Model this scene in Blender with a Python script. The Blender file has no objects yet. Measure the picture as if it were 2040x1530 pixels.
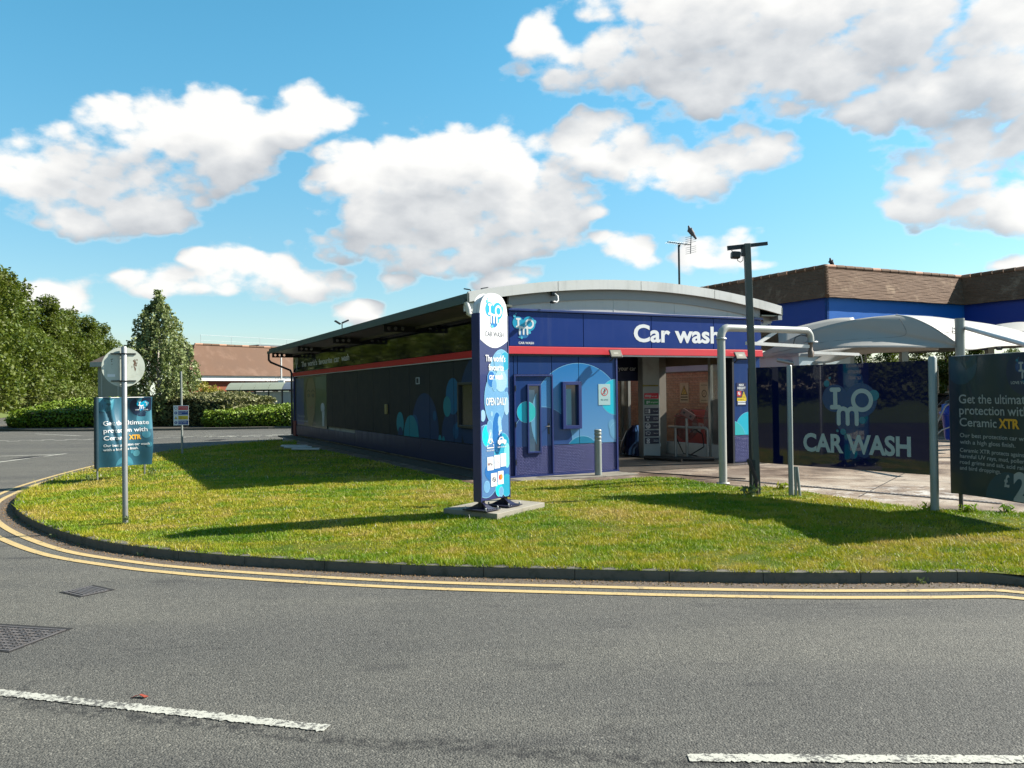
import bpy, bmesh, math, random
import numpy as np
from mathutils import Vector, Matrix, noise as mnoise
from mathutils.geometry import delaunay_2d_cdt
R = math.radians
scene = bpy.context.scene
COL = scene.collection

# ---------------------------------------------------------------- camera
EYE = 1.7
cam_d = bpy.data.cameras.new('camera'); cam = bpy.data.objects.new('camera', cam_d); COL.objects.link(cam)
cam_d.sensor_width = 36; cam_d.lens = 36*1640/2040; cam_d.clip_start = .1; cam_d.clip_end = 9000
_p = math.atan(16/1640); _r = .012
_f = Vector((0, math.cos(_p), math.sin(_p))); _x = Vector((1, 0, 0)); _u = _x.cross(_f)
rr = math.cos(_r)*_x - math.sin(_r)*_u; uu = math.cos(_r)*_u + math.sin(_r)*_x
cam.matrix_world = Matrix(((rr.x, uu.x, -_f.x, 0), (rr.y, uu.y, -_f.y, 0), (rr.z, uu.z, -_f.z, EYE), (0, 0, 0, 1)))
scene.camera = cam

# ---------------------------------------------------------------- sun, sky, exposure
SUNV = Vector((.98, .20, .755)).normalized()
sl = bpy.data.lights.new('sun', 'SUN'); sl.energy = 5.0; sl.angle = R(.53); sl.color = (1, .93, .82)
so = bpy.data.objects.new('sun', sl); COL.objects.link(so); so.rotation_euler = SUNV.to_track_quat('Z', 'Y').to_euler()
so.location = (20, 0, 30)
scene.view_settings.view_transform = 'Standard'; scene.view_settings.look = 'None'
scene.view_settings.exposure = 1.5; scene.view_settings.gamma = 1
scene.view_settings.use_curve_mapping = False
scene.render.film_transparent = False

class NT:
    """tiny node helper"""
    def __init__(s, tree): s.t = tree; s.n = tree.nodes; s.l = tree.links
    def new(s, typ, **k):
        nd = s.n.new(typ)
        for a, b in k.items(): setattr(nd, a, b)
        return nd
    def put(s, sock, v):
        if hasattr(v, 'default_value') or isinstance(v, bpy.types.NodeSocket): s.l.new(v, sock)
        else: sock.default_value = v
    def math(s, op, a, b=0., c=0., clamp=False):
        nd = s.new('ShaderNodeMath', operation=op, use_clamp=clamp)
        s.put(nd.inputs[0], a); s.put(nd.inputs[1], b); s.put(nd.inputs[2], c)
        return nd.outputs[0]
    def mix(s, f, a, b, blend='MIX'):
        nd = s.new('ShaderNodeMix', data_type='RGBA', blend_type=blend)
        s.put(nd.inputs[0], f); s.put(nd.inputs[6], a if not isinstance(a, tuple) or len(a) == 4 else (*a, 1))
        s.put(nd.inputs[7], b if not isinstance(b, tuple) or len(b) == 4 else (*b, 1))
        return nd.outputs[2]
    def noise(s, vec, scale, detail=3, rough=.55, dist=0.):
        nd = s.new('ShaderNodeTexNoise'); nd.inputs['Scale'].default_value = scale
        nd.inputs['Detail'].default_value = detail; nd.inputs['Roughness'].default_value = rough
        nd.inputs['Distortion'].default_value = dist
        if vec is not None: s.l.new(vec, nd.inputs['Vector'])
        return nd.outputs['Fac']
    def ramp(s, f, stops):
        nd = s.new('ShaderNodeValToRGB'); e = nd.color_ramp.elements
        while len(e) < len(stops): e.new(.5)
        for q, (p, c) in zip(e, stops): q.position = p; q.color = (*c, 1)
        s.l.new(f, nd.inputs[0]); return nd.outputs[0]
    def mapr(s, f, a, b, c=0., d=1., smooth=True):
        nd = s.new('ShaderNodeMapRange', interpolation_type='SMOOTHSTEP' if smooth else 'LINEAR')
        s.put(nd.inputs[0], f)
        for i, v in enumerate((a, b, c, d)): nd.inputs[i+1].default_value = v
        return nd.outputs[0]

world = bpy.data.worlds.new('World'); scene.world = world; world.use_nodes = True
w = NT(world.node_tree); w.n.clear()
sky = w.new('ShaderNodeTexSky', sky_type='NISHITA'); sky.sun_disc = False
sky.sun_elevation = math.asin(SUNV.z); sky.sun_rotation = math.atan2(SUNV.x, SUNV.y)
sky.air_density = 1.0; sky.dust_density = .15; sky.ozone_density = 2.2; sky.altitude = 60
tc = w.new('ShaderNodeTexCoord').outputs['Generated']
# cloud banks: (x, y, half width, half height) as degrees of azimuth / elevation
def az_el(u, v):
    a = math.atan((u-1020)/1640); h = 781 - .012*(u-1020)
    return a, math.atan((h-v)/1640*math.cos(a))
CL = [(300, 285, 150, 95), (430, 285, 130, 100), (560, 250, 90, 50), (640, 215, 80, 50), (110, 370, 140, 60), (250, 390, 200, 62), (30, 345, 90, 50), (150, 430, 110, 40), (350, 240, 80, 55),
      (500, 545, 95, 42), (370, 565, 140, 28), (600, 575, 90, 32), (450, 515, 60, 35),
      (900, 335, 140, 80), (1000, 310, 110, 55), (780, 395, 170, 65), (1030, 400, 215, 85), (1210, 295, 100, 66), (1330, 335, 150, 58), (1490, 300, 85, 48), (900, 440, 200, 60), (860, 490, 220, 45), (1070, 480, 100, 35), (750, 450, 90, 50), (700, 330, 60, 40),
      (1200, 110, 150, 60), (1400, 40, 260, 110), (1750, 40, 330, 130), (1480, 165, 190, 50), (1800, 190, 190, 48), (2030, 110, 150, 110), (1090, 70, 45, 42), (1640, 130, 200, 80),
      (1920, 320, 130, 72), (1830, 410, 95, 38), (2000, 400, 120, 60), (1850, 350, 90, 60),
      (1450, 500, 78, 55), (1250, 500, 60, 34), (1190, 435, 45, 20), (1020, 548, 85, 26), (800, 562, 45, 22), (730, 628, 65, 24), (110, 590, 85, 26), (2025, 525, 50, 14), (1540, 525, 50, 14)]
def cloud_group():
    g = bpy.data.node_groups.new('cloud_density', 'ShaderNodeTree')
    g.interface.new_socket('Dir', in_out='INPUT', socket_type='NodeSocketVector')
    g.interface.new_socket('Den', in_out='OUTPUT', socket_type='NodeSocketFloat')
    g.interface.new_socket('Bank', in_out='OUTPUT', socket_type='NodeSocketFloat')
    t = NT(g); gi = t.new('NodeGroupInput'); go = t.new('NodeGroupOutput')
    nrm = t.new('ShaderNodeVectorMath', operation='NORMALIZE'); t.l.new(gi.outputs[0], nrm.inputs[0])
    sp = t.new('ShaderNodeSeparateXYZ'); t.l.new(nrm.outputs[0], sp.inputs[0])
    a = t.math('ARCTAN2', sp.outputs[0], sp.outputs[1]); e = t.math('ARCSINE', sp.outputs[2])
    # warp the bank outline so that it billows
    mp = t.new('ShaderNodeMapping'); t.l.new(nrm.outputs[0], mp.inputs[0]); mp.inputs['Scale'].default_value = (1, 1, 1.7)
    wn = t.noise(mp.outputs[0], 9., 2, .5); wn2 = t.noise(mp.outputs[0], 7.3, 2, .5)
    a2 = t.math('ADD', a, t.math('MULTIPLY', t.math('SUBTRACT', wn, .5), .09))
    e2 = t.math('ADD', e, t.math('MULTIPLY', t.math('SUBTRACT', wn2, .5), .05))
    cur = None
    for u, v, ru, rv in CL:
        ca, ce = az_el(u, v); ra = ru/1640*math.cos(ca)**2*1.16; re = rv/1640*1.13
        da = t.math('MULTIPLY', t.math('SUBTRACT', a2, ca), 1/ra); de = t.math('MULTIPLY', t.math('SUBTRACT', e2, ce), 1/re)
        q = t.math('MULTIPLY_ADD', da, da, t.math('MULTIPLY', de, de))
        b = t.math('SUBTRACT', 1., q)
        if cur is None: cur = b
        else:
            m = t.new('ShaderNodeMath', operation='SMOOTH_MAX'); t.put(m.inputs[0], cur); t.put(m.inputs[1], b); m.inputs[2].default_value = .35; cur = m.outputs[0]
    # sparser cloud outside the picture, thinned to cut its fill light
    gen = t.math('MULTIPLY', t.math('SUBTRACT', t.noise(mp.outputs[0], 2.6, 4, .55), .55), 6.)
    aa = t.math('ABSOLUTE', a)
    out = t.math('MAXIMUM', t.mapr(aa, .56, .72), t.mapr(e, .47, .6))
    gen = t.math('SUBTRACT', gen, t.math('MULTIPLY', t.math('SUBTRACT', 1., out), 6.))
    cur = t.math('MAXIMUM', cur, gen); cur = t.math('MINIMUM', t.math('MAXIMUM', cur, -1.6), .9)
    t.l.new(cur, go.inputs[1]); n1 = t.noise(mp.outputs[0], 11., 8, .56); n2 = t.noise(mp.outputs[0], 40., 6, .62)
    wp = t.new('ShaderNodeTexNoise'); wp.inputs['Scale'].default_value = 14.; wp.inputs['Detail'].default_value = 3; t.l.new(mp.outputs[0], wp.inputs['Vector'])
    wa = t.new('ShaderNodeVectorMath', operation='MULTIPLY_ADD'); t.l.new(wp.outputs['Color'], wa.inputs[0]); wa.inputs[1].default_value = (.05, .05, .05); t.l.new(mp.outputs[0], wa.inputs[2])
    def puff(sc):
        v = t.new('ShaderNodeTexVoronoi', feature='SMOOTH_F1'); v.inputs['Scale'].default_value = sc; v.inputs['Smoothness'].default_value = .35; t.l.new(wa.outputs[0], v.inputs['Vector']); return t.math('SUBTRACT', .42, v.outputs['Distance'])
    pf = t.math('ADD', t.math('MULTIPLY', puff(17.), 1.25), t.math('MULTIPLY', puff(41.), .7))
    nn = t.math('ADD', t.math('MULTIPLY_ADD', t.math('SUBTRACT', n1, .5), 2.1, pf), t.math('MULTIPLY', t.math('SUBTRACT', n2, .5), 1.1))
    t.l.new(t.math('ADD', cur, nn), go.inputs[0])
    return g
CG = cloud_group()
def cden(vec):
    nd = w.new('ShaderNodeGroup'); nd.node_tree = CG; w.l.new(vec, nd.inputs[0]); return nd.outputs[0], nd.outputs[1]
d0, b0 = cden(tc)
def shifted(k, up):
    ad = w.new('ShaderNodeVectorMath', operation='ADD'); w.l.new(tc, ad.inputs[0]); ad.inputs[1].default_value = (k, 0, up)
    return cden(ad.outputs[0])
d1, _b = shifted(.014, .022)
d2, b2 = shifted(.03, .06)
alpha = w.mapr(d0, -.2, .6)
# lit from the upper right; the thick lower side of each bank is grey
fine = w.math('MULTIPLY', w.math('SUBTRACT', d0, d1), .26)
broad = w.math('MULTIPLY', w.math('SUBTRACT', b0, b2), .42)
thin = w.math('MULTIPLY', w.math('SUBTRACT', 1.0, d0), .16)
lit = w.math('ADD', w.math('ADD', fine, broad), w.math('ADD', thin, .50), clamp=True)
lit = w.math('MAXIMUM', lit, w.mapr(d0, -.1, .45, .9, .0))
ccol = w.ramp(lit, [(.0, (.40, .43, .47)), (.3, (.54, .56, .59)), (.6, (.72, .73, .74)), (.85, (.90, .89, .87)), (1., (.97, .96, .93))])
# air in front of low clouds
skyc = w.new('ShaderNodeHueSaturation'); skyc.inputs['Saturation'].default_value = 1.15; skyc.inputs['Hue'].default_value = .480
w.l.new(sky.outputs[0], skyc.inputs['Color'])
sz_ = w.new('ShaderNodeSeparateXYZ'); w.l.new(tc, sz_.inputs[0])
dim = w.mapr(sz_.outputs[2], .0, .42, .70, 1.); dimc = w.new('ShaderNodeCombineColor'); w.l.new(w.math('MULTIPLY', dim, w.mapr(sz_.outputs[2], .0, .45, 1.0, .68)), dimc.inputs[0]); w.l.new(dim, dimc.inputs[1]); w.l.new(dim, dimc.inputs[2])
bg1 = w.new('ShaderNodeBackground'); w.l.new(w.mix(1., skyc.outputs[0], dimc.outputs[0], 'MULTIPLY'), bg1.inputs[0]); bg1.inputs[1].default_value = .072
bg2 = w.new('ShaderNodeBackground'); w.l.new(ccol, bg2.inputs[0]); bg2.inputs[1].default_value = .38
mx = w.new('ShaderNodeMixShader'); sp_ = w.new('ShaderNodeSeparateXYZ'); w.l.new(tc, sp_.inputs[0])
al = w.math('MULTIPLY', alpha, w.mapr(sp_.outputs[2], .0, .08))
w.l.new(w.math('MULTIPLY', al, .97), mx.inputs[0]); w.l.new(bg1.outputs[0], mx.inputs[1]); w.l.new(bg2.outputs[0], mx.inputs[2])
wo = w.new('ShaderNodeOutputWorld'); w.l.new(mx.outputs[0], wo.inputs[0])
world.cycles.sampling_method = 'MANUAL'; world.cycles.sample_map_resolution = 512

# ---------------------------------------------------------------- helpers
def tag(o, label=None, cat=None, group=None, kind=None):
    if label: o['label'] = label
    if cat: o['category'] = cat
    if group: o['group'] = group
    if kind: o['kind'] = kind
    return o
def thing(name, label, cat, loc=(0, 0, 0), rz=0., group=None):
    o = bpy.data.objects.new(name, None); COL.objects.link(o); o.location = loc; o.rotation_euler = (0, 0, rz); o.empty_display_size = .2
    return tag(o, label, cat, group)
def copy_tree(o, parent=None):
    c = o.copy(); COL.objects.link(c); c.parent = parent
    for ch in list(o.children): copy_tree(ch, c)
    return c
def link(name, me, parent=None, mats=None, smooth=False):
    o = bpy.data.objects.new(name, me); COL.objects.link(o)
    if mats:
        for m in (mats if isinstance(mats, (list, tuple)) else [mats]): me.materials.append(m)
    if smooth: me.polygons.foreach_set('use_smooth', [True]*len(me.polygons))
    if parent is not None: o.parent = parent
    return o
class MB:
    def __init__(s): s.v = []; s.f = []; s.m = []; s.sm = []
    def add(s, vs, fs, m=0, smooth=False):
        b = len(s.v); s.v += [tuple(p) for p in vs]
        for f in fs: s.f.append([i+b for i in f]); s.m.append(m); s.sm.append(smooth)
        return s
    def box(s, x0, x1, y0, y1, z0, z1, m=0, M=None):
        vs = [(x, y, z) for x in (x0, x1) for y in (y0, y1) for z in (z0, z1)]
        if M is not None: vs = [M @ Vector(p) for p in vs]
        return s.add(vs, [(0, 1, 3, 2), (4, 6, 7, 5), (0, 4, 5, 1), (2, 3, 7, 6), (0, 2, 6, 4), (1, 5, 7, 3)], m)
    def tube(s, pts, r, n=10, m=0, caps=True, smooth=True):
        pts = [Vector(p) for p in pts]; rs = r if isinstance(r, (list, tuple)) else [r]*len(pts)
        rings = []; t0 = (pts[1]-pts[0]).normalized()
        a = Vector((0, 0, 1)) if abs(t0.z) < .9 else Vector((1, 0, 0)); nx = t0.cross(a).normalized()
        for i, p in enumerate(pts):
            t = ((pts[min(i+1, len(pts)-1)]-p).normalized() + (p-pts[max(i-1, 0)]).normalized()).normalized()
            nx = (nx - t*nx.dot(t)).normalized(); ny = t.cross(nx)
            rings.append([p + (nx*math.cos(2*math.pi*k/n) + ny*math.sin(2*math.pi*k/n))*rs[i] for k in range(n)])
        vs = [q for rg in rings for q in rg]
        fs = [(i*n+k, i*n+(k+1) % n, (i+1)*n+(k+1) % n, (i+1)*n+k) for i in range(len(pts)-1) for k in range(n)]
        s.add(vs, fs, m, smooth)
        if caps:
            s.add(rings[0], [tuple(range(n))[::-1]], m); s.add(rings[-1], [tuple(range(n))], m)
        return s
    def bar(s, a, b, wx, wy, m=0):
        a = Vector(a); b = Vector(b); t = (b-a).normalized(); up = Vector((0, 0, 1)) if abs(t.z) < .9 else Vector((0, 1, 0))
        x = t.cross(up).normalized()*wx/2; y = x.cross(t).normalized()*wy/2
        vs = [a-x-y, a+x-y, a+x+y, a-x+y, b-x-y, b+x-y, b+x+y, b-x+y]
        return s.add(vs, [(0, 3, 2, 1), (4, 5, 6, 7), (0, 1, 5, 4), (1, 2, 6, 5), (2, 3, 7, 6), (3, 0, 4, 7)], m)
    def lathe(s, prof, n=24, c=(0, 0, 0), m=0, smooth=True):
        vs = [(c[0]+r*math.cos(2*math.pi*k/n), c[1]+r*math.sin(2*math.pi*k/n), c[2]+z) for r, z in prof for k in range(n)]
        fs = [(i*n+k, i*n+(k+1) % n, (i+1)*n+(k+1) % n, (i+1)*n+k) for i in range(len(prof)-1) for k in range(n)]
        s.add(vs, fs, m, smooth)
        s.add(vs[:n], [tuple(range(n))[::-1]], m); s.add(vs[-n:], [tuple(range(n))], m); return s
    def prism(s, poly, a, b, M=None, m=0):
        """polygon (x,z) extruded in y from a to b"""
        n = len(poly); vs = [Vector((p[0], a, p[1])) for p in poly] + [Vector((p[0], b, p[1])) for p in poly]
        if M is not None: vs = [M @ v for v in vs]
        return s.add(vs, [tuple(range(n)), tuple(range(2*n-1, n-1, -1))] + [(k, k+n, (k+1) % n+n, (k+1) % n) for k in range(n)], m)
    def flat(s, poly, y=0., m=0):
        return s.add([(p[0], y, p[1]) for p in poly], [tuple(range(len(poly)))], m)
    def build(s, name, mats, parent=None, bevel=0.):
        me = bpy.data.meshes.new(name); me.from_pydata(s.v, [], s.f)
        me.polygons.foreach_set('material_index', s.m); me.polygons.foreach_set('use_smooth', s.sm); me.update()
        o = link(name, me, parent, mats)
        if bevel:
            b = o.modifiers.new('bevel', 'BEVEL'); b.width = bevel; b.segments = 2; b.limit_method = 'ANGLE'
        return o
def boxo(name, x0, x1, y0, y1, z0, z1, mat, parent=None, bevel=0.): return MB().box(x0, x1, y0, y1, z0, z1).build(name, mat, parent, bevel)
def circ(cx, cz, r, n=40, rz=None): return [(cx+r*math.cos(2*math.pi*k/n), cz+(rz or r)*math.sin(2*math.pi*k/n)) for k in range(n)]
def clip(poly, x0, x1, z0, z1):
    for ax, lim, sg in ((0, x0, 1), (0, x1, -1), (1, z0, 1), (1, z1, -1)):
        out = []
        for i in range(len(poly)):
            p, q = poly[i-1], poly[i]; dp, dq = (p[ax]-lim)*sg, (q[ax]-lim)*sg
            if (dp >= 0) != (dq >= 0):
                t = dp/(dp-dq); out.append((p[0]+t*(q[0]-p[0]), p[1]+t*(q[1]-p[1])))
            if dq >= 0: out.append(q)
        poly = out
        if len(poly) < 3: return []
    return poly
def ring2d(mb, cx, cz, ro, ri, y, m=0, n=32, sx=1.):
    a = [(cx+ro*sx*math.cos(2*math.pi*k/n), y, cz+ro*math.sin(2*math.pi*k/n)) for k in range(n)]
    b = [(cx+ri*sx*math.cos(2*math.pi*k/n), y, cz+ri*math.sin(2*math.pi*k/n)) for k in range(n)]
    mb.add(a+b, [(k, (k+1) % n, (k+1) % n+n, k+n) for k in range(n)], m)
def stroke(mb, pts, wd, y, m=0):
    """flat ribbon with round ends in the xz plane"""
    pts = [Vector((p[0], p[1])) for p in pts]; L = []; Rr = []
    for i, p in enumerate(pts):
        t = (pts[min(i+1, len(pts)-1)]-pts[max(i-1, 0)]).normalized(); nn = Vector((-t.y, t.x))*wd/2
        L.append(p+nn); Rr.append(p-nn)
    def cap(p, t):
        nn = Vector((-t.y, t.x)); return [p + (nn*math.cos(a) + t*math.sin(a))*wd/2 for a in [math.pi*k/8 for k in range(1, 8)]]
    t0 = (pts[0]-pts[1]).normalized(); t1 = (pts[-1]-pts[-2]).normalized()
    vs = [(p.x, y, p.y) for p in L] + [(p.x, y, p.y) for p in Rr]; n = len(pts)
    mb.add(vs, [(i, i+1, i+1+n, i+n) for i in range(n-1)], m)
    c0 = [Rr[0]] + cap(pts[0], t0) [:] + [L[0]]; c0 = [L[0]] + [pts[0] + q for q in []] + [Rr[0]]
    for p, t in ((pts[0], t0), (pts[-1], t1)):
        c = [p + Vector((-t.y, t.x))*wd/2] + cap(p, t) + [p - Vector((-t.y, t.x))*wd/2]
        mb.add([(q.x, y, q.y) for q in c], [tuple(range(len(c)))], m)
_tcache = {}
def text_geo(body, bold=0.):
    key = (body, bold)
    if key in _tcache: return _tcache[key]
    cu = bpy.data.curves.new('lettering', 'FONT'); cu.body = body; cu.size = 1; cu.offset = bold; cu.resolution_u = 4
    ob = bpy.data.objects.new('lettering', cu); COL.objects.link(ob)
    dg = bpy.context.evaluated_depsgraph_get(); me = bpy.data.meshes.new_from_object(ob.evaluated_get(dg), depsgraph=dg)
    vs = [(v.co.x, v.co.y) for v in me.vertices]; fs = [tuple(p.vertices) for p in me.polygons]
    bpy.data.objects.remove(ob); bpy.data.curves.remove(cu); bpy.data.meshes.remove(me)
    _tcache[key] = (vs, fs); return vs, fs
def put_text(mb, body, x, z, h=None, wd=None, y=0., m=0, bold=.012, align='l', capref=True):
    """write body at (x,z) baseline-left; h = cap height, wd = total width (optional stretch)"""
    vs, fs = text_geo(body, bold)
    if not vs: return
    xs = [v[0] for v in vs]; x0, x1 = min(xs), max(xs)
    sy = (h or .1)/.70; sx = sy*.97
    if wd: sx = wd/(x1-x0)
    if h is None: sy = sx
    ox = x - x0*sx
    if align == 'c': ox = x - (x0+x1)/2*sx
    if align == 'r': ox = x - x1*sx
    mb.add([(ox+a*sx, y, z+b*sy) for a, b in vs], fs, m)
def warp(o, fn):
    me = o.data
    for v in me.vertices: v.co = fn(v.co)
    me.update()

# ---------------------------------------------------------------- materials
_mats = {}
def M(name, rgb, rough=.5, metal=0., var=.12, vscale=3., bump=0., bscale=60., spec=.5, alpha=1., coat=0., dirt=None, dirtf=.4, dscale=1.5, emit=None, streak=0.):
    if name in _mats: return _mats[name]
    m = bpy.data.materials.new(name); m.use_nodes = True; t = NT(m.node_tree); b = t.n['Principled BSDF']
    tcn = t.new('ShaderNodeTexCoord').outputs['Object']
    n = t.noise(tcn, vscale, 4, .6)
    col = t.mix(n, tuple(c*(1-var) for c in rgb), tuple(min(1, c*(1+var)) for c in rgb))
    if dirt:
        dn = t.mapr(t.noise(tcn, dscale, 6, .65), .48, .72)
        col = t.mix(t.math('MULTIPLY', dn, dirtf), col, dirt)
    if streak:
        mpz = t.new('ShaderNodeMapping'); t.l.new(tcn, mpz.inputs[0]); mpz.inputs['Scale'].default_value = (9, 9, .45)
        sk = t.math('MULTIPLY', t.mapr(t.noise(mpz.outputs[0], 1., 5, .7), .50, .74), t.mapr(t.noise(tcn, .7, 2), .35, .65))
        col = t.mix(t.math('MULTIPLY', sk, streak), col, tuple(.16+.35*c for c in rgb))
    t.l.new(col, b.inputs['Base Color'])
    rn = t.math('ADD', rough, t.math('MULTIPLY', t.math('SUBTRACT', n, .5), .15), clamp=True); t.l.new(rn, b.inputs['Roughness'])
    b.inputs['Metallic'].default_value = metal; b.inputs['Specular IOR Level'].default_value = spec
    b.inputs['Alpha'].default_value = alpha; b.inputs['Coat Weight'].default_value = coat; b.inputs['Coat Roughness'].default_value = .05
    if emit: b.inputs['Emission Color'].default_value = (*emit, 1); b.inputs['Emission Strength'].default_value = 1
    if bump:
        bn = t.new('ShaderNodeBump'); bn.inputs['Strength'].default_value = bump; bn.inputs['Distance'].default_value = .01
        t.l.new(t.noise(tcn, bscale, 3, .6), bn.inputs['Height']); t.l.new(bn.outputs[0], b.inputs['Normal'])
    _mats[name] = m; return m
def leafmat(name, c1, c2, c3=None, trans=.25, pscale=.5, rough=.55, coord='Object'):
    m = bpy.data.materials.new(name); m.use_nodes = True; t = NT(m.node_tree); b = t.n['Principled BSDF']
    gi = t.new('ShaderNodeNewGeometry'); rnd = gi.outputs['Random Per Island']
    tcn = t.new('ShaderNodeTexCoord').outputs[coord] if coord != 'World' else gi.outputs['Position']
    col = t.mix(rnd, c1, c2)
    if c3: col = t.mix(t.mapr(t.noise(tcn, pscale, 4, .6), .42, .66), col, c3)
    t.l.new(col, b.inputs['Base Color']); b.inputs['Roughness'].default_value = rough; b.inputs['Specular IOR Level'].default_value = .35
    tr = t.new('ShaderNodeBsdfTranslucent'); t.l.new(t.mix(.5, col, (.25, .35, .03)), tr.inputs[0])
    mxs = t.new('ShaderNodeMixShader'); mxs.inputs[0].default_value = trans
    t.l.new(b.outputs[0], mxs.inputs[1]); t.l.new(tr.outputs[0], mxs.inputs[2]); t.l.new(mxs.outputs[0], t.n['Material Output'].inputs[0])
    return m
def glassmat(name, tint=(.8, .85, .88), op=.35, rough=.03):
    m = bpy.data.materials.new(name); m.use_nodes = True; t = NT(m.node_tree); b = t.n['Principled BSDF']
    tcn = t.new('ShaderNodeTexCoord').outputs['Object']
    b.inputs['Base Color'].default_value = (*tint, 1); b.inputs['Roughness'].default_value = rough
    tp = t.new('ShaderNodeBsdfTransparent'); tp.inputs[0].default_value = (.93, .95, .95, 1)
    ms = t.new('ShaderNodeMixShader'); t.l.new(t.mapr(t.noise(tcn, 2.5, 5), .3, .8, op*.7, min(1, op*1.4)), ms.inputs[0])
    t.l.new(tp.outputs[0], ms.inputs[1]); t.l.new(b.outputs[0], ms.inputs[2]); t.l.new(ms.outputs[0], t.n['Material Output'].inputs[0])
    return m
NAVY = M('navy_cladding_gloss', (.0, .029, .21), .35, var=.06, spec=.3, dirt=(.01, .04, .14), dirtf=.2, streak=.16)
NAVYD = M('navy_matt_cladding', (.006, .042, .185), .36, var=.1, vscale=1.5, spec=.25, dirt=(.04, .08, .19), dirtf=.3, dscale=.9, streak=.22)
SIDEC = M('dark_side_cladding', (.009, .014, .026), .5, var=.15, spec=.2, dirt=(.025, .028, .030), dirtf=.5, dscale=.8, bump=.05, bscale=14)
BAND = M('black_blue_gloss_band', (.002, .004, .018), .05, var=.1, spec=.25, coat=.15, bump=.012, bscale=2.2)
REDS = M('coral_red_trim', (.78, .05, .07), .35, var=.06, dirt=(.45, .08, .08), dirtf=.3)
WHITE = M('white_painted_metal', (.72, .72, .70), .4, var=.05, streak=.5, dirt=(.42, .42, .38), dirtf=.4)
OFFW = M('pale_grey_gable_sheet', (.58, .56, .54), .5, streak=.3, var=.04, dirt=(.4, .4, .38), dirtf=.25)
GRYM = M('grey_galvanised', (.33, .34, .34), .42, metal=.55, var=.12, vscale=8, dirt=(.22, .22, .2), dirtf=.3)
POSTG = M('pale_grey_painted_post', (.30, .33, .31), .42, streak=.4, metal=.2, var=.1, vscale=6, dirt=(.16, .2, .15), dirtf=.35)
DKM = M('dark_painted_metal', (.03, .035, .04), .45, metal=.3, var=.15)
BLK = M('black_plastic', (.012, .012, .014), .45, var=.1)
DKGRN = M('grey_green_roof_edge', (.055, .085, .075), .5, var=.12, dirt=(.1, .12, .1), dirtf=.4)
SOFF = M('soffit_metal', (.26, .25, .20), .35, metal=.5, var=.2, dirt=(.08, .08, .06), dirtf=.5, dscale=.8)
TXW = M('white_lettering', (.82, .84, .86), .5, var=.03)
TXG = M('grey_lettering', (.50, .54, .56), .5, var=.05)
TXD = M('dark_lettering', (.02, .025, .06), .5, var=.05)
XTRY = M('amber_lettering', (.75, .38, .02), .5, var=.05)
CONC = M('cast_concrete', (.28, .26, .21), .85, var=.15, vscale=5, bump=.4, bscale=90, dirt=(.14, .13, .1), dirtf=.6, dscale=4)
KERBM = M('kerb_concrete', (.14, .13, .105), .9, var=.2, vscale=7, bump=.6, bscale=120, dirt=(.05, .055, .035), dirtf=.7, dscale=6)
FRAMEB = M('blue_frame_paint', (.012, .03, .17), .3, var=.06, coat=.3)
B_CY = M('bubble_cyan', (.0, .52, .70), .32, var=.05, coat=.2)
B_AQ = M('bubble_aqua', (.03, .52, .55), .32, var=.05)
B_MID = M('bubble_mid_blue', (.02, .17, .38), .32, var=.05)
B_LT = M('bubble_pale_blue', (.13, .36, .58), .32, var=.05)
B_DK = M('bubble_dusk_blue', (.018, .07, .24), .32, var=.05)
B_EDGE = M('bubble_rim', (.25, .55, .75), .35, var=.05)
def gradmat(name, lo, hi, z0, z1, rough=.32):
    """printed bubble whose ink runs from one blue to another"""
    m = bpy.data.materials.new(name); m.use_nodes = True; t = NT(m.node_tree); b = t.n['Principled BSDF']
    s = t.new('ShaderNodeSeparateXYZ'); t.l.new(t.new('ShaderNodeTexCoord').outputs['Object'], s.inputs[0])
    t.l.new(t.mix(t.mapr(s.outputs[2], z0, z1, smooth=False), lo, hi), b.inputs['Base Color']); b.inputs['Roughness'].default_value = rough
    return m
B_BIG = gradmat('bubble_big_print', (.12, .31, .56), (.0, .18, .50), .6, 2.3)

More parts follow.
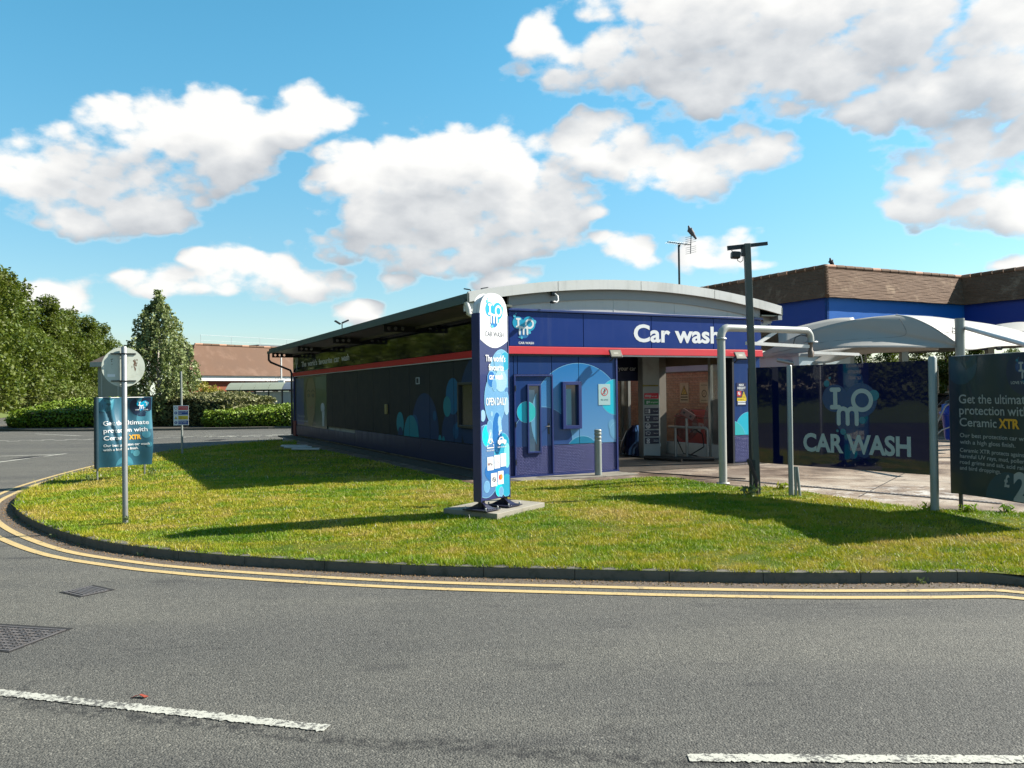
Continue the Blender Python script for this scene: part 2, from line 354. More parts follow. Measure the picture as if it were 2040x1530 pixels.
# ================================================================ GROUND
ROAD = -.23
def posmat(name, build):
    m = bpy.data.materials.new(name); m.use_nodes = True; t = NT(m.node_tree); b = t.n['Principled BSDF']
    p = t.new('ShaderNodeNewGeometry').outputs['Position']; build(t, b, p); return m
def asph(t, b, p):
    big = t.noise(p, .35, 4, .6); mid = t.noise(p, 2.2, 5, .65)
    vo = t.new('ShaderNodeTexVoronoi'); vo.inputs['Scale'].default_value = 78.; t.l.new(p, vo.inputs['Vector'])
    sp = t.new('ShaderNodeSeparateColor'); t.l.new(vo.outputs['Color'], sp.inputs[0])
    fine = t.noise(p, 150., 3, .7)
    base = t.ramp(t.math('ADD', t.math('MULTIPLY', big, .5), t.math('MULTIPLY', mid, .5)), [(.3, (.11, .11, .10)), (.5, (.142, .141, .126)), (.7, (.172, .168, .148))])
    st = t.ramp(sp.outputs[0], [(0, (.018, .018, .020)), (.25, (.095, .095, .088)), (.65, (.155, .153, .138)), (.90, (.22, .215, .19)), (1., (.36, .35, .31))])
    col = t.mix(.45, base, st)
    mq = t.new('ShaderNodeMapping'); t.l.new(p, mq.inputs[0]); mq.inputs['Scale'].default_value = (.12, 1.1, 1); mq.inputs['Rotation'].default_value = (0, 0, .12)
    lane = t.noise(mq.outputs[0], 1., 3, .5); col = t.mix(t.mapr(lane, .35, .65), t.mix(1., col, (.86, .86, .87), 'MULTIPLY'), t.mix(1., col, (1.1, 1.09, 1.06), 'MULTIPLY'))
    vc = t.new('ShaderNodeTexVoronoi', feature='DISTANCE_TO_EDGE'); vc.inputs['Scale'].default_value = .55; wv = t.new('ShaderNodeVectorMath', operation='ADD'); nz = t.new('ShaderNodeTexNoise'); nz.inputs['Scale'].default_value = 2.5; nz.inputs['Detail'].default_value = 5; t.l.new(p, nz.inputs['Vector']); t.l.new(p, wv.inputs[0]); t.l.new(nz.outputs['Color'], wv.inputs[1]); t.l.new(wv.outputs[0], vc.inputs['Vector'])
    crk = t.math('MULTIPLY', t.math('SUBTRACT', 1., t.mapr(vc.outputs['Distance'], .0, .012)), t.mapr(t.noise(p, .6, 3), .55, .68)); col = t.mix(t.math('MULTIPLY', crk, .6), col, (.03, .03, .03))
    oil = t.mapr(t.noise(p, 1.9, 4, .6), .66, .74); col = t.mix(t.math('MULTIPLY', oil, .35), col, (.045, .043, .042))
    col = t.mix(t.mapr(fine, .35, .62), t.mix(1., col, (.42, .42, .42), 'MULTIPLY'), col)
    # worn dark tyre scuffs and cracks along the road
    mp = t.new('ShaderNodeMapping'); t.l.new(p, mp.inputs[0]); mp.inputs['Scale'].default_value = (.35, 2.4, 1); mp.inputs['Rotation'].default_value = (0, 0, .22)
    scf = t.math('MULTIPLY', t.mapr(t.noise(mp.outputs[0], 1.3, 8, .72), .54, .68), t.mapr(t.noise(p, 1.7, 3), .45, .6))
    col = t.mix(t.math('MULTIPLY', scf, .55), col, (.030, .030, .032))
    # rough dark lane joint that runs along the centre dashes
    s = t.new('ShaderNodeSeparateXYZ'); t.l.new(p, s.inputs[0]); X, Y = s.outputs[0], s.outputs[1]
    yl = t.math('ADD', t.math('MULTIPLY', X, -.19), t.math('MULTIPLY_ADD', t.math('MULTIPLY', X, X), .022, 4.42))
    dy = t.math('ADD', t.math('SUBTRACT', Y, yl), t.math('MULTIPLY', t.math('SUBTRACT', t.noise(p, 1.1, 4, .6), .5), .35))
    jn = t.math('SUBTRACT', 1., t.mapr(t.math('ABSOLUTE', dy), .02, .13)); jn = t.math('MULTIPLY', jn, t.mapr(t.noise(p, 16., 5, .7), .40, .60)); jn = t.math('MULTIPLY', jn, t.mapr(X, -5., -2.5))
    col = t.mix(t.math('MULTIPLY', jn, .8), col, (.022, .022, .022))
    t.l.new(col, b.inputs['Base Color']); b.inputs['Roughness'].default_value = .82; b.inputs['Specular IOR Level'].default_value = .3
    bn = t.new('ShaderNodeBump'); bn.inputs['Strength'].default_value = .9; bn.inputs['Distance'].default_value = .008
    h = t.math('ADD', t.math('MULTIPLY', vo.outputs['Distance'], -1.), t.math('MULTIPLY', fine, .5))
    t.l.new(h, bn.inputs['Height']); t.l.new(bn.outputs[0], b.inputs['Normal'])
ASPH = posmat('asphalt', asph)
def paintm(name, rgb, wear, dark=(.09, .088, .08), scale=38.):
    def f(t, b, p):
        n = t.noise(p, scale, 5, .75); n2 = t.noise(p, 3., 4, .6)
        k = t.mapr(t.math('ADD', n, t.math('MULTIPLY', n2, .45)), wear, wear+.10)
        col = t.mix(k, rgb, dark); col = t.mix(t.math('MULTIPLY', n2, .5), col, tuple(c*.72 for c in rgb)) if False else col
        t.l.new(col, b.inputs['Base Color']); b.inputs['Roughness'].default_value = .75
        bn = t.new('ShaderNodeBump'); bn.inputs['Strength'].default_value = .5; bn.inputs['Distance'].default_value = .004
        t.l.new(t.noise(p, 150., 3, .7), bn.inputs['Height']); t.l.new(bn.outputs[0], b.inputs['Normal'])
    return posmat(name, f)
YELP = paintm('yellow_line_paint', (.50, .37, .16), .80)
WHTP = paintm('white_line_paint', (.46, .46, .40), .72)
def yardf(t, b, p):
    big = t.noise(p, .5, 6, .65); mid = t.noise(p, 3.5, 6, .7)
    col = t.ramp(big, [(.36, (.10, .062, .038)), (.48, (.23, .165, .11)), (.6, (.38, .32, .25))])
    col = t.mix(t.mapr(mid, .55, .7), col, (.07, .05, .035)); col = t.mix(t.mapr(t.noise(p, 1.3, 7, .7), .62, .72), col, (.52, .49, .44))
    sp = t.new('ShaderNodeSeparateXYZ'); t.l.new(p, sp.inputs[0])
    wet = t.math('MULTIPLY', t.mapr(t.math('SUBTRACT', sp.outputs[1], sp.outputs[0]), 10.2, 12.6), t.mapr(t.noise(p, 1.1, 6, .7), .36, .52)); col = t.mix(t.math('MULTIPLY', wet, .75), col, (.075, .042, .026))
    sc = t.math('MULTIPLY', t.mapr(t.math('ABSOLUTE', t.math('SUBTRACT', sp.outputs[1], 13.4)), .2, 1.5, 1., 0.), t.mapr(t.noise(p, 2.6, 7, .75), .50, .58)); col = t.mix(t.math('MULTIPLY', sc, .8), col, (.62, .60, .55))
    gr = t.noise(p, 120., 3, .7); col = t.mix(t.mapr(gr, .3, .6), t.mix(1., col, (.6, .6, .6), 'MULTIPLY'), col)
    t.l.new(col, b.inputs['Base Color']); t.l.new(t.mapr(big, .3, .6, .35, .9), b.inputs['Roughness'])
    bn = t.new('ShaderNodeBump'); bn.inputs['Strength'].default_value = .6; bn.inputs['Distance'].default_value = .006
    t.l.new(gr, bn.inputs['Height']); t.l.new(bn.outputs[0], b.inputs['Normal'])
YARD = posmat('stained_yard_concrete', yardf)
PATHD = M('dark_side_path', (.055, .05, .036), .95, var=.3, vscale=3, bump=.5, bscale=60, dirt=(.03, .035, .015), dirtf=.8, dscale=3)  # darker than the front slabs, with random dark blotches
PAVE = M('worn_path_concrete', (.20, .185, .15), .9, var=.25, vscale=3, bump=.5, bscale=110, dirt=(.07, .065, .045), dirtf=.8, dscale=2.5)
BAYF = M('wet_bay_floor', (.10, .085, .07), .3, var=.3, vscale=2, bump=.3, bscale=60, dirt=(.03, .025, .02), dirtf=.8)
def lawnf(t, b, p):
    n1 = t.noise(p, .55, 4, .6); n2 = t.noise(p, 4., 4, .6); n3 = t.noise(p, 60., 3, .7)
    col = t.ramp(t.math('ADD', t.math('MULTIPLY', n1, .55), t.math('MULTIPLY', n2, .45)), [(.36, (.045, .085, .006)), (.5, (.085, .11, .010)), (.63, (.14, .115, .025))])
    col = t.mix(t.mapr(n3, .35, .6), t.mix(1., col, (.6, .65, .5), 'MULTIPLY'), col)
    t.l.new(col, b.inputs['Base Color']); b.inputs['Roughness'].default_value = .9; b.inputs['Specular IOR Level'].default_value = .15
LAWNM = posmat('lawn_soil_and_thatch', lawnf)
EARTH = M('rough_grassland', (.06, .085, .02), .95, var=.4, vscale=.05, bump=.5, bscale=2)

def sheet(name, pts, z, mat, kind='structure', parent=None):
    me = bpy.data.meshes.new(name); me.from_pydata([(x, y, z) for x, y in pts], [], [tuple(range(len(pts)))]); me.update()
    o = link(name, me, parent, mat)
    if me.polygons[0].normal.z < 0: me.flip_normals()
    if parent is None: o['kind'] = kind
    return o
sheet('ground', [(-4000, -4000), (4000, -4000), (4000, 4000), (-4000, 4000)], -.45, EARTH)
road = sheet('road', [(-120, -30), (70, -30), (70, 95), (-30, 170), (-120, 300), (-130, 298), (-60, 100), (-60, -30)], ROAD, ASPH)
YP = [(-.95, 14.6), (-7.9, 28.1), (-9.3, 33.4), (-9.6, 36.5), (-3, 60), (70, 62), (70, 8.8), (9.3, 8.8), (6.9, 10.6), (5.65, 11.1), (4.5, 13.4), (3.7, 14.0), (3.1, 14.9), (2.7, 15.5), (1.7, 15.1), (.75, 15.2), (-.6, 14.6)]
sheet('yard', YP, -.012, YARD)

# lawn island between the road and the car wash
KC = [(13, 7.70), (9, 7.62), (6.3, 7.66), (5.3, 7.76), (4.61, 8.10), (3.85, 8.13), (2.91, 8.17), (2.02, 8.26), (.9, 8.42), (-.66, 8.68), (-1.77, 8.95), (-2.97, 9.32), (-3.55, 9.54), (-4.16, 9.82), (-5.34, 10.53),
      (-6.53, 11.62), (-7.49, 12.68), (-8.27, 13.7), (-8.82, 14.6), (-9.3, 15.5), (-9.72, 16.6), (-10.25, 18.3), (-10.85, 21.1), (-11.3, 24.2), (-11.45, 27.), (-11.1, 29.6), (-10.2, 32.), (-9.4, 33.6), (-9.2, 36.2)]
def catmull(P, step):
    out = []
    P = [Vector((*p, 0)) for p in P]; P = [2*P[0]-P[1]] + P + [2*P[-1]-P[-2]]
    for i in range(1, len(P)-2):
        n = max(1, int((P[i+1]-P[i]).length/.06))
        for k in range(n):
            t = k/n; a, b, c, d = P[i-1], P[i], P[i+1], P[i+2]
            out.append(.5*((2*b)+(-a+c)*t+(2*a-5*b+4*c-d)*t*t+(-a+3*b-3*c+d)*t**3))
    out.append(P[-2]); acc = 0; res = [out[0]]
    for q in out[1:]:
        if (q-res[-1]).length >= step: res.append(q)
    return res
kerb = catmull(KC, .16)
KA = np.array([(p.x, p.y) for p in kerb])
BACK = [(-7.45, 28.3), (-3.12, 20.1), (-.72, 15.2), (-.1, 15.55), (.75, 15.77), (1.7, 15.6), (2.3, 15.95), (2.8, 16.15), (3.1, 15.85), (3.32, 15.4), (3.8, 14.5), (4.0, 14.2), (4.35, 14.3), (4.62, 13.95), (5.25, 12.5), (5.72, 11.45), (6.83, 11.0), (9.3, 9.6), (13, 8.8)]
def kdist(x, y):
    return math.sqrt(float(np.min((KA[:, 0]-x)**2+(KA[:, 1]-y)**2)))
def lawn_z(x, y, d=None):
    d = kdist(x, y) if d is None else d
    t = min(1, max(0, d/3.2)); t = t*t*(3-2*t)
    return -.125 + .125*t
poly = [(p.x, p.y) for p in kerb] + BACK
# offset the lawn edge a little inside the kerb stones
def inside(x, y, P=poly):
    c = False; j = len(P)-1
    for i in range(len(P)):
        if (P[i][1] > y) != (P[j][1] > y) and x < (P[j][0]-P[i][0])*(y-P[i][1])/(P[j][1]-P[i][1])+P[i][0]: c = not c
        j = i
    return c
vsn = [Vector(p) for p in poly]; nb = len(vsn); rng = random.Random(5)
gx = -11.3
while gx < 12.8:
    gy = 7.8
    while gy < 35:
        x = gx+rng.uniform(-.1, .1); y = gy+rng.uniform(-.1, .1)
        if inside(x, y) and kdist(x, y) > .15: vsn.append(Vector((x, y)))
        gy += .34 if gy < 17 else .8
    gx += .34
res = delaunay_2d_cdt(vsn, [(i, (i+1) % nb) for i in range(nb)], [], 1, 1e-5)
lv = [(v.x, v.y, lawn_z(v.x, v.y) + (.012*mnoise.noise(Vector((v.x*1.3, v.y*1.3, 0))) if kdist(v.x, v.y) > .3 else 0)) for v in res[0]]
lm = bpy.data.meshes.new('lawn'); lm.from_pydata(lv, [], [f for f in res[2]]); lm.update()
lm.polygons.foreach_set('use_smooth', [True]*len(lm.polygons))
if lm.polygons[0].normal.z < 0: lm.flip_normals()
lawn = link('lawn', lm, None, LAWNM); lawn['kind'] = 'structure'
# grass blades
rs = np.random.default_rng(3)
LE = np.array([v for v in lv]); 
PX = np.array(poly)
def inside_np(x, y):
    c = np.zeros(len(x), bool); j = len(PX)-1
    for i in range(len(PX)):
        xi, yi = PX[i]; xj, yj = PX[j]
        if yi != yj:
            c ^= ((yi > y) != (yj > y)) & (x < (xj-xi)*(y-yi)/(yj-yi)+xi)
        j = i
    return c
def blades(n):
    th = rs.uniform(-.72, .92, n*3); dd = 7.6*np.exp(rs.uniform(0, 1, n*3)*math.log(34/7.6)) ; dd = np.where(rs.random(n*3) < .45, 7.6+rs.random(n*3)**1.2*9, dd)
    x = np.tan(th)*dd; y = dd; k = inside_np(x, y); x = x[k][:n]; y = y[k][:n]
    return x, y
bx, by = blades(500000)
# distance to kerb for height, chunked
dk = np.empty(len(bx))
for i in range(0, len(bx), 20000):
    q = (bx[i:i+20000, None]-KA[None, ::2, 0])**2+(by[i:i+20000, None]-KA[None, ::2, 1])**2; dk[i:i+20000] = np.sqrt(q.min(1))
tt = np.clip(dk/3.2, 0, 1); tt = tt*tt*(3-2*tt); bz = -.125+.125*tt - .004
keep = dk > .075; bx, by, bz, dk = bx[keep], by[keep], bz[keep], dk[keep]
nB = len(bx); far = np.clip(by/9., 1, 3.0)
tuft = np.sin(bx*7.1+np.sin(by*5.3)*2)*np.sin(by*6.7+np.sin(bx*4.1)*2)
big = np.sin(bx*1.3+2*np.sin(by*.9))*np.sin(by*1.6+1.5*np.sin(bx*1.1))
hgt = rs.uniform(.015, .038, nB)*(1+.35*tuft+.25*big)*np.where(rs.random(nB) < .03, 1.7, 1)*(far**.35)*np.where((dk < .26) & (rs.random(nB) < .5), 1.9, 1); wd = rs.uniform(.0035, .0065, nB)*far
an = rs.uniform(0, 2*math.pi, nB); ln = rs.uniform(.15, 1.25, nB)*hgt; la = rs.uniform(0, 2*math.pi, nB)
co = np.empty((nB, 3, 3), np.float32)
co[:, 0] = np.stack([bx-np.cos(an)*wd, by-np.sin(an)*wd, bz], 1); co[:, 1] = np.stack([bx+np.cos(an)*wd, by+np.sin(an)*wd, bz], 1)
co[:, 2] = np.stack([bx+np.cos(la)*ln, by+np.sin(la)*ln, bz+hgt], 1)
def tri_mesh(name, co, k):
    n = len(co); me = bpy.data.meshes.new(name); me.vertices.add(n*k); me.vertices.foreach_set('co', np.ascontiguousarray(co, np.float32).ravel())
    me.loops.add(n*k); me.loops.foreach_set('vertex_index', np.arange(n*k, dtype=np.int32))
    me.polygons.add(n); me.polygons.foreach_set('loop_start', np.arange(0, n*k, k, dtype=np.int32)); me.polygons.foreach_set('loop_total', np.full(n, k, np.int32)); me.update(calc_edges=True); return me
def grassf():
    m = bpy.data.materials.new('mown_grass_blades'); m.use_nodes = True; t = NT(m.node_tree); b = t.n['Principled BSDF']
    g = t.new('ShaderNodeNewGeometry'); rnd = g.outputs['Random Per Island']; p = g.outputs['Position']
    n = t.math('ADD', t.math('MULTIPLY', t.noise(p, .5, 4, .6), .6), t.math('MULTIPLY', t.noise(p, 3.2, 4, .6), .4))
    mp = t.new('ShaderNodeMapping'); t.l.new(p, mp.inputs[0]); mp.inputs['Scale'].default_value = (.5, 2.2, 1); mp.inputs['Rotation'].default_value = (0, 0, .3)
    n = t.math('ADD', t.math('MULTIPLY', n, .75), t.math('MULTIPLY', t.noise(mp.outputs[0], 1.1, 3, .6), .25))
    ca = t.ramp(n, [(.38, (.075, .22, .003)), (.47, (.19, .30, .004)), (.52, (.38, .37, .012)), (.60, (.52, .38, .08))])
    cb = t.ramp(n, [(.37, (.14, .30, .008)), (.46, (.31, .40, .012)), (.53, (.48, .45, .03)), (.61, (.64, .51, .16))])
    col = t.mix(rnd, ca, cb); col = t.mix(t.mapr(rnd, .93, .97), col, (.55, .45, .22)); col = t.mix(t.mapr(rnd, .994, .997), col, (.75, .75, .68))
    t.l.new(col, b.inputs['Base Color']); b.inputs['Roughness'].default_value = .55; b.inputs['Specular IOR Level'].default_value = .3
    tr = t.new('ShaderNodeBsdfTranslucent'); t.l.new(col, tr.inputs[0]); ms = t.new('ShaderNodeMixShader'); ms.inputs[0].default_value = .3
    t.l.new(b.outputs[0], ms.inputs[1]); t.l.new(tr.outputs[0], ms.inputs[2]); t.l.new(ms.outputs[0], t.n['Material Output'].inputs[0]); return m
GRASS = grassf()
gme = tri_mesh('grass', co, 3); gob = link('grass', gme, None, GRASS); tag(gob, 'short mown grass of the lawn island, yellow green with straw patches', 'grass', kind='stuff')

# kerb stones round the lawn, one by one
kb = bpy.data.objects.new('kerb', None); COL.objects.link(kb); kb['kind'] = 'structure'
seg = []; acc = 0; cur = [kerb[0]]
for a, b in zip(kerb, kerb[1:]):
    cur.append(b); acc += (b-a).length
    if acc > .9: seg.append(cur); cur = [b]; acc = 0
if len(cur) > 1: seg.append(cur)
rk = random.Random(8)
def kerb_run(seg, top, parent, drop=None, base=ROAD-.05):
    for sg in seg:
        mb = MB(); rows = []; n = len(sg); jz = rk.uniform(-.004, .004)
        for i, p in enumerate(sg):
            t = (sg[min(i+1, n-1)]-sg[max(i-1, 0)]).normalized(); nn = Vector((-t.y, t.x, 0))  # outward = to the road
            q = p.copy()
            if i == 0: q = q + t*.0035
            if i == n-1: q = q - t*.0035
            tz = top(q.x, q.y)+jz if callable(top) else top+jz
            for off, z in ((0.125, base), (-.0, base), (-.0, tz-.022), (.006, tz-.008), (.022, tz), (.125, tz)):
                rows.append(q - nn*off*KS + Vector((0, 0, z)))
        m = 6
        for i in range(n-1):
            mb.add([rows[i*m+k] for k in range(m)]+[rows[(i+1)*m+k] for k in range(m)], [(k, (k+1) % m, (k+1) % m+m, k+m) for k in range(m)])
        mb.add(rows[:m], [tuple(range(m))]); mb.add(rows[-m:], [tuple(range(m))])
        o = mb.build('kerb_stone', KERBM, parent)
        bm = bmesh.new(); bm.from_mesh(o.data); bmesh.ops.remove_doubles(bm, verts=bm.verts, dist=.0005); bmesh.ops.recalc_face_normals(bm, faces=bm.faces); bm.to_mesh(o.data); bm.free()
# which side is the road on?
t0 = (kerb[40]-kerb[39]).normalized(); KS = 1 if not inside(kerb[40].x - t0.y*-.0 + (-t0.y)*.1, kerb[40].y + t0.x*.1) else -1
KOUT = KS
def ktop(x, y):
    s = min(1, max(0, (x-4.6)/.8)); return -.118 - .085*s
kerb_run(seg, ktop, kb)
def offs(P, d):
    out = []
    for i, p in enumerate(P):
        t = (P[min(i+1, len(P)-1)]-P[max(i-1, 0)]).normalized(); out.append(p + Vector((-t.y, t.x, 0))*d*KOUT)
    return out
def ribbon(name, P, w_, z, mat, parent):
    a = offs(P, -w_/2); b = offs(P, w_/2); n = len(P)
    me = bpy.data.meshes.new(name); me.from_pydata([(p.x, p.y, z) for p in a+b], [], [(i, i+1, i+1+n, i+n) for i in range(n-1)]); me.update()
    if me.polygons[0].normal.z < 0: me.flip_normals()
    return link(name, me, parent, mat)
DIRT = M('gutter_grit', (.115, .09, .068), .95, var=.3, vscale=12, bump=.8, bscale=140)
ribbon('gutter_grit', offs(kerb, .15), .32, ROAD+.003, DIRT, road)
K2 = offs(kerb, .32); K3 = offs(kerb, .575)
ribbon('yellow_line', K2, .10, ROAD+.007, YELP, road); ribbon('yellow_line', K3, .10, ROAD+.007, YELP, road)
def dash(a, b, w_=.1, name='white_line', mat=None):
    a = Vector((*a, 0)); b = Vector((*b, 0)); L_ = (b-a).length; st = .012 if w_ < .12 and a.y < 9 else .3; n = max(2, int(L_/st)); t = (b-a)/L_; nn = Vector((-t.y, t.x, 0))
    j = (lambda: rk.gauss(0, .006)) if st < .1 else (lambda: 0.)
    A = [a.lerp(b, i/n)+nn*(w_/2+j()) for i in range(n+1)]; B = [a.lerp(b, i/n)-nn*(w_/2+j()) for i in range(n+1)]
    me = bpy.data.meshes.new(name); me.from_pydata([(p.x, p.y, ROAD+.006) for p in A+B], [], [(i, i+n+1, i+n+2, i+1) for i in range(n)]); me.update()
    if me.polygons[0].normal.z < 0: me.flip_normals()
    return link(name, me, road, mat or WHTP)
dash((-5.05, 5.88), (-1.09, 4.765), .092); dash((.90, 4.33), (4.9, 4.17), .09); dash((-9.6, 7.6), (-7.0, 6.65), .1)
# far junction markings
for a, b in [((-15.5, 24.3), (-15.3, 28.2)), ((-18, 27), (-15.4, 27.9)), ((-25.5, 44.), (-21.5, 41.)), ((-31, 51), (-27.5, 47.5)), ((-18.5, 39.7), (-14.5, 40.4)), ((-44, 76), (-41.5, 71)), ((-50, 84), (-47.5, 80)),
             ((-53, 90), (-51, 87)), ((-36, 60), (-33.5, 56)), ((-20.5, 40.6), (-19.2, 40.2))]: dash(a, b, .16)
for k in range(15):
    x = -24.5+k*.98; y = 36.0+.12*(k-7)**2*.08+k*.22
    dash((x, y), (x+.55, y+.1), .2); dash((x+.1, y+.7), (x+.65, y+.8), .2)
for k in range(9): dash((-14.3+k*.55, 38.3+k*.05), (-14.0+k*.55, 38.34+k*.05), .3)
RUST = M('cast_iron_cover', (.15, .14, .14), .6, metal=.5, var=.25, vscale=30, bump=.5, bscale=200, dirt=(.15, .11, .08), dirtf=.5, dscale=12)
PITD = M('pit_shade_and_joint', (.008, .008, .009), .95)
def gully(c4, nb, label, cross=False):
    """iron grate lying between four ground points"""
    P = [Vector((*p, 0)) for p in c4]; c = sum(P, Vector())/4
    ex = (P[1]-P[0]).normalized(); L = (P[1]-P[0]).length; W = (P[3]-P[0]).length; ey = Vector((-ex.y, ex.x, 0))
    if (P[3]-P[0]).dot(ey) < 0: ey = -ey
    o = thing('gully_grate' if not cross else 'manhole_cover', label, 'drain grate' if not cross else 'manhole cover', (P[0].x, P[0].y, ROAD))
    Mx = Matrix(((ex.x, ey.x, 0, 0), (ex.y, ey.y, 0, 0), (0, 0, 1, 0), (0, 0, 0, 1)))
    MB().box(-.02, L+.02, -.055 if cross else -.02, W+(.02 if cross else .05), .002, .0045, M=Mx).build('pit_shade', PITD, o)  # flat black plate on the road, hole's darkness put into its colour
    mb = MB(); f = .025
    for a in ((0, L, 0, f), (0, L, W-f, W), (0, f, f, W-f), (L-f, L, f, W-f)): mb.box(*a, .003, .009, M=Mx)
    mb.build('frame', RUST, o)
    if not cross:
        for k in range(nb):
            y = f+.012+(W-2*f-.02)*(k+.5)/nb; MB().box(f+.01, L-f-.01, y-.013, y+.013, .005, .0095, M=Mx).build('bar', RUST, o)
    else:
        for i in range(nb):
            for k in range(nb):
                x = f+.01+(L-2*f-.02)*(i+.5)/nb; y = f+.01+(W-2*f-.02)*(k+.5)/nb; h = (L-2*f)/nb*.36; g = (W-2*f)/nb*.36
                if (i+k) % 2: MB().box(x-h, x+h, y-g, y-g*.2, .005, .0095, M=Mx).box(x-h, x+h, y+g*.2, y+g, .005, .0095, M=Mx).build('tread', RUST, o)
                else: MB().box(x-h, x-h*.2, y-g, y+g, .005, .0095, M=Mx).box(x+h*.2, x+h, y-g, y+g, .005, .0095, M=Mx).build('tread', RUST, o)
    return o
gully([(-4.48, 8.17), (-4.34, 8.42), (-4.03, 8.23), (-4.21, 7.98)][0:1]+[(-4.19, 7.98), (-4.04, 8.22), (-4.33, 8.41)], 6, 'slotted iron gully grate in the road left of the lawn kerb')
gully([(-4.40, 7.0), (-3.72, 6.84), (-3.84, 6.28), (-4.52, 6.44)], 8, 'large chequered iron manhole cover at the left edge of the road', True)
gully([(-15.9, 26.2), (-15.3, 26.2), (-15.3, 27.), (-15.9, 27.)], 5, 'far iron cover in the road beside the blue banner')
gully([(-13.2, 35.3), (-12.5, 35.3), (-12.5, 36.2), (-13.2, 36.2)], 5, 'far iron cover in the road between the small sign and the building')

# grit, leaves and weeds in the gutter
LEAFD = leafmat('dead_leaf', (.16, .075, .03), (.32, .2, .08), trans=.1)
def quads(n, pos, size, up=.0, rngs=None, aspect=.6):
    """n little leaf quads at pos with random turn"""
    rg = rngs or rs
    u = rg.normal(size=(n, 3)); u[:, 2] *= (1-up); u /= np.linalg.norm(u, axis=1)[:, None]
    v = np.cross(u, rg.normal(size=(n, 3))*np.array([1, 1, 1+up*3])); v /= np.linalg.norm(v, axis=1)[:, None]+1e-9
    s = size if isinstance(size, np.ndarray) else rg.uniform(size[0], size[1], n)
    u = u*s[:, None]; v = v*s[:, None]*aspect
    return np.stack([pos-u*.5, pos+v*.5-u*.08, pos+u*.5, pos-v*.5+u*.08], 1)
n = 7500; ki = rs.integers(30, 150, n); off = .02+rs.random(n)**2*.2
kx = np.array([(p.x, p.y) for p in kerb])[ki]; kt = (np.roll(KA, -1, 0)-KA)[ki]; kt /= np.linalg.norm(kt, axis=1)[:, None]
pos = np.stack([kx[:, 0]-kt[:, 1]*off*KOUT, kx[:, 1]+kt[:, 0]*off*KOUT, np.full(n, ROAD+.008)], 1); pos[:, :2] += rs.normal(0, .08, (n, 2))*kt
lit = link('leaf_litter', tri_mesh('leaf_litter', quads(n, pos, (.008, .026), .6), 4), None, LEAFD); tag(lit, 'brown leaf litter and grit along the foot of the kerb', 'leaf litter', kind='stuff')
WEEDM = leafmat('weed_leaf', (.10, .16, .05), (.2, .24, .1), trans=.2)
def weed(x, y, z, s, label, nn=26, mat=None, group=None):
    p = np.zeros((nn, 3)); p[:, 0] = rs.normal(0, s*.4, nn); p[:, 1] = rs.normal(0, s*.25, nn); p[:, 2] = rs.uniform(.0, s*.9, nn)
    o = link('weed', tri_mesh('weed', quads(nn, p, (s*.35, s*.8), -.5, aspect=.3), 4), None, mat or WEEDM); o.location = (x, y, z)
    return tag(o, label, 'weed', group)
WK = ['first from the left', 'second from the left', 'third from the left', 'fourth from the left', 'fifth, under the middle of the kerb', 'last, near the right end']
for w_, (i, s) in zip(WK, [(119, .05), (113, .04), (106, .055), (101, .035), (94, .05), (48, .07)]):
    p = offs(kerb, .05)[i]; weed(p.x, p.y, ROAD, s, 'small weed at the foot of the kerb, '+w_, group='weeds in the gutter')
weed(3.78, 13.15, -.02, .2, 'dark scrubby weed at the foot of the tall lamp post', 90)
weed(-8.85, 17.2, -.03, .12, 'clump of weed under the left leg of the blue banner', 50)
weed(-8.0, 18.3, -.01, .12, 'clump of weed under the right leg of the blue banner', 50)
weed(-5.5, 11.7, -.05, .06, 'tuft of longer grass at the foot of the round sign post', 60)
for k, (x, y) in enumerate([(4.55, 13.9), (5.72, 11.35), (6.15, 11.15), (6.6, 11.05), (7.2, 10.9)]):
    weed(x, y, -.01, .13, 'tuft of long grass at the yard edge, %s from the left' % ['first', 'second', 'third', 'fourth', 'fifth'][k], 90, GRASS, 'tufts along the yard edge')
RL = M('red_litter', (.25, .04, .015), .6, var=.4, vscale=40)
mb = MB(); mb.add([(0, 0, .004), (.05, .008, .02), (.09, -.008, .008), (.105, .02, .005), (.055, .035, .015), (.015, .03, .006)], [(0, 1, 4, 5), (1, 2, 3, 4)])
o = mb.build('crumpled_wrapper', RL); o.location = (-2.46, 5.28, ROAD+.003); o.modifiers.new('solid', 'SOLIDIFY').thickness = .003
tag(o, 'small crumpled red wrapper lying on the road above the white line', 'litter')
SLAB = M('broken_white_slab', (.5, .5, .48), .7, var=.15)
for k, (x, y, a, lb) in enumerate([(-7.05, 26.6, .1, 'pale broken slab on the grass, the far one by the wall'), (-6.75, 25.9, .2, 'pale broken slab on the grass, the middle one by the wall'), (-6.3, 25.1, .05, 'pale broken slab on the grass, the nearest one by the wall')]):
    o = MB().box(-.42, .42, -.12, .12, 0, .05).build('broken_slab', SLAB, bevel=.01); o.location = (x, y, .02); o.rotation_euler = (0.03, .02, a); tag(o, lb, 'slab', 'broken slabs beside the building')

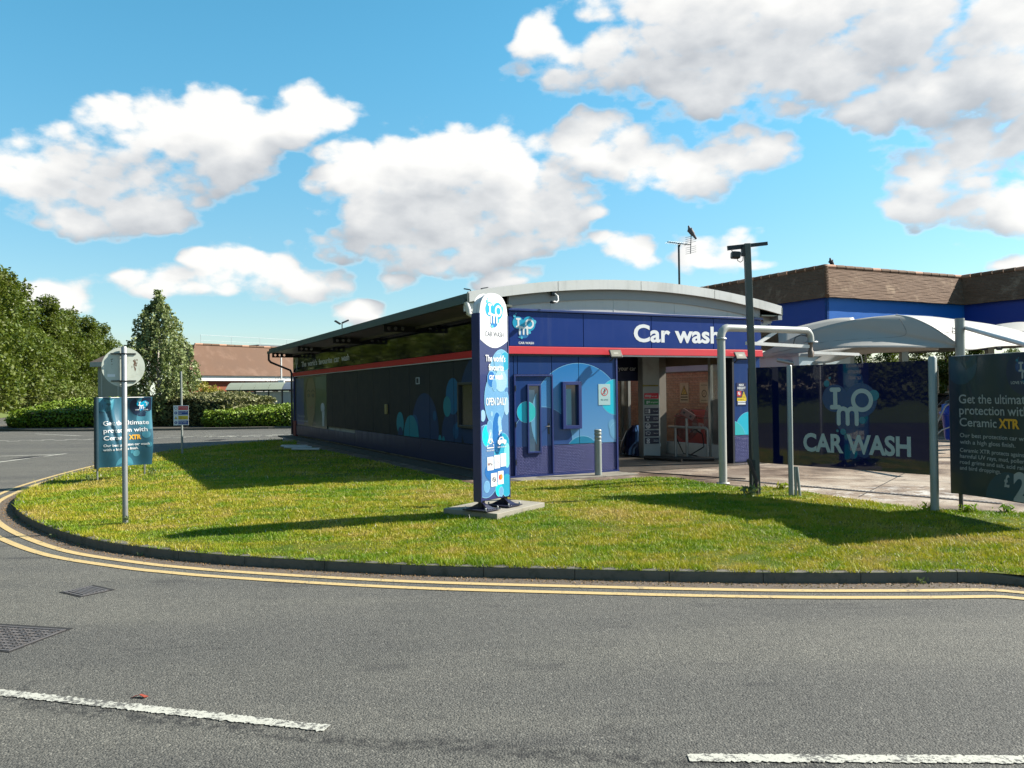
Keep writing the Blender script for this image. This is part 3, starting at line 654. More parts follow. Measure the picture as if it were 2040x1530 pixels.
# ================================================================ VEGETATION
LF_TREE = leafmat('broadleaf_foliage', (.045, .09, .006), (.14, .18, .012), (.09, .11, .008), trans=.22, pscale=.35)
LF_BIRCH = leafmat('birch_foliage', (.16, .21, .07), (.34, .39, .16), (.13, .17, .055), trans=.22, pscale=.8)
LF_HEDGE = leafmat('laurel_hedge_foliage', (.05, .085, .012), (.16, .22, .03), (.09, .13, .02), trans=.12, pscale=.8)
LF_VARI = leafmat('variegated_hedge_foliage', (.10, .11, .035), (.27, .27, .11), (.16, .15, .06), trans=.12, pscale=1.)
LF_LIME = leafmat('lime_hedge_foliage', (.10, .17, .008), (.22, .32, .02), (.15, .22, .012), trans=.12, pscale=1.)
LF_FERN = leafmat('verge_foliage', (.08, .12, .015), (.19, .23, .04), (.12, .13, .03), trans=.22, pscale=.4)
LF_GOLD = leafmat('golden_shrub_foliage', (.22, .20, .02), (.40, .34, .05), trans=.3)
BARK = M('bark', (.09, .07, .05), .9, var=.3, vscale=8, bump=.5, bscale=30)
BIRB = M('birch_bark', (.4, .38, .34), .85, var=.3, vscale=6)
TWIG = M('shade_twigs', (.018, .026, .008), .95, var=.3)
def sphere_dirs(n, rg):
    v = rg.normal(size=(n, 3)); return v/np.linalg.norm(v, axis=1)[:, None]
def crown_mesh(name, blobs, n, size, seed, up=.2, shell=.62):
    """leaf quads through a crown made of many uneven clumps"""
    rg = np.random.default_rng(seed); vol = np.array([b[3]**2 for b in blobs]); cnt = (vol/vol.sum()*n).astype(int); P = []
    for (x, y, z, r, sz), c in zip(blobs, cnt):
        d = sphere_dirs(c, rg); rad = r*(shell+(1-shell)*rg.random(c)**.6)*(1+.18*np.sin(d[:, 0]*6+x)*np.sin(d[:, 2]*7+y)+rg.normal(0, .07, c))
        P.append(np.stack([x+d[:, 0]*rad, y+d[:, 1]*rad, z+d[:, 2]*rad*sz], 1))
    P = np.concatenate(P); P = P[P[:, 2] > .05]
    return tri_mesh(name, quads(len(P), P, size, up, rg, .62), 4)
def tree_proto(seed, h, rad, low, n, size, blobs_n=26):
    rg = random.Random(seed); bl = []
    for k in range(blobs_n):
        z = low+(h-low)*(.08+.9*rg.random()**.85); f = (z-low)/(h-low); rr_ = rad*(1.05-.72*f**1.6)*(.35 if f < .05 else 1)
        a = rg.uniform(0, 6.28); q = rr_*(.25+.6*rg.random()); s = rad*rg.uniform(.26, .46)*(1.1-.5*f)
        bl.append((q*math.cos(a), q*math.sin(a), z, s, rg.uniform(.7, .95)))
    bl.append((0, 0, h-rad*.22, rad*.25, 1.1)); bl.append((0, 0, low+(h-low)*.5, rad*.55, 1.2))
    cm = crown_mesh('crown', bl, n, size, seed, .25); cm.materials.append(LF_TREE)
    mb = MB(); top = h*.75
    pts = [(0, 0, -.3)]+[(rg.uniform(-.25, .25)*k/3, rg.uniform(-.25, .25)*k/3, top*k/5) for k in range(1, 6)]
    mb.tube(pts, [rad*.075*(1.15-.17*k) for k in range(6)], 9)
    for (x, y, z, s, _) in bl[:12]:
        z0 = max(low*.7, z-rad*.8); mb.tube([(0, 0, z0), (x*.5, y*.5, (z0+z)/2+.3), (x, y, z)], [rad*.03, rad*.02, rad*.008], 5)
    return cm, mb
protos = []
for sd in (11, 22, 33):
    cm, mb = tree_proto(sd, 17.5, 6.2, 1.2, 19000, (.24, .60), 38); tm = mb.build('trunk', BARK); me = tm.data; bpy.data.objects.remove(tm); protos.append((cm, me))
def place_tree(i, x, y, s, rz, label, group, zs=1., z=0.):
    t = thing('broadleaf_tree', label, 'tree', (x, y, z), rz, group); t.scale = (s, s, s*zs)
    link('crown', protos[i % 3][0], t); link('trunk', protos[i % 3][1], t); return t
ORD = ['first', 'second', 'third', 'fourth', 'fifth', 'sixth', 'seventh', 'eighth', 'ninth', 'tenth', 'eleventh', 'twelfth', 'thirteenth', 'fourteenth', 'fifteenth', 'sixteenth', 'seventeenth', 'eighteenth', 'nineteenth', 'twentieth', 'twenty-first', 'twenty-second', 'twenty-third', 'twenty-fourth']
rt = random.Random(4)
def belt_x(y, off): return -57-.355*(y-89)+off
ny = 0
Ys = [-30, -18, -8, 0, 7, 14, 21, 29, 37, 46, 55, 64, 72, 80, 88, 97, 106, 116, 127, 139, 154, 172, 196, 235]
for k, y in enumerate(Ys):
    x = belt_x(y, rt.uniform(-1.2, 1.2)) if y > 30 else -36-(30-y)*.05+rt.uniform(-1, 1)
    place_tree(k, x, y, .88*rt.uniform(.92, 1.09), rt.uniform(0, 6), 'tall roadside tree in the left belt, %s from the near end' % ORD[k], 'belt of trees beyond the road on the left', z=.2)
for k, y in enumerate([4, 18, 34, 50, 66, 82, 96, 112, 130, 150, 175, 205]):
    place_tree(k+1, belt_x(y, -11) if y > 30 else -46, y, 1.0*rt.uniform(.9, 1.05), rt.uniform(0, 6), 'tall tree behind the left belt, %s from the near end' % ORD[k], 'second row of trees beyond the road', z=.3)
# verge bank with hedgerow scrub
bank = bpy.data.meshes.new('verge_bank'); B0 = [(-30, -60), (-30.2, 24.), (-51, 84), (-74, 149), (-125, 290)]
vs = []; 
for (x, y) in B0: vs += [(x, y, ROAD+.02), (x-2.5, y+.5, .9), (x-9, y+2, 1.6), (x-30, y+6, 1.5)]
bank.from_pydata(vs, [], [(i*4+k, i*4+k+1, i*4+k+5, i*4+k+4) for i in range(4) for k in range(3)]); bank.update()
if bank.polygons[0].normal.z < 0: bank.flip_normals()
bo = link('verge_bank', bank, None, M('verge_grass', (.085, .12, .02), .95, var=.4, vscale=.6, bump=.6, bscale=8)); bo['kind'] = 'structure'
scr = []
for sd in (1, 2, 3):
    rg = random.Random(sd+50); bl = [(rg.uniform(-3, 3), rg.uniform(-1.6, 1.6), rg.uniform(.6, 3.0), rg.uniform(.9, 1.5), .9) for _ in range(14)]
    m_ = crown_mesh('foliage', bl, 5200, (.2, .5), sd+70, .2, .7); m_.materials.append(LF_FERN); scr.append(m_)
for k, y in enumerate([-20, -8, 4, 15, 25, 34, 42, 49, 56, 62, 68, 74, 80, 86, 92, 99, 106, 114, 123, 134, 147, 163, 185, 215]):
    x = -52.2-.355*(y-82) if y > 26 else -33.5
    o = thing('hedgerow_scrub', 'bushy light green verge scrub below the trees, %s from the near end' % ORD[k], 'bush', (x, y, .2), 1.92, 'scrub along the verge bank'); o.scale = (1, 1, rt.uniform(.8, 1.15))
    link('foliage', scr[k % 3], o)
# birch on the far side of the roundabout
def birch():
    rg = np.random.default_rng(77); P = []; tw = MB()
    H = 8.3
    for k in range(290):
        f = rg.random()**.9; z0 = 1.3+f*6.6; rmax = 2.15*(1-((z0-3.2)/5.15)**1.55)*(1+.12*math.sin(z0*4.1)) if z0 > 3.2 else 2.05*(.82+.18*(z0-1.3)/1.9); rmax = max(rmax, .22)
        if z0 > 7.4: rmax = .3
        a = rg.uniform(0, 6.283); q = rmax*(.35+.65*rg.random()**.5); x, y = q*math.cos(a), q*math.sin(a); L = rg.uniform(.5, 1.7)*(1 if z0 < 7 else .35)
        n = int(60*L)+10; tt_ = rg.random(n); px = x*(1+.12*tt_)+rg.normal(0, .09, n); py = y*(1+.12*tt_)+rg.normal(0, .09, n); pz = z0+.25-tt_*L
        P.append(np.stack([px, py, pz], 1))
        if k % 2 == 0: tw.tube([(x*.15, y*.15, z0-.5), (x*.7, y*.7, z0+.2), (x, y, z0+.25), (x*1.1, y*1.1, z0+.25-L*.8)], [.03, .018, .01, .004], 4)
    for k in range(7):
        n = 40; a = rg.uniform(0, 6.28); P.append(np.stack([rg.normal(.1*math.cos(a), .07, n), rg.normal(.1*math.sin(a), .07, n), 7.5+rg.random(n)*.95], 1))
    P = np.concatenate(P); P = P[P[:, 2] > .35]
    return tri_mesh('crown', quads(len(P), P, (.11, .23), -.3, rg, .6), 4), tw
t = thing('birch_tree', 'tall weeping birch with drooping foliage behind the roundabout hedge', 'tree', (-21.7, 50.5, -.1)); t.scale = (1, 1, .985)
bm_, tw = birch(); link('crown', bm_, t, LF_BIRCH); tw.build('limbs', BARK, t)
MB().tube([(0, 0, -.2), (.06, 0, 2.2), (-.04, .05, 4.5), (.05, 0, 6.6), (.0, 0, 8.)], [.15, .12, .09, .05, .015], 8).build('trunk', BIRB, t)
# hedges on the roundabout
ISL = [(-20+14.4*(abs(math.cos(a))**.8)*(1 if math.cos(a) > 0 else -1), 57.5+11.2*(abs(math.sin(a))**.8)*(1 if math.sin(a) > 0 else -1)) for a in [2*math.pi*k/72 for k in range(72)]]
sheet('traffic_island', ISL, ROAD+.11, M('island_soil', (.05, .042, .03), .95, var=.3, bump=.6, bscale=20))
ik = bpy.data.objects.new('island_kerb', None); COL.objects.link(ik); ik['kind'] = 'structure'
iv = [Vector((*p, 0)) for p in ISL]; iv.append(iv[0]); KS = -1 if KS == 1 else 1
t_ = (iv[1]-iv[0]).normalized(); cen = Vector((-20, 57.5, 0)); KS = 1 if (Vector((-t_.y, t_.x, 0))).dot(iv[0]-cen) > 0 else -1
kerb_run([iv[i:i+2] for i in range(36, 72)]+[iv[i:i+2] for i in range(0, 4)]+[iv[i:i+2] for i in range(30, 36)], ROAD+.13, ik)
def hedge(name, label, c, rx, ry, h, n, mats, size, seed, rz=0., sq=.42, domed=.2, core=True, group=None, twotone=False):
    """box-like clipped hedge: superellipse plan, domed top, leaves on its skin and a twiggy inside"""
    rg = np.random.default_rng(seed); o = thing(name, label, 'hedge', (*c, ROAD+.1), rz, group)
    def rad(a): ca, sa = np.cos(a), np.sin(a); return 1/((np.abs(ca)**(2/sq)+np.abs(sa)**(2/sq))**(sq/2))
    def topz(fx, fy): return h*(1-domed*np.clip(fx*fx+fy*fy, 0, 1)**1.0)*(1+.05*np.sin(fx*5+seed)+.04*np.sin(fy*7+seed*2))
    ns = int(n*.5); a = rg.uniform(0, 2*np.pi, ns); r_ = rad(a); z = rg.random(ns); bulge = 1-.10*(z-.45)**2*4
    fx, fy = np.cos(a)*r_*bulge, np.sin(a)*r_*bulge; tz = topz(fx, fy)
    P1 = np.stack([fx*rx+rg.normal(0, .05, ns), fy*ry+rg.normal(0, .05, ns), z*tz+rg.normal(0, .05, ns)], 1)
    nt = n-ns; a = rg.uniform(0, 2*np.pi, nt); q = rg.random(nt)**.5*rad(a); fx, fy = np.cos(a)*q, np.sin(a)*q
    P2 = np.stack([fx*rx, fy*ry, topz(fx, fy)+rg.normal(0, .05, nt)+.05*np.sin(fx*rx*3)*np.sin(fy*ry*3)], 1)
    me = tri_mesh('foliage', quads(n, np.concatenate([P1, P2]), size, .25, rg, .65), 4); link('foliage', me, o, mats)
    if core:
        mb = MB(); N = 40; rings = []
        for zz, s in ((0, .93), (.5, .95), (.86, .92), (.93, .8)):
            rings.append([(math.cos(2*math.pi*k/N)*rad(2*math.pi*k/N)*rx*s, math.sin(2*math.pi*k/N)*rad(2*math.pi*k/N)*ry*s, float(topz(math.cos(2*math.pi*k/N)*s*rad(2*math.pi*k/N), math.sin(2*math.pi*k/N)*s*rad(2*math.pi*k/N)))*zz) for k in range(N)])
        vs = [p for r0_ in rings for p in r0_]; mb.add(vs, [(i*N+k, i*N+(k+1) % N, (i+1)*N+(k+1) % N, (i+1)*N+k) for i in range(3) for k in range(N)]+[tuple(range(3*N, 4*N))])
        mb.build('twigs', TWIG, o)
    return o
hedge('clipped_hedge', 'broad low domed hedge at the left end of the roundabout', (-25.9, 54.6), 5.9, 4.6, 1.78, 20000, LF_LIME, (.12, .24), 5, .1, domed=.46)
hedge('clipped_hedge', 'tall pale mottled hedge in the middle of the roundabout behind the small sign', (-19.6, 52.6), 3.9, 3.2, 1.9, 16000, LF_VARI, (.11, .24), 6, -.25, domed=.12)
hedge('clipped_hedge', 'low lime green hedge on the right of the roundabout near the building', (-12.5, 50.6), 5.9, 3.4, 1.22, 19000, LF_LIME, (.11, .22), 7, .1, domed=.30)
# golden shrub and a few others beside the far store
def shrub(name, label, c, r, h, n, mat, size, seed, cat='bush', group=None):
    rg = random.Random(seed); bl = [(rg.uniform(-r*.5, r*.5), rg.uniform(-r*.4, r*.4), rg.uniform(.25, .8)*h, r*rg.uniform(.3, .5), .9) for _ in range(12)]
    o = thing(name, label, cat, c, 0, group); link('foliage', crown_mesh('foliage', bl, n, size, seed, .1, .5), o, mat)
    mb = MB()
    for b in bl[:7]: mb.tube([(0, 0, 0), (b[0]*.6, b[1]*.6, b[2]*.6), (b[0], b[1], b[2])], [.04, .03, .01], 5)
    mb.build('stems', BARK, o); return o
shrub('golden_shrub', 'round golden yellow shrub in front of the brick wall', (-24.4, 66, ROAD), 1.5, 3.3, 2200, LF_GOLD, (.12, .25), 3)
shrub('straggly_shrub', 'thin straggly olive bush left of the trolley shelter', (-20.6, 65.5, ROAD), 1.1, 2.3, 500, LF_GOLD, (.1, .2), 9)
# trees beyond the yard on the right
for k, (u, y, s, ww, lb) in enumerate([(1668, 62, .27, 0, 'small dark tree beyond the yard, leftmost behind the canopy columns'), (1722, 60, .30, 0, 'green tree beyond the yard between the two canopy columns'), (1775, 62, .31, 0, 'green tree beyond the yard behind the right canopy column'), (1830, 58, .30, 0, 'leafy tree beyond the yard left of the camper van'),
     (1885, 60, .33, 0, 'leafy tree beyond the yard above the camper van'), (1940, 64, .31, 0, 'leafy tree beyond the yard behind the numbered column'), (2015, 75, .31, 0, 'bluish distant tree right of the numbered column'), (2090, 70, .33, 0, 'tree beyond the yard past the right banner')]):
    x = (u-1020)/1640*y; place_tree(k, x, y, s, k*1.3, lb, 'trees beyond the yard', z=-.4)
hedge('boundary_hedge', 'dark boundary hedge behind the camper van at the back of the yard', (27, 64), 14, 2, 2.9, 14000, LF_TREE, (.2, .45), 15, 0., domed=.1)

# ================================================================ CAR WASH BUILDING (local x along the front, y into the building)
ANG = math.atan2(.448, .894)
C0 = Vector((-.06, 16.3, 0)); E1 = Vector((math.cos(ANG), math.sin(ANG), 0)); E2 = Vector((-math.sin(ANG), math.cos(ANG), 0))
def W(x, y, z=0.): return C0+E1*x+E2*y+Vector((0, 0, z))
BW, BL = 6.55, 20.15
cw = thing('car_wash_building', 'low navy blue car wash building with red stripe and arched white roof edge', 'car wash', C0, ANG)
def treadm(name, rgb):
    m = bpy.data.materials.new(name); m.use_nodes = True; t = NT(m.node_tree); b = t.n['Principled BSDF']
    s = t.new('ShaderNodeSeparateXYZ'); t.l.new(t.new('ShaderNodeTexCoord').outputs['Object'], s.inputs[0])
    h = t.math('ADD', s.outputs[0], s.outputs[1])
    def bars(sg, o):
        a = t.math('MULTIPLY', t.math('ADD', h, t.math('MULTIPLY', s.outputs[2], sg)), 1/.062)
        c = t.math('MULTIPLY', t.math('SUBTRACT', h, t.math('MULTIPLY', s.outputs[2], sg)), 1/.062)
        fa = t.math('ABSOLUTE', t.math('SUBTRACT', t.math('FRACT', t.math('ADD', a, o)), .5)); fc = t.math('ABSOLUTE', t.math('SUBTRACT', t.math('FRACT', t.math('ADD', c, o)), .5))
        return t.math('SUBTRACT', 1., t.math('ADD', t.math('MULTIPLY', t.math('POWER', fa, 2.), 40.), t.math('MULTIPLY', t.math('POWER', fc, 2.), 6.)), clamp=True)
    hh = t.math('MAXIMUM', bars(1., 0.), bars(-1., .5))
    n = t.noise(t.new('ShaderNodeTexCoord').outputs['Object'], 2.2, 5, .6)
    col = t.mix(n, tuple(c*.8 for c in rgb), tuple(c*1.25 for c in rgb)); col = t.mix(t.math('MULTIPLY', hh, .4), col, tuple(min(1, c*2.) for c in rgb))
    t.l.new(col, b.inputs['Base Color']); b.inputs['Roughness'].default_value = .32; b.inputs['Metallic'].default_value = .25
    bn = t.new('ShaderNodeBump'); bn.inputs['Strength'].default_value = .9; bn.inputs['Distance'].default_value = .006
    t.l.new(hh, bn.inputs['Height']); t.l.new(bn.outputs[0], b.inputs['Normal']); return m
TREAD = treadm('navy_tread_plate', (.014, .024, .13))
def dirtywall():
    """dark plinth with pale lime deposit along its upper edge"""
    m = bpy.data.materials.new('limescaled_plinth'); m.use_nodes = True; t = NT(m.node_tree); b = t.n['Principled BSDF']
    c = t.new('ShaderNodeTexCoord').outputs['Object']; s = t.new('ShaderNodeSeparateXYZ'); t.l.new(c, s.inputs[0])
    mp = t.new('ShaderNodeMapping'); t.l.new(c, mp.inputs[0]); mp.inputs['Scale'].default_value = (1, 1.6, .25)
    n = t.noise(mp.outputs[0], 2., 6, .7)
    k = t.math('MULTIPLY', t.mapr(t.math('ADD', s.outputs[2], t.math('MULTIPLY', n, .35)), .35, .75), t.mapr(s.outputs[1], 3., 13.))
    col = t.mix(t.math('MULTIPLY', k, t.mapr(n, .3, .6)), (.006, .010, .065), (.15, .14, .20))
    t.l.new(col, b.inputs['Base Color']); b.inputs['Roughness'].default_value = .45; return m
PLN = dirtywall()
G_ = .006
def panel(x0, x1, z0, z1, mat, face='f', name='wall_panel', d0=0., d1=.06):
    if face == 'f': return boxo(name, x0+G_, x1-G_, d0, d1, z0+G_, z1-G_, mat, cw, .004)
    return boxo(name, d0, d1, x0+G_, x1-G_, z0+G_, z1-G_, mat, cw, .004)
# structural core so that nothing shows through the joints
DARKIN = M('tunnel_lining', (.42, .40, .36), .6, var=.25, vscale=1.2, dirt=(.09, .055, .03), dirtf=.7, dscale=1.2)
boxo('core_wall', .06, .14, .06, BL-.02, 0, 3.36, DARKIN, cw)      # left side wall
boxo('core_wall', .14, 2.50, .06, .14, 0, 3.36, DARKIN, cw)
boxo('lintel', 2.50, BW-.06, .06, .2, 2.45, 3.36, DARKIN, cw)
boxo('inner_wall', 2.44, 2.50, .14, BL-.1, 0, 3.3, DARKIN, cw)
boxo('pier_core', 5.76, BW-.06, .06, .16, 0, 2.45, NAVYD, cw)
boxo('ceiling', .14, BW, .2, BL-.1, 3.20, 3.28, M('tunnel_ceiling', (.40, .38, .34), .7, var=.2), cw)
boxo('bay_floor', 2.5, BW-.1, -.3, BL, -.05, .006, BAYF, cw)
# front, left of the opening
for a in ((0, .1, .61, 2.45), (.1, .19, 2.045, 2.45), (.19, .97, 2.045, 2.45), (.97, 1.61, .61, 2.45), (1.61, 2.52, .61, 2.45)): panel(*a, NAVYD)
panel(0, .1, .03, .61, TREAD, name='tread_plate'); panel(.97, 2.52, .03, .61, TREAD, name='tread_plate')
boxo('base_rail', -.03, 2.56, -.045, .06, 0, .035, FRAMEB, cw); boxo('corner_post', 2.52, 2.56, -.02, .14, .035, 2.45, FRAMEB, cw)
boxo('corner_post', -.03, 0, -.02, .06, .035, 2.45, NAVYD, cw)
# right pier
panel(5.76, BW, .64, 2.45, NAVYD); panel(5.76, BW, .03, .64, TREAD, name='tread_plate'); boxo('corner_post', 5.70, 5.755, -.015, .2, 0, 2.45, M('black_reveal', (.008, .01, .02), .5), cw)
# upper band, ledge, red stripe, trim
xs = [0, 1.72, 3.44, 5.16, BW+.03]
for a, b in zip(xs, xs[1:]): panel(a, b, 2.61, 3.31, NAVY, d0=-.03)
boxo('ledge', -.02, BW+.06, -.072, .05, 3.31, 3.36, FRAMEB, cw, .008)
boxo('red_stripe', -.035, BW+.04, -.06, .055, 2.455, 2.606, REDS, cw, .006)
boxo('white_trim', 2.56, 5.72, -.045, .05, 2.425, 2.452, WHITE, cw)
boxo('dark_trim', -.03, 2.52, -.04, 0, 2.42, 2.453, DKM, cw)
# side wall
sx = [0, 1.2, 2.84, 4.38, 5.88, 7.52, 9.07, 10.71, 12.22, 13.83, 14.66]
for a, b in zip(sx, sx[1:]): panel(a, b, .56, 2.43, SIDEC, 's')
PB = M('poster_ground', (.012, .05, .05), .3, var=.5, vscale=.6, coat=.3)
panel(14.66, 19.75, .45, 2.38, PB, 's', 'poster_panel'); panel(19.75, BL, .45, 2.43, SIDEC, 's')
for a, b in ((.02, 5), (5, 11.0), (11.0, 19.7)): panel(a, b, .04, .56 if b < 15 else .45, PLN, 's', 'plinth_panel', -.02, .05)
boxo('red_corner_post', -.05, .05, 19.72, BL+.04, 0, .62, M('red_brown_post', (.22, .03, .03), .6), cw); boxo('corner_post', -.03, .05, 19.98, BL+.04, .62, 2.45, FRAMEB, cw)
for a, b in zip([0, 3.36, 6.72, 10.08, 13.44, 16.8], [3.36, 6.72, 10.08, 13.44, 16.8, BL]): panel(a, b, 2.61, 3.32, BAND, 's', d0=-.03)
boxo('red_stripe', -.055, .05, .06, BL+.02, 2.455, 2.606, M('red_side_trim', (.72, .02, .03), .45, var=.08, spec=.2), cw, .006)
boxo('white_trim', -.045, .0, .02, BL, 2.432, 2.452, WHITE, cw)
boxo('eaves_beam', -.06, .05, .0, BL, 3.322, 3.40, SOFF, cw)
# front prints
mb = MB(); L = [B_BIG, B_CY, B_AQ, B_MID, B_LT, B_DK, B_EDGE, M('bubble_teal', (.0, .20, .36), .32)]
def bub(c, r, m, regs, y, edge=True, n=56):
    for (a, b, e, f) in regs:
        if edge:
            q = clip(circ(c[0], c[1], r+.008, n), a, b, e, f)
            if q: mb.flat(q, y+.0006, 6)
        q = clip(circ(c[0], c[1], r, n), a, b, e, f)
        if q: mb.flat(q, y, m)
RG = [(.978, 1.604, .62, 2.43), (1.616, 2.512, .62, 2.43), (.196, .964, 2.052, 2.43)]
bub((1.6, 1.155), 1.12, 0, RG, -.0025); bub((2.51, 1.57), .37, 1, RG, -.0040); bub((.74, .69), .70, 5, RG, -.0040); bub((1.68, .35), .42, 7, RG, -.0052)
bub((2.44, .98), .12, 4, RG, -.0052, False); bub((2.53, .86), .17, 4, RG, -.0064)
mb.build('bubble_print', L, cw)
mb = MB(); RP = [(5.77, BW-.01, .65, 2.4)]
bub((6.2, .76), .41, 1, RP, -.0030); bub((5.62, .52), .47, 2, RP, -.0045); bub((6.45, .74), .13, 3, RP, -.006, False)
mb.build('bubble_print', L, cw)
# door with vision panel
door = boxo('door', .125, .945, -.012, .05, .03, 2.005, NAVYD, cw, .004)
mb = MB(); mb.box(.09, .125, -.045, .06, .0, 2.045).box(.945, .975, -.045, .06, 0, 2.045).box(.125, .945, -.045, .06, 2.008, 2.045); mb.build('door_frame', FRAMEB, cw, .004)
boxo('kick_plate', .13, .94, -.018, -.0122, .04, .60, TREAD, door)
mb = MB(); RD = [(.13, .94, .605, 2.0)]
bub((1.6, 1.155), 1.12, 0, RD, -.0145, n=110); bub((.74, .69), .70, 5, RD, -.0160); bub((.374, 1.295), .208, 1, RD, -.0175); mb.build('bubble_print', L, door)
mb = MB(); mb.box(.385, .42, -.05, -.0125, .47, 1.85).box(.66, .695, -.05, -.0125, .47, 1.85).box(.42, .66, -.05, -.0125, 1.815, 1.85).box(.42, .66, -.05, -.0125, .47, .505); mb.build('vision_frame', FRAMEB, door, .004)
PANE = M('blue_tinted_pane', (.05, .12, .20), .06, var=.15, coat=.6)
pn = boxo('vision_pane', .42, .66, -.022, -.018, .505, 1.815, PANE, door)
mb = MB(); RV = [(.43, .60, .51, 1.76)]; bub((1.6, 1.155), 1.12, 4, RV, -.0235, n=110); bub((.374, 1.295), .208, 2, RV, -.0245); mb.build('pane_overlay', L, pn)  # bubble reflections painted on the door glass
mb = MB(); mb.box(.86, .895, -.022, -.012, .84, 1.06).tube([(.878, -.012, 1.0), (.878, -.06, 1.0), (.80, -.062, .998), (.775, -.062, .99)], .009, 8); mb.build('handle', DKM, door)
for z in (.25, 1.0, 1.72): MB().tube([(.118, -.05, z), (.118, -.05, z+.11)], .012, 8).build('hinge', DKM, door)
# fixed window
mb = MB()
for a in ((1.18, 1.255, .93, 1.90), (1.555, 1.63, .93, 1.90), (1.255, 1.555, 1.83, 1.90), (1.255, 1.555, .93, 1.0)): mb.box(a[0], a[1], -.085, -.002, a[2], a[3])
wf = mb.build('window', FRAMEB, cw, .005)
wp = boxo('pane', 1.255, 1.555, -.012, -.007, 1.0, 1.83, M('dark_blue_glass', (.01, .05, .11), .05, coat=.6), wf)
mb = MB(); mb.flat([(1.262, 1.01), (1.42, 1.01), (1.42, 1.75), (1.262, 1.75)], -.0135, 0); mb.build('pane_overlay', M('pale_blind', (.17, .34, .42), .5), wp)
# wall signs
def signplate(name, x0, x1, z0, z1, mat, y=-.0085): return boxo(name, x0, x1, y, y+.006, z0, z1, mat, cw)
sg = signplate('no_entry_sign', 2.085, 2.375, 1.405, 1.845, M('pale_aqua_sign', (.42, .62, .64), .4))
mb = MB(); cx, cz = 2.232, 1.685
ring2d(mb, cx, cz, .088, .074, -.0105, 1); stroke(mb, [(cx-.055, cz-.055), (cx+.055, cz+.055)], .014, -.0112, 1)
mb.flat(circ(cx+.006, cz+.045, .013, 14), -.0108, 0); stroke(mb, [(cx+.004, cz+.028), (cx-.004, cz-.008)], .02, -.0107, 0); stroke(mb, [(cx-.004, cz-.008), (cx-.03, cz-.05)], .011, -.0107, 0); stroke(mb, [(cx-.004, cz-.008), (cx+.012, cz-.028), (cx+.012, cz-.055)], .011, -.0107, 0)
stroke(mb, [(cx+.004, cz+.02), (cx+.032, cz+.004)], .009, -.0107, 0); stroke(mb, [(cx+.002, cz+.02), (cx-.028, cz+.0)], .009, -.0107, 0)
put_text(mb, 'No entry', cx, 1.50, h=.034, y=-.0105, m=2, align='c', bold=.01); mb.build('pictogram', [TXD, M('sign_red', (.65, .02, .03), .4), M('sign_teal_text', (.02, .16, .2), .4)], sg)
RED_, YEL_, BLU_ = M('sign_red', (.65, .02, .03)), M('sign_yellow', (.80, .58, .02), .4, var=.05), M('sign_blue', (.01, .06, .30), .4, var=.05)
sg = signplate('max_height_sign', 5.83, 6.12, 1.33, 1.85, M('navy_sign', (.012, .02, .10), .35))
mb = MB(); put_text(mb, 'MAX', 5.975, 1.775, h=.05, y=-.0105, m=0, align='c', bold=.035); put_text(mb, 'HEIGHT', 5.975, 1.705, h=.05, wd=.24, y=-.0105, m=0, align='c', bold=.035)
put_text(mb, '2.0 METRES', 5.975, 1.672, h=.018, y=-.0105, m=0, align='c')
mb.flat([(5.84, 1.54), (5.965, 1.54), (5.965, 1.66), (5.84, 1.66)], -.0105, 1); mb.flat(circ(5.90, 1.605, .048, 24), -.011, 0); ring2d(mb, 5.90, 1.605, .046, .036, -.0115, 1); stroke(mb, [(5.875, 1.58), (5.925, 1.63)], .01, -.012, 1)
mb.flat([(5.975, 1.51), (6.11, 1.51), (6.04, 1.655)], -.0105, 2); mb.flat([(6.0, 1.525), (6.085, 1.525), (6.042, 1.62)], -.011, 3); mb.flat([(6.008, 1.53), (6.077, 1.53), (6.042, 1.606)], -.0115, 2)
mb.flat([(5.84, 1.43), (6.115, 1.43), (6.115, 1.505), (5.84, 1.505)], -.0105, 2); put_text(mb, 'Low headroom', 5.86, 1.458, h=.02, y=-.011, m=3)
mb.flat([(5.86, 1.40), (6.09, 1.40), (6.09, 1.424), (5.86, 1.424)], -.0105, 0); mb.flat([(5.86, 1.35), (6.09, 1.35), (6.09, 1.385), (5.86, 1.385)], -.0105, 0)
mb.build('sign_print', [TXW, RED_, YEL_, BLK], sg)
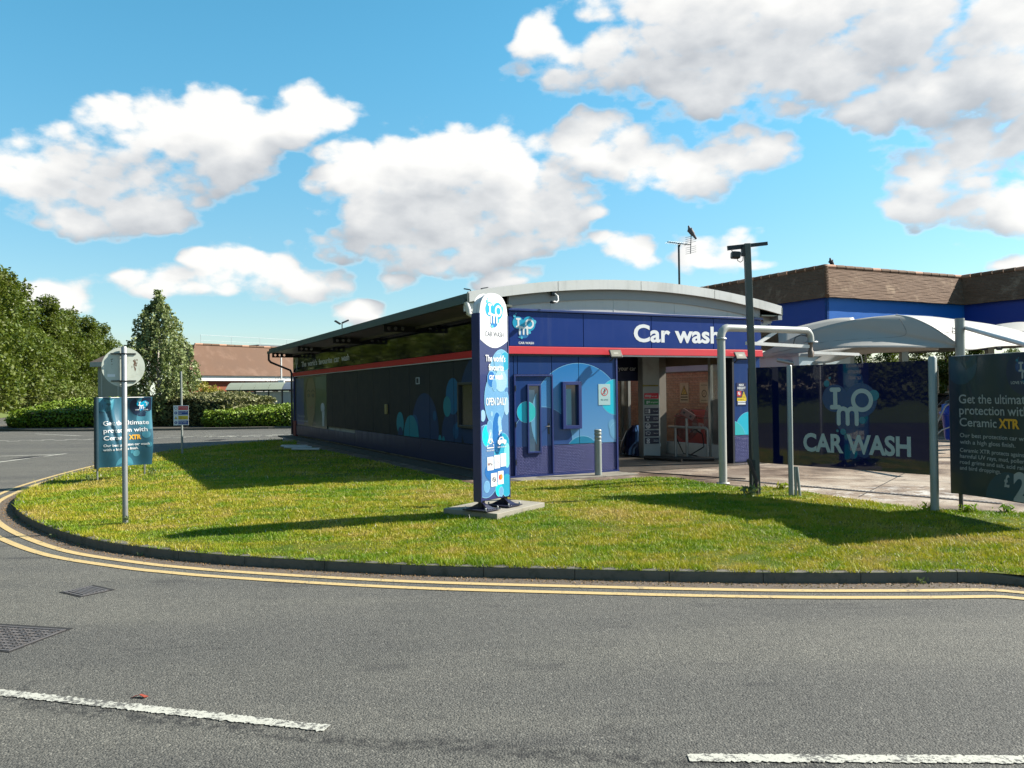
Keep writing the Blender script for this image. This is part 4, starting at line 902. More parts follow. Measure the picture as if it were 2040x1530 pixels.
# lettering and logo on the front band
def logo(name, parent, cx, cz, s, y, white, mats=None, bubbles=True, sx=1., letters_only=False):
    """three bubbles and the letters I m O; s = total width"""
    mb = MB(); k = s/300.
    def P(px, pz): return (cx+(px-150)*k*sx, cz+(140-pz)*k)
    if bubbles:
        for (px, pz, r, m, dy) in ((140, 212, 68, 2, 0), (70, 108, 68, 1, .0006), (205, 118, 82, 1, .0012), (140, 118, 30, 1, .0018), (27, 35, 16, 3, .0024), (272, 95, 26, 3, .0024), (212, 214, 17, 3, .0024), (112, 272, 15, 3, .0024), (45, 8, 7, 3, .0024), (82, 268, 7, 3, .0024)):
            c = P(px, pz); mb.flat(circ(c[0], c[1], r*k*sx, 36, r*k), y-dy, m)
    y2 = y-.0034; t = 22*k
    stroke(mb, [P(54, 66), P(92, 66)], t, y2); stroke(mb, [P(73, 66), P(73, 152)], t, y2-.0004); stroke(mb, [P(54, 152), P(92, 152)], t, y2)
    c = P(212, 118); ring2d(mb, c[0], c[1], 56*k, 35*k, y2, 0, 40, sx)
    arc = lambda x0, x1, z: [P((x0+x1)/2+(x1-x0)/2*math.cos(a), z-(x1-x0)/2*1.0*math.sin(a)) for a in [math.pi-math.pi*q/10 for q in range(11)]]
    stroke(mb, [P(90, 232), P(90, 182)]+arc(90, 137, 182)+[P(137, 232)], t*.95, y2-.0008); stroke(mb, [P(137, 184)]+arc(137, 184, 182)+[P(184, 232)], t*.95, y2-.0012)
    return mb.build(name, [white]+(mats or [B_CY, B_MID, B_AQ]), parent)
LB1 = M('logo_bubble', (.0, .36, .60), .35, var=.1); LB2 = M('logo_bubble_deep', (.01, .18, .46), .35, var=.1); LB3 = M('logo_bubble_light', (.08, .52, .72), .35, var=.1)
logo('logo', cw, .345, 3.02, .54, -.034, TXW, [LB1, LB2, LB3])
mb = MB(); put_text(mb, 'CAR WASH', .38, 2.655, h=.044, wd=.345, y=-.034, align='c', bold=.03)
mb.build('logo_caption', TXW, cw)
mb = MB(); put_text(mb, 'Car wash', 2.98, 2.755, h=.36, wd=2.36, y=-.034, bold=.028); so_ = mb.build('fascia_lettering', TXW, cw)
# side band text
SM = Matrix.Rotation(-math.pi/2, 4, 'Z')  # text x -> along -y seen from outside
def side_text(name, body, t, z, h, wd, off, mat, bold=.02):
    mb = MB(); put_text(mb, body, 0, z, h=h, wd=wd, y=0, bold=bold); mb.v = [(-off, t-p[0], p[2]) for p in mb.v]; return mb.build(name, mat, cw)
for wd_, t_, l_ in (("The", 18.55, .85), ("world's", 17.45, 1.55), ('favourite', 15.65, 1.95), ('car', 13.45, .72), ('wash', 12.5, .98)): side_text('side_lettering', wd_, t_, 2.80, .20, l_, .033, TXW, .025)
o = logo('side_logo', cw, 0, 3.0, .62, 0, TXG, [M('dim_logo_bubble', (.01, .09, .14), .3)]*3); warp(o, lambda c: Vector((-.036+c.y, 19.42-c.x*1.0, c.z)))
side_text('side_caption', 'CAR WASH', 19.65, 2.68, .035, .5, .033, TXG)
# D plate, small yellow box, side window
mb = MB(); mb.box(-.012, 0, 5.08, 5.34, 1.93, 2.10, 0); mb.box(-.016, -.012, 5.13, 5.29, 1.95, 2.08, 1); mb.build('letter_plate', [TXG, SIDEC], cw)
boxo('alarm_box', -.05, 0, 7.66, 7.84, 1.12, 1.40, M('ochre_box', (.33, .25, .09), .5), cw, .01)
mb = MB()
for a in ((1.15, 1.22, .92, 1.93), (2.42, 2.49, .92, 1.93), (1.22, 2.42, 1.87, 1.93), (1.22, 2.42, .92, .98)): mb.box(-.07, 0, a[0], a[1], a[2], a[3])
sw = mb.build('window', M('dark_frame', (.02, .025, .035), .4), cw, .005); boxo('pane', -.014, -.008, 1.22, 2.42, .98, 1.87, M('rain_spotted_pane', (.018, .02, .024), .15, var=.7, vscale=25, bump=.2, bscale=60), sw)
# side bubbles
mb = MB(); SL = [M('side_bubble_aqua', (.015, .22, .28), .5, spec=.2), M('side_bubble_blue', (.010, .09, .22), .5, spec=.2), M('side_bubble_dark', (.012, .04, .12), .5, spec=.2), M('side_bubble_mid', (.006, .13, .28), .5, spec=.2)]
regs = [(a+.01, b-.01, .575, 2.415) for a, b in zip(sx, sx[1:])]
def sbub(c, r, m, y, rz=None):
    for g in regs:
        q = clip(circ(c[0], c[1], r, 48, rz), *g)
        if q: mb.flat(q, y, m)
sbub((1.35, 1.35), 1.2, 2, .002); sbub((4.75, .75), .95, 2, .002); sbub((3.0, .7), .6, 2, .0031); sbub((2.9, 1.62), .42, 3, .0042); sbub((3.25, 1.38), .24, 0, .0054); sbub((6.62, .9), .30, 0, .0054); sbub((5.75, .55), .58, 0, .0066); sbub((6.6, .6), .2, 2, .008)
sbub((5.5, .85), .3, 1, .0042); sbub((4.05, 1.15), .12, 1, .0054); sbub((2.75, .82), .17, 1, .0042); sbub((3.72, .6), .1, 0, .0042); sbub((3.5, .6), .08, 0, .0042); sbub((1.2, .5), .55, 1, .0031); sbub((2.65, .95), .08, 3, .0054)
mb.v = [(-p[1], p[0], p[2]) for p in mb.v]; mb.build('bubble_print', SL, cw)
# advertising poster at the far end: a smiling face resting on a hand
mb = MB(); PM = [M('poster_blue', (.01, .06, .22), .3, var=.4, vscale=1), M('poster_skin', (.20, .16, .085), .4, var=.15, vscale=1.5), M('poster_green', (.03, .09, .07), .3, var=.5, vscale=1), M('poster_hair', (.05, .03, .015), .4), M('poster_sky', (.06, .13, .13), .3, var=.3, vscale=.8), TXG, M('poster_deep', (.006, .03, .05), .3), M('poster_lips', (.22, .10, .06), .4)]
mb.flat([(19.7, .5), (18.3, .5), (18.3, 2.35), (19.7, 2.35)], .002, 0); mb.flat(circ(18.9, 2.05, .4, 30, .28), .0032, 0); mb.flat([(16.35, .5), (14.7, .5), (14.7, 2.35), (16.35, 2.35)], .002, 2); mb.flat([(16.3, 1.95), (14.7, 1.85), (14.7, 2.35), (16.3, 2.35)], .0032, 4)
mb.flat(circ(17.2, 1.75, .95, 40, .62), .0043, 3); mb.flat([(q[0], q[1]) for q in clip(circ(17.1, 1.55, .78, 40, .85), 14, 20, .5, 2.34)], .0054, 1)
mb.flat([(17.5, .5), (16.9, .5), (16.45, 1.0), (16.6, 1.35), (17.3, 1.28), (17.75, 1.0)], .0066, 1)
for ex in (17.45, 16.72): mb.flat(circ(ex, 1.66, .22, 20, .075), .0078, 3); stroke(mb, [(ex+.26, 1.80), (ex, 1.88), (ex-.24, 1.80)], .05, .0078, 3); mb.flat(circ(ex, 1.66, .09, 12, .05), .0098, 6)
stroke(mb, [(17.12, 1.62), (17.2, 1.42), (17.02, 1.38)], .03, .0078, 7); stroke(mb, [(17.4, 1.24), (17.1, 1.18), (16.75, 1.28)], .05, .0085, 7)
for q in range(3): stroke(mb, [(17.5-q*.1, 1.06-q*.12), (16.62, 1.22-q*.12)], .02, .0085, 7)
mb.flat(circ(15.25, 1.22, .3, 24, .17), .0043, 5); mb.flat([(15.3, .55), (15.05, .55), (14.95, 1.1), (15.35, 1.1)], .0043, 5)
put_text(mb, "The world's", -19.45, .80, h=.085, wd=1.3, m=5, y=.0065); put_text(mb, 'favourite car wash', -19.45, .62, h=.085, wd=1.9, m=5, y=.0065)
mb.v = [(-p[1], abs(p[0]), p[2]) for p in mb.v]; mb.build('poster_print', PM, cw)
# roof: shallow barrel with white front edge
def rz_(x): return 4.04-.40*abs((x-3.12)/4.02)**2.0
XR = [-.92+8.04*i/32 for i in range(33)]
def arcstrip(name, y0, y1, dz0, dz1, mat, x0=-.92, x1=7.12, n=32, parent=cw, bot=None):
    mb = MB(); X = [x0+(x1-x0)*i/n for i in range(n+1)]; vs = []
    for x in X:
        zt = rz_(x)+dz1; zb = rz_(x)+dz0 if bot is None else min(bot, zt-.01)
        vs += [(x, y0, zb), (x, y1, zb), (x, y1, zt), (x, y0, zt)]
    mb.add(vs, [(i*4+k, i*4+(k+1) % 4, (i+1)*4+(k+1) % 4, (i+1)*4+k) for i in range(n) for k in range(4)]+[(0, 1, 2, 3), tuple(range(4*n, 4*n+4))]); return mb.build(name, mat, parent)
arcstrip('gable_sheet', .0, .05, 0, -.14, OFFW, .0, BW-.0, bot=3.365)
for x in (.98, 2.5, 4.1, 5.6): boxo('gable_joint', x-.008, x+.008, -.006, -.0005, 3.37, rz_(x)-.16, M('joint_trim', (.6, .6, .58), .5), cw)
arcstrip('gable_shade_band', -.03, .0, -.40, -.15, M('underband_shade_grey', (.30, .31, .32), .5, var=.06), .0, BW)  # grey of this band stands in for shade under the roof edge
for a, b in ((-.92, 1.06), (1.07, 3.1), (3.11, 5.1), (5.11, 7.12)): arcstrip('white_fascia', -.15, -.09, -.20, 0, WHITE, a, b-.004, 10)
arcstrip('roof', -.088, BL+.35, -.15, -.03, DKGRN, -.90, 7.1)
boxo('eaves_fascia', -.945, -.90, -.15, BL+.35, 3.43, 3.605, DKGRN, cw); boxo('eaves_fascia', 7.1, 7.145, -.15, BL+.35, 3.43, 3.605, DKGRN, cw)
boxo('gutter', -1.03, -.947, -.1, BL+.3, 3.40, 3.50, DKGRN, cw)
mb = MB(); mb.add([(.05, -.085, 3.38), (-.9, -.085, 3.425), (-.9, BL+.33, 3.425), (.05, BL+.33, 3.38), (.05, -.085, 3.42), (-.9, -.085, 3.46), (-.9, BL+.33, 3.46), (.05, BL+.33, 3.42)], [(0, 1, 2, 3), (7, 6, 5, 4), (0, 4, 5, 1), (1, 5, 6, 2), (2, 6, 7, 3), (3, 7, 4, 0)]); mb.build('soffit', SOFF, cw)
mb = MB(); mb.box(BW, 7.1, -.085, BL+.3, 3.40, 3.43); mb.build('soffit', SOFF, cw)
def holes_plate(name, outer, holes, th, mat, parent):
    cu = bpy.data.curves.new(name, 'CURVE'); cu.dimensions = '2D'; cu.fill_mode = 'BOTH'; cu.extrude = th/2
    for P in [outer]+holes:
        s = cu.splines.new('POLY'); s.points.add(len(P)-1); s.use_cyclic_u = True
        for q, p in zip(s.points, P): q.co = (p[0], p[1], 0, 1)
    ob = bpy.data.objects.new(name, cu); COL.objects.link(ob); dg = bpy.context.evaluated_depsgraph_get(); me = bpy.data.meshes.new_from_object(ob.evaluated_get(dg), depsgraph=dg)
    bpy.data.objects.remove(ob); me.materials.clear()
    for v in me.vertices: v.co = Vector((v.co.x, v.co.z, v.co.y))
    return link(name, me, parent, mat)
OUT = [(-.02, 3.24), (-.89, 3.24), (-.89, 3.425), (-.02, 3.425)]
for t in (.12, 5.2, 10.2, 15.2, 20.1):
    o = holes_plate('eaves_bracket', OUT, [circ(-.40, 3.335, .048, 16), circ(-.58, 3.335, .048, 16), circ(-.76, 3.335, .048, 16)], .02, BLK, cw); o.location = (0, t, 0)
for t in (.12, 5.2, 10.2, 15.2, 20.1):
    o = holes_plate('eaves_bracket', [(BW, 3.1), (7.05, 3.27), (7.05, 3.4), (BW, 3.4)], [circ(BW+.2, 3.29, .045, 16)], .02, GRYM, cw); o.location = (0, t, 0)
    MB().bar((BW, t, 3.35), (7.0, t, 3.08), .015, .015).tube([(7.0, t, 3.3), (7.0, t, 3.0)], .012, 6).build('tie_rod', GRYM, cw)
boxo('gutter', 7.0, 7.12, -.15, BL+.2, 3.32, 3.42, GRYM, cw)
MB().tube([(-.98, BL+.2, 3.42), (-.98, BL+.2, 3.15), (-.9, BL+.2, 3.05), (-.12, BL+.14, 2.72), (-.07, BL+.12, 2.6), (-.07, BL+.12, .05)], .045, 10).build('downpipe', DKM, cw)
MB().tube([(-.95, -.1, 3.44), (-.9, -.1, 3.30), (-.9, -.1, 3.22), (-.55, -.05, 3.08), (-.14, .06, 3.0), (-.1, .1, 2.9)], .05, 10).box(-.98, -.62, -.085, -.05, 3.26, 3.42).build('downpipe', WHITE, cw)
# right side wall: upper band and glazed lower part
for a, b in zip([0, 5, 10, 15], [5, 10, 15, BL]): boxo('wall_panel', BW-.06, BW, a+.07 if a == 0 else a+.006, b-.006, 2.61, 3.32, NAVY, cw)
boxo('red_stripe', BW-.06, BW+.04, .06, BL, 2.455, 2.606, REDS, cw)
boxo('glazing_beam', BW-.14, BW-.07, .2, BL, 2.33, 2.62, M('rusty_beam', (.22, .15, .10), .6, var=.3), cw); boxo('kick_wall', BW-.14, BW-.02, .2, BL, 0, .32, WHITE, cw)
GL = glassmat('tunnel_glazing', (.45, .42, .38), .06, .04)
GLD = glassmat('dirty_tunnel_glazing', (.5, .5, .46), .62, .3)
ALU = M('aluminium_frame', (.55, .54, .50), .4, metal=.5, var=.1)
gx_ = [.2, 1.05, 1.62, 4.1, 5.2, 5.55, 7.2, 9.0, 11., 13, 15, 17, 19, BL]
for i, (a, b) in enumerate(zip(gx_, gx_[1:])):
    boxo('glazing_pane', BW-.11, BW-.10, a+.03, b-.03, .32, 2.33, GLD if i in (0, 1, 4) else GL, cw); boxo('glazing_post', BW-.15, BW-.06, b-.04, b+.04, .0, 2.62, ALU, cw)
mb = MB(); ring = circ(1.35, .85, .55, 30, .62); mb.flat(clip(ring, .25, 2.4, .35, 2.3), 0, 0); mb.flat(circ(2.6, .8, .5, 30, .42), .002, 0); mb.v = [(BW-.115-p[1], p[0], p[2]) for p in mb.v]
mb.build('bubble_print', glassmat('smoke_film', (.10, .09, .09), .55, .3), cw)
# rear wall of the tunnel around its exit
boxo('rear_wall', 0.06, 2.5, BL-.08, BL, 0, 3.3, NAVYD, cw); boxo('rear_lintel', 2.5, BW, BL-.08, BL, 2.45, 3.3, NAVYD, cw)
# paths around the building
pv = bpy.data.objects.new('perimeter_path', None); COL.objects.link(pv); pv['kind'] = 'structure'; pv.location = C0; pv.rotation_euler = (0, 0, ANG)
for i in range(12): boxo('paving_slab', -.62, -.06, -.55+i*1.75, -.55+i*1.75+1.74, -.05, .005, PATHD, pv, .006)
for i, (a, b) in enumerate([(-.05, .9), (.91, 1.75), (1.76, 2.55)]): boxo('paving_slab', a, b, -.75, -.05, -.05, .004, PAVE, pv, .006)

# ================================================================ THINGS INSIDE AND ON THE CAR WASH
def at_b(name, label, cat, x, y, z=0., rz=0., group=None): return thing(name, label, cat, W(x, y, z), ANG+rz, group)
# wash gantry arch in the tunnel
ga = at_b('wash_gantry', 'wash arch in the tunnel with a navy beam reading love your car', 'wash arch', 2.72, 3.2)
GRYP = M('grey_pillar_sheet', (.46, .48, .48), .45, var=.12, vscale=1.5, dirt=(.12, .1, .08), dirtf=.5)
boxo('beam', 0, 3.0, -.12, .12, 1.95, 2.62, M('beam_navy', (.008, .012, .045), .3), ga)
boxo('pillar', 3.0, 3.55, .0, .5, 0, 2.95, M('brown_grey_pillar', (.26, .22, .18), .55, var=.2), ga); boxo('pillar', 0.0, .3, -.1, .4, 0, 1.95, GRYM, ga)
mb = MB(); put_text(mb, 'We love your car', 2.5, 2.22, h=.115, y=-.124, align='r', bold=.008); mb.build('beam_lettering', TXW, ga)
mb = MB(); mb.flat(clip(circ(2.25, 1.75, .75, 40, .45), .02, 2.98, 1.96, 2.6), -.1225); mb.flat(circ(1.55, 2.02, .05, 16), -.123); mb.build('bubble_print', M('dull_bubble', (.03, .045, .12), .4), ga)
# instruction pillar
ip = at_b('instruction_pillar', 'tall grey pillar with red stop and green go panels inside the tunnel entrance', 'sign pillar', 5.30, 2.55, 0, R(-14))
boxo('housing', -.22, .235, 0, .34, 0, 2.6, GRYP, ip, .01)
DN = M('instruction_navy', (.012, .016, .05), .4)
def plate(z0, z1, mat, nm='instruction_panel', x0=-.185, x1=.195): return boxo(nm, x0, x1, -.012, -.001, z0, z1, mat, ip)
p = plate(1.49, 1.63, M('stop_red', (.85, .03, .06), .4), 'stop_panel'); mb = MB(); put_text(mb, 'stop', -.17, 1.535, h=.07, wd=.17, y=-.014, bold=.02); put_text(mb, 'on red', .02, 1.535, h=.035, y=-.014, bold=.01); mb.build('lettering', TXW, p)
p = plate(1.335, 1.47, M('go_green', (.012, .22, .06), .4), 'go_panel'); mb = MB(); put_text(mb, 'go', -.135, 1.385, h=.07, wd=.10, y=-.014, bold=.02); put_text(mb, 'on green', -.02, 1.385, h=.035, wd=.2, y=-.014, bold=.01); mb.build('lettering', TXW, p)
TX = [['Keep central'], ['Check mirrors', 'and aerials'], ['Handbrake off'], ['Wipers off'], ['Keep windows', 'closed']]
for i in range(5):
    z1 = 1.25-i*.188; p = plate(z1-.155, z1, DN); mb = MB(); cx, cz = -.10, z1-.078
    for j, tx in enumerate(TX[i]): put_text(mb, tx, .115, cz-.008-j*.03+(.015 if len(TX[i]) > 1 else 0), h=.018, wd=.13, y=-.014, align='c')
    if i == 0:
        for dx in (-.06, -.035, 0, .02): stroke(mb, [(cx+dx, cz-.05), (cx+dx, cz-.01)], .008, -.014); stroke(mb, [(cx+dx, cz+.012), (cx+dx, cz+.05)], .008, -.014)
        mb.flat([(cx+.035, cz-.05), (cx+.06, cz-.05), (cx+.06, cz+.05), (cx+.035, cz+.05)], -.014)
    elif i == 1:
        for dx in (-.035, 0, .035): stroke(mb, [(cx+dx, cz+.02), (cx+dx, cz+.05)], .016, -.014)
        ring2d(mb, cx, cz-.035, .02, .012, -.014)
    elif i == 2:
        ring2d(mb, cx, cz, .064, .05, -.014); stroke(mb, [(cx-.05, cz), (cx+.05, cz)], .016, -.0145); stroke(mb, [(cx, cz), (cx, cz-.05)], .016, -.015)
    elif i == 3: stroke(mb, [(cx-.06, cz+.03), (cx-.04, cz-.03), (cx-.01, cz-.01), (cx+.02, cz-.035), (cx+.045, cz-.03), (cx+.06, cz+.03), (cx, cz+.042), (cx-.06, cz+.03)], .009, -.014)
    else:
        for dz in (.03, -.035): ring2d(mb, cx, cz+dz, .028, .016, -.014, sx=1.5); stroke(mb, [(cx-.03, cz+dz-.02), (cx+.03, cz+dz-.02)], .016, -.0145)
    mb.build('pictogram', TXW, p)
mb = MB(); mb.flat([(-.24, 1.82), (-.19, 1.86), (-.19, 1.84), (.20, 1.84), (.20, 1.80), (-.19, 1.80), (-.19, 1.78)], -.004); put_text(mb, 'MAX HEIGHT 2M', 0.02, 1.812, h=.016, y=-.0055, m=1, align='c'); mb.build('height_arrow', [M('dull_yellow', (.33, .27, .05), .5), BLK], ip)
# hanging mop brush
br = at_b('wash_brush', 'drooping navy blue cloth wash brush standing in the tunnel entrance', 'wash brush', 5.36, 3.3); br.scale = (1.08, 1.08, .64)
rb = np.random.default_rng(12); mb = MB()
BRM = [M('blue_black_cloth_strip', (.012, .022, .09), .35, var=.4, vscale=6, coat=.2), M('blue_cloth_strip', (.05, .14, .34), .4, var=.3)]
core_ = MB().lathe([(.05, 1.16), (.14, 1.05), (.2, .7), (.26, .3), (.27, .06)], 16); core_.build('core', BRM[0], br)
for k in range(120):
    a = rb.uniform(0, 6.283); r1 = rb.uniform(.24, .40); zz = rb.uniform(.0, .22); r0 = rb.uniform(.03, .12); b = a+rb.normal(0, .2); wv = rb.uniform(.018, .035)
    pts = [(r0*math.cos(a), r0*math.sin(a), 1.2+rb.uniform(-.03, .04)), (r1*.62*math.cos(a), r1*.62*math.sin(a), 1.0), (r1*.9*math.cos(a), r1*.9*math.sin(a), .6), (r1*1.05*math.cos(b), r1*1.05*math.sin(b), .3), (r1*1.12*math.cos(b), r1*1.12*math.sin(b), .02+zz)]
    tx, ty = -math.sin(a)*wv, math.cos(a)*wv; vs = []
    for p in pts: vs += [(p[0]-tx, p[1]-ty, p[2]), (p[0]+tx, p[1]+ty, p[2])]
    mb.add(vs, [(2*i, 2*i+1, 2*i+3, 2*i+2) for i in range(4)], 1 if rb.random() < .22 else 0)
o = mb.build('strips', BRM, br)
# squeegee / low frame deeper in the tunnel
fr = at_b('guide_frame', 'low white guide rail with blue handle on the tunnel floor behind the pillar', 'guide rail', 5.9, 3.3)
MB().box(-.1, .1, -.2, 1.6, .22, .30).box(-.08, .08, -.1, 1.5, .02, .10).build('rail', WHITE, fr); MB().tube([(0, .3, .3), (0, .3, 1.05)], .014, 6).build('handle', FRAMEB, fr)
# pipe railing in the entrance
PIPE = M('weathered_pipe', (.46, .44, .41), .5, metal=.4, var=.2, vscale=8, dirt=(.16, .12, .09), dirtf=.5)
ra = thing('pipe_railing', 'grey pipe railing with a tilted control box at the tunnel entrance', 'railing', (4.06, 20.53, 0), 0)
q1 = Vector((0, 0, 0)); q2 = Vector((.21, -.33, 0)); q3 = Vector((.64, -.69, 0)); Z = Vector((0, 0, .78))
MB().tube([q1, q1+Z], .032, 10).build('post', PIPE, ra); MB().tube([q2, q2+Z], .032, 10).build('post', PIPE, ra)
MB().tube([q3, q3+Z*.93, q3+Z+(q2-q3)*.12, q2+Z, q1+Z], .032, 10).tube([q1+Z+(q1-q2)*.6+Vector((0, 0, .0)), q2+Z], .026, 10).build('rail', PIPE, ra)
for q in (q1, q2, q3): MB().lathe([(.07, 0), (.07, .012), (.045, .02)], 14, q).build('flange', PIPE, ra)
MB().tube([q2+Z, q2+Vector((0, 0, 1.0))], .035, 10).build('stem', PIPE, ra)
Mx = Matrix.Translation(q2+Vector((.03, -.02, 1.1))) @ Matrix.Rotation(R(-18), 4, 'Z') @ Matrix.Rotation(R(32), 4, 'Y')
cb = MB().box(-.17, .17, -.05, .05, -.075, .075, M=Mx).build('control_box', M('faded_red_box', (.26, .13, .11), .6, var=.3), ra)
MB().box(-.12, -.07, -.06, -.051, -.03, .02, M=Mx).box(.06, .11, -.06, -.051, -.03, .02, M=Mx).build('button', BLK, cb)
hb = MB()
hs = [(-1.1, .05, .03), (-.6, -.35, .03), (-.1, -.62, .03), (.5, -.95, .03), (.75, -.82, .03)]
hz = thing('floor_hose', 'fat ribbed pipe lying across the tunnel threshold', 'hose', (4.0, 20.45, 0), 0)
MB().tube([(-.75, -.1, .05), (-.3, -.4, .05), (.1, -.62, .05), (.5, -.82, .05), (.8, -.78, .05)], [.05, .055, .045, .055, .045], 10).build('pipe', M('grimy_pipe', (.05, .04, .035), .6, var=.4), hz)
MB().tube([(-.5, -.3, .035), (-.2, -.75, .035), (.0, -.95, .035)], .035, 8).build('pipe', M('grimy_pipe', (.05, .04, .035)), hz)
MB().tube([(.4, -.1, .65), (.55, .2, .72), (.72, .05, .6), (.7, -.2, .3), (.4, -.1, .1)], .016, 6).tube([(.1, .2, .5), (.3, .3, .1), (.6, .1, .05)], .014, 6).build('cable', BLK, hz)
# drain channel and cable on the yard
dc = thing('drain_channel', 'narrow slotted drain channel crossing the yard below the boards', 'drain', (0, 0, 0)); 
a = Vector((4.1, 15.6, .0)); b = Vector((7.1, 12.0, .0)); dd = (b-a).normalized(); nn = Vector((-dd.y, dd.x, 0))
mb = MB(); mb.add([a-nn*.07+Vector((0, 0, -.006)), a+nn*.07+Vector((0, 0, -.006)), b+nn*.07+Vector((0, 0, -.006)), b-nn*.07+Vector((0, 0, -.006))], [(0, 1, 2, 3)]); mb.build('pit_shade', PITD, dc)  # black sheet below the slots, channel's inner shade given as colour
mb = MB(); nsl = int((b-a).length/.06)
for k in range(nsl): c = a+dd*(k+.5)*.06; mb.add([c-nn*.06-dd*.018, c-nn*.06+dd*.018, c+nn*.06+dd*.018, c+nn*.06-dd*.018], [(0, 1, 2, 3)])
o = mb.build('grating', RUST, dc); o['kind'] = 'stuff'
ye = bpy.data.objects.new('bay_apron', None); COL.objects.link(ye); ye['kind'] = 'structure'
def joint(a, b, w_=.02):
    a = Vector((*a, -.007)); b = Vector((*b, -.007)); d = (b-a).normalized(); n_ = Vector((-d.y, d.x, 0))*w_/2
    MB().add([a-n_, a+n_, b+n_, b-n_], [(0, 1, 2, 3)]).build('expansion_joint', PITD, ye)
joint((2.4, 17.0), (12, 13.2)); joint((3.0, 18.2), (14, 16)); joint((5.4, 12.9), (8.2, 17.)); joint((7, 11.2), (12, 20)); joint((2.5, 16.3), (4.2, 14.4), .03)
cbx = MB().tube([(2.62, 17.05, .012), (2.9, 16.75, .012), (3.15, 16.6, .012), (3.4, 16.5, .0), (3.6, 16.2, .004), (4.4, 15.6, .004)], .013, 6).build('black_cable', BLK); tag(cbx, 'black cable snaking over the yard from the corner of the front wall', 'cable')
# bollard
bo = thing('bollard', 'pale grey steel bollard with ringed top in front of the blue wall', 'bollard', (1.72, 16.62, 0))
MB().lathe([(.072, 0), (.072, .70)], 24).build('post', POSTG, bo)
MB().lathe([(.072, .70), (.066, .712), (.066, .735), (.073, .745), (.073, .775), (.064, .785), (.064, .805), (.074, .815), (.074, .85), (.066, .862), (.066, .875), (.074, .885), (.074, .915), (.06, .925)], 24).build('ringed_head', POSTG, bo)
# small cut-off pin beside it
# floodlights on the front
def flood(x, z, label):
    f = at_b('floodlight', label, 'floodlight', x, -.06, z)
    MB().tube([(0, 0, -.12), (0, -.04, -.12), (.04, -.09, -.05), (.05, -.11, -.02)], .012, 8).build('arm', DKM, f)
    Mx = Matrix.Translation((.05, -.15, .02)) @ Matrix.Rotation(R(-12), 4, 'Z') @ Matrix.Rotation(R(-38), 4, 'X')
    h = MB().box(-.13, .13, -.02, .02, -.105, .105, M=Mx).build('housing', DKM, f, .006); MB().box(-.11, .11, -.023, -.0205, -.085, .085, M=Mx).build('lens', M('lamp_lens', (.30, .28, .22), .3, var=.2), h)
    MB().box(-.05, .05, -.024, -.0235, -.02, .02, M=Mx).build('led_chip', M('led_chip', (.45, .43, .36), .4), h)
    return f
flood(2.34, 2.45, 'square floodlight on the front wall left of the tunnel opening'); flood(5.72, 2.44, 'square floodlight on the front wall right of the tunnel opening')
# alarm sensor under the arch
cs = at_b('wall_camera', 'small hooked camera on the grey gable above the logo', 'camera', .98, -.06, 3.66)
MB().box(-.045, .045, -.06, .0, -.02, .07).build('mount', DKM, cs); MB().tube([(.02, -.06, .02), (.05, -.12, -.04), (.05, -.14, -.12), (.0, -.16, -.17), (-.06, -.16, -.15)], .018, 8).build('arm', WHITE, cs); MB().lathe([(.0, 0), (.05, .01), (.06, .03), (.03, .06)], 14, (-.1, -.17, -.2)).build('dome', DKM, cs)
# lamps on the roof edge
def rlamp(x, y, z, label, two=True):
    f = at_b('roof_lamp', label, 'lamp', x, y, z); f.scale = (.85, .85, .85) if two else (.55, .55, .22)
    MB().tube([(0, 0, -.06), (0, 0, .22)], .02, 8).build('stem', DKM, f)
    Mx = Matrix.Translation((.12, 0, .30)) @ Matrix.Rotation(R(-25), 4, 'Y'); MB().box(-.12, .12, -.1, .1, -.03, .03, M=Mx).build('head', DKM, f, .008)
    if two:
        Mx = Matrix.Translation((-.16, 0, .26)) @ Matrix.Rotation(R(30), 4, 'Y'); MB().box(-.12, .12, -.1, .1, -.02, .02, M=Mx).build('head', DKM, f, .008)
    return f
rlamp(-.5, 10.6, 3.70, 'twin headed lamp standing on the roof edge halfway along the side')
rlamp(-.86, -.12, 3.62, 'flat lamp on the near roof corner left of the white fascia end', False).rotation_euler[2] += R(150)
rlamp(-.62, -.1, 3.66, 'small lamp on the near roof corner just above the pylon sign', False)
# aerial with a pigeon
ap = W(4.68, .56, 3.92); ae = thing('tv_aerial', 'television aerial on a mast on top of the arched roof', 'aerial', ap)
MB().tube([(0, 0, -.1), (0, 0, 1.10)], .024, 8).build('mast', DKM, ae)
bA, bB = Vector((-.24, .12, 1.21)), Vector((.20, -.1, 1.10)); dv = (bB-bA).normalized(); sv = Vector((.75, .62, .12)).normalized()
MB().bar(bA, bB, .02, .02).tube([(0, 0, 1.08), (.02, -.01, 1.15)], .03, 8).build('boom', DKM, ae)
for k in range(10): c = bA.lerp(bB, (k+.3)/10); MB().tube([c-sv*.10-Vector((0, 0, .03)), c+sv*.10+Vector((0, 0, .03))], .005, 5).build('element', GRYM, ae)
rC = Vector((.25, -.12, 1.10))
for z in (-.19, -.145, -.10, -.055, .05, .095, .14, .185): c = rC+Vector((0, 0, z)); MB().tube([c-Vector((.13, .05, .035)), c+Vector((.13, .05, .035))], .005, 5).build('reflector_rod', GRYM, ae)
MB().tube([rC+Vector((-.01, 0, -.21)), rC+Vector((.01, 0, .22))], .010, 6).tube([bB, rC], .010, 6).build('reflector_spine', DKM, ae)
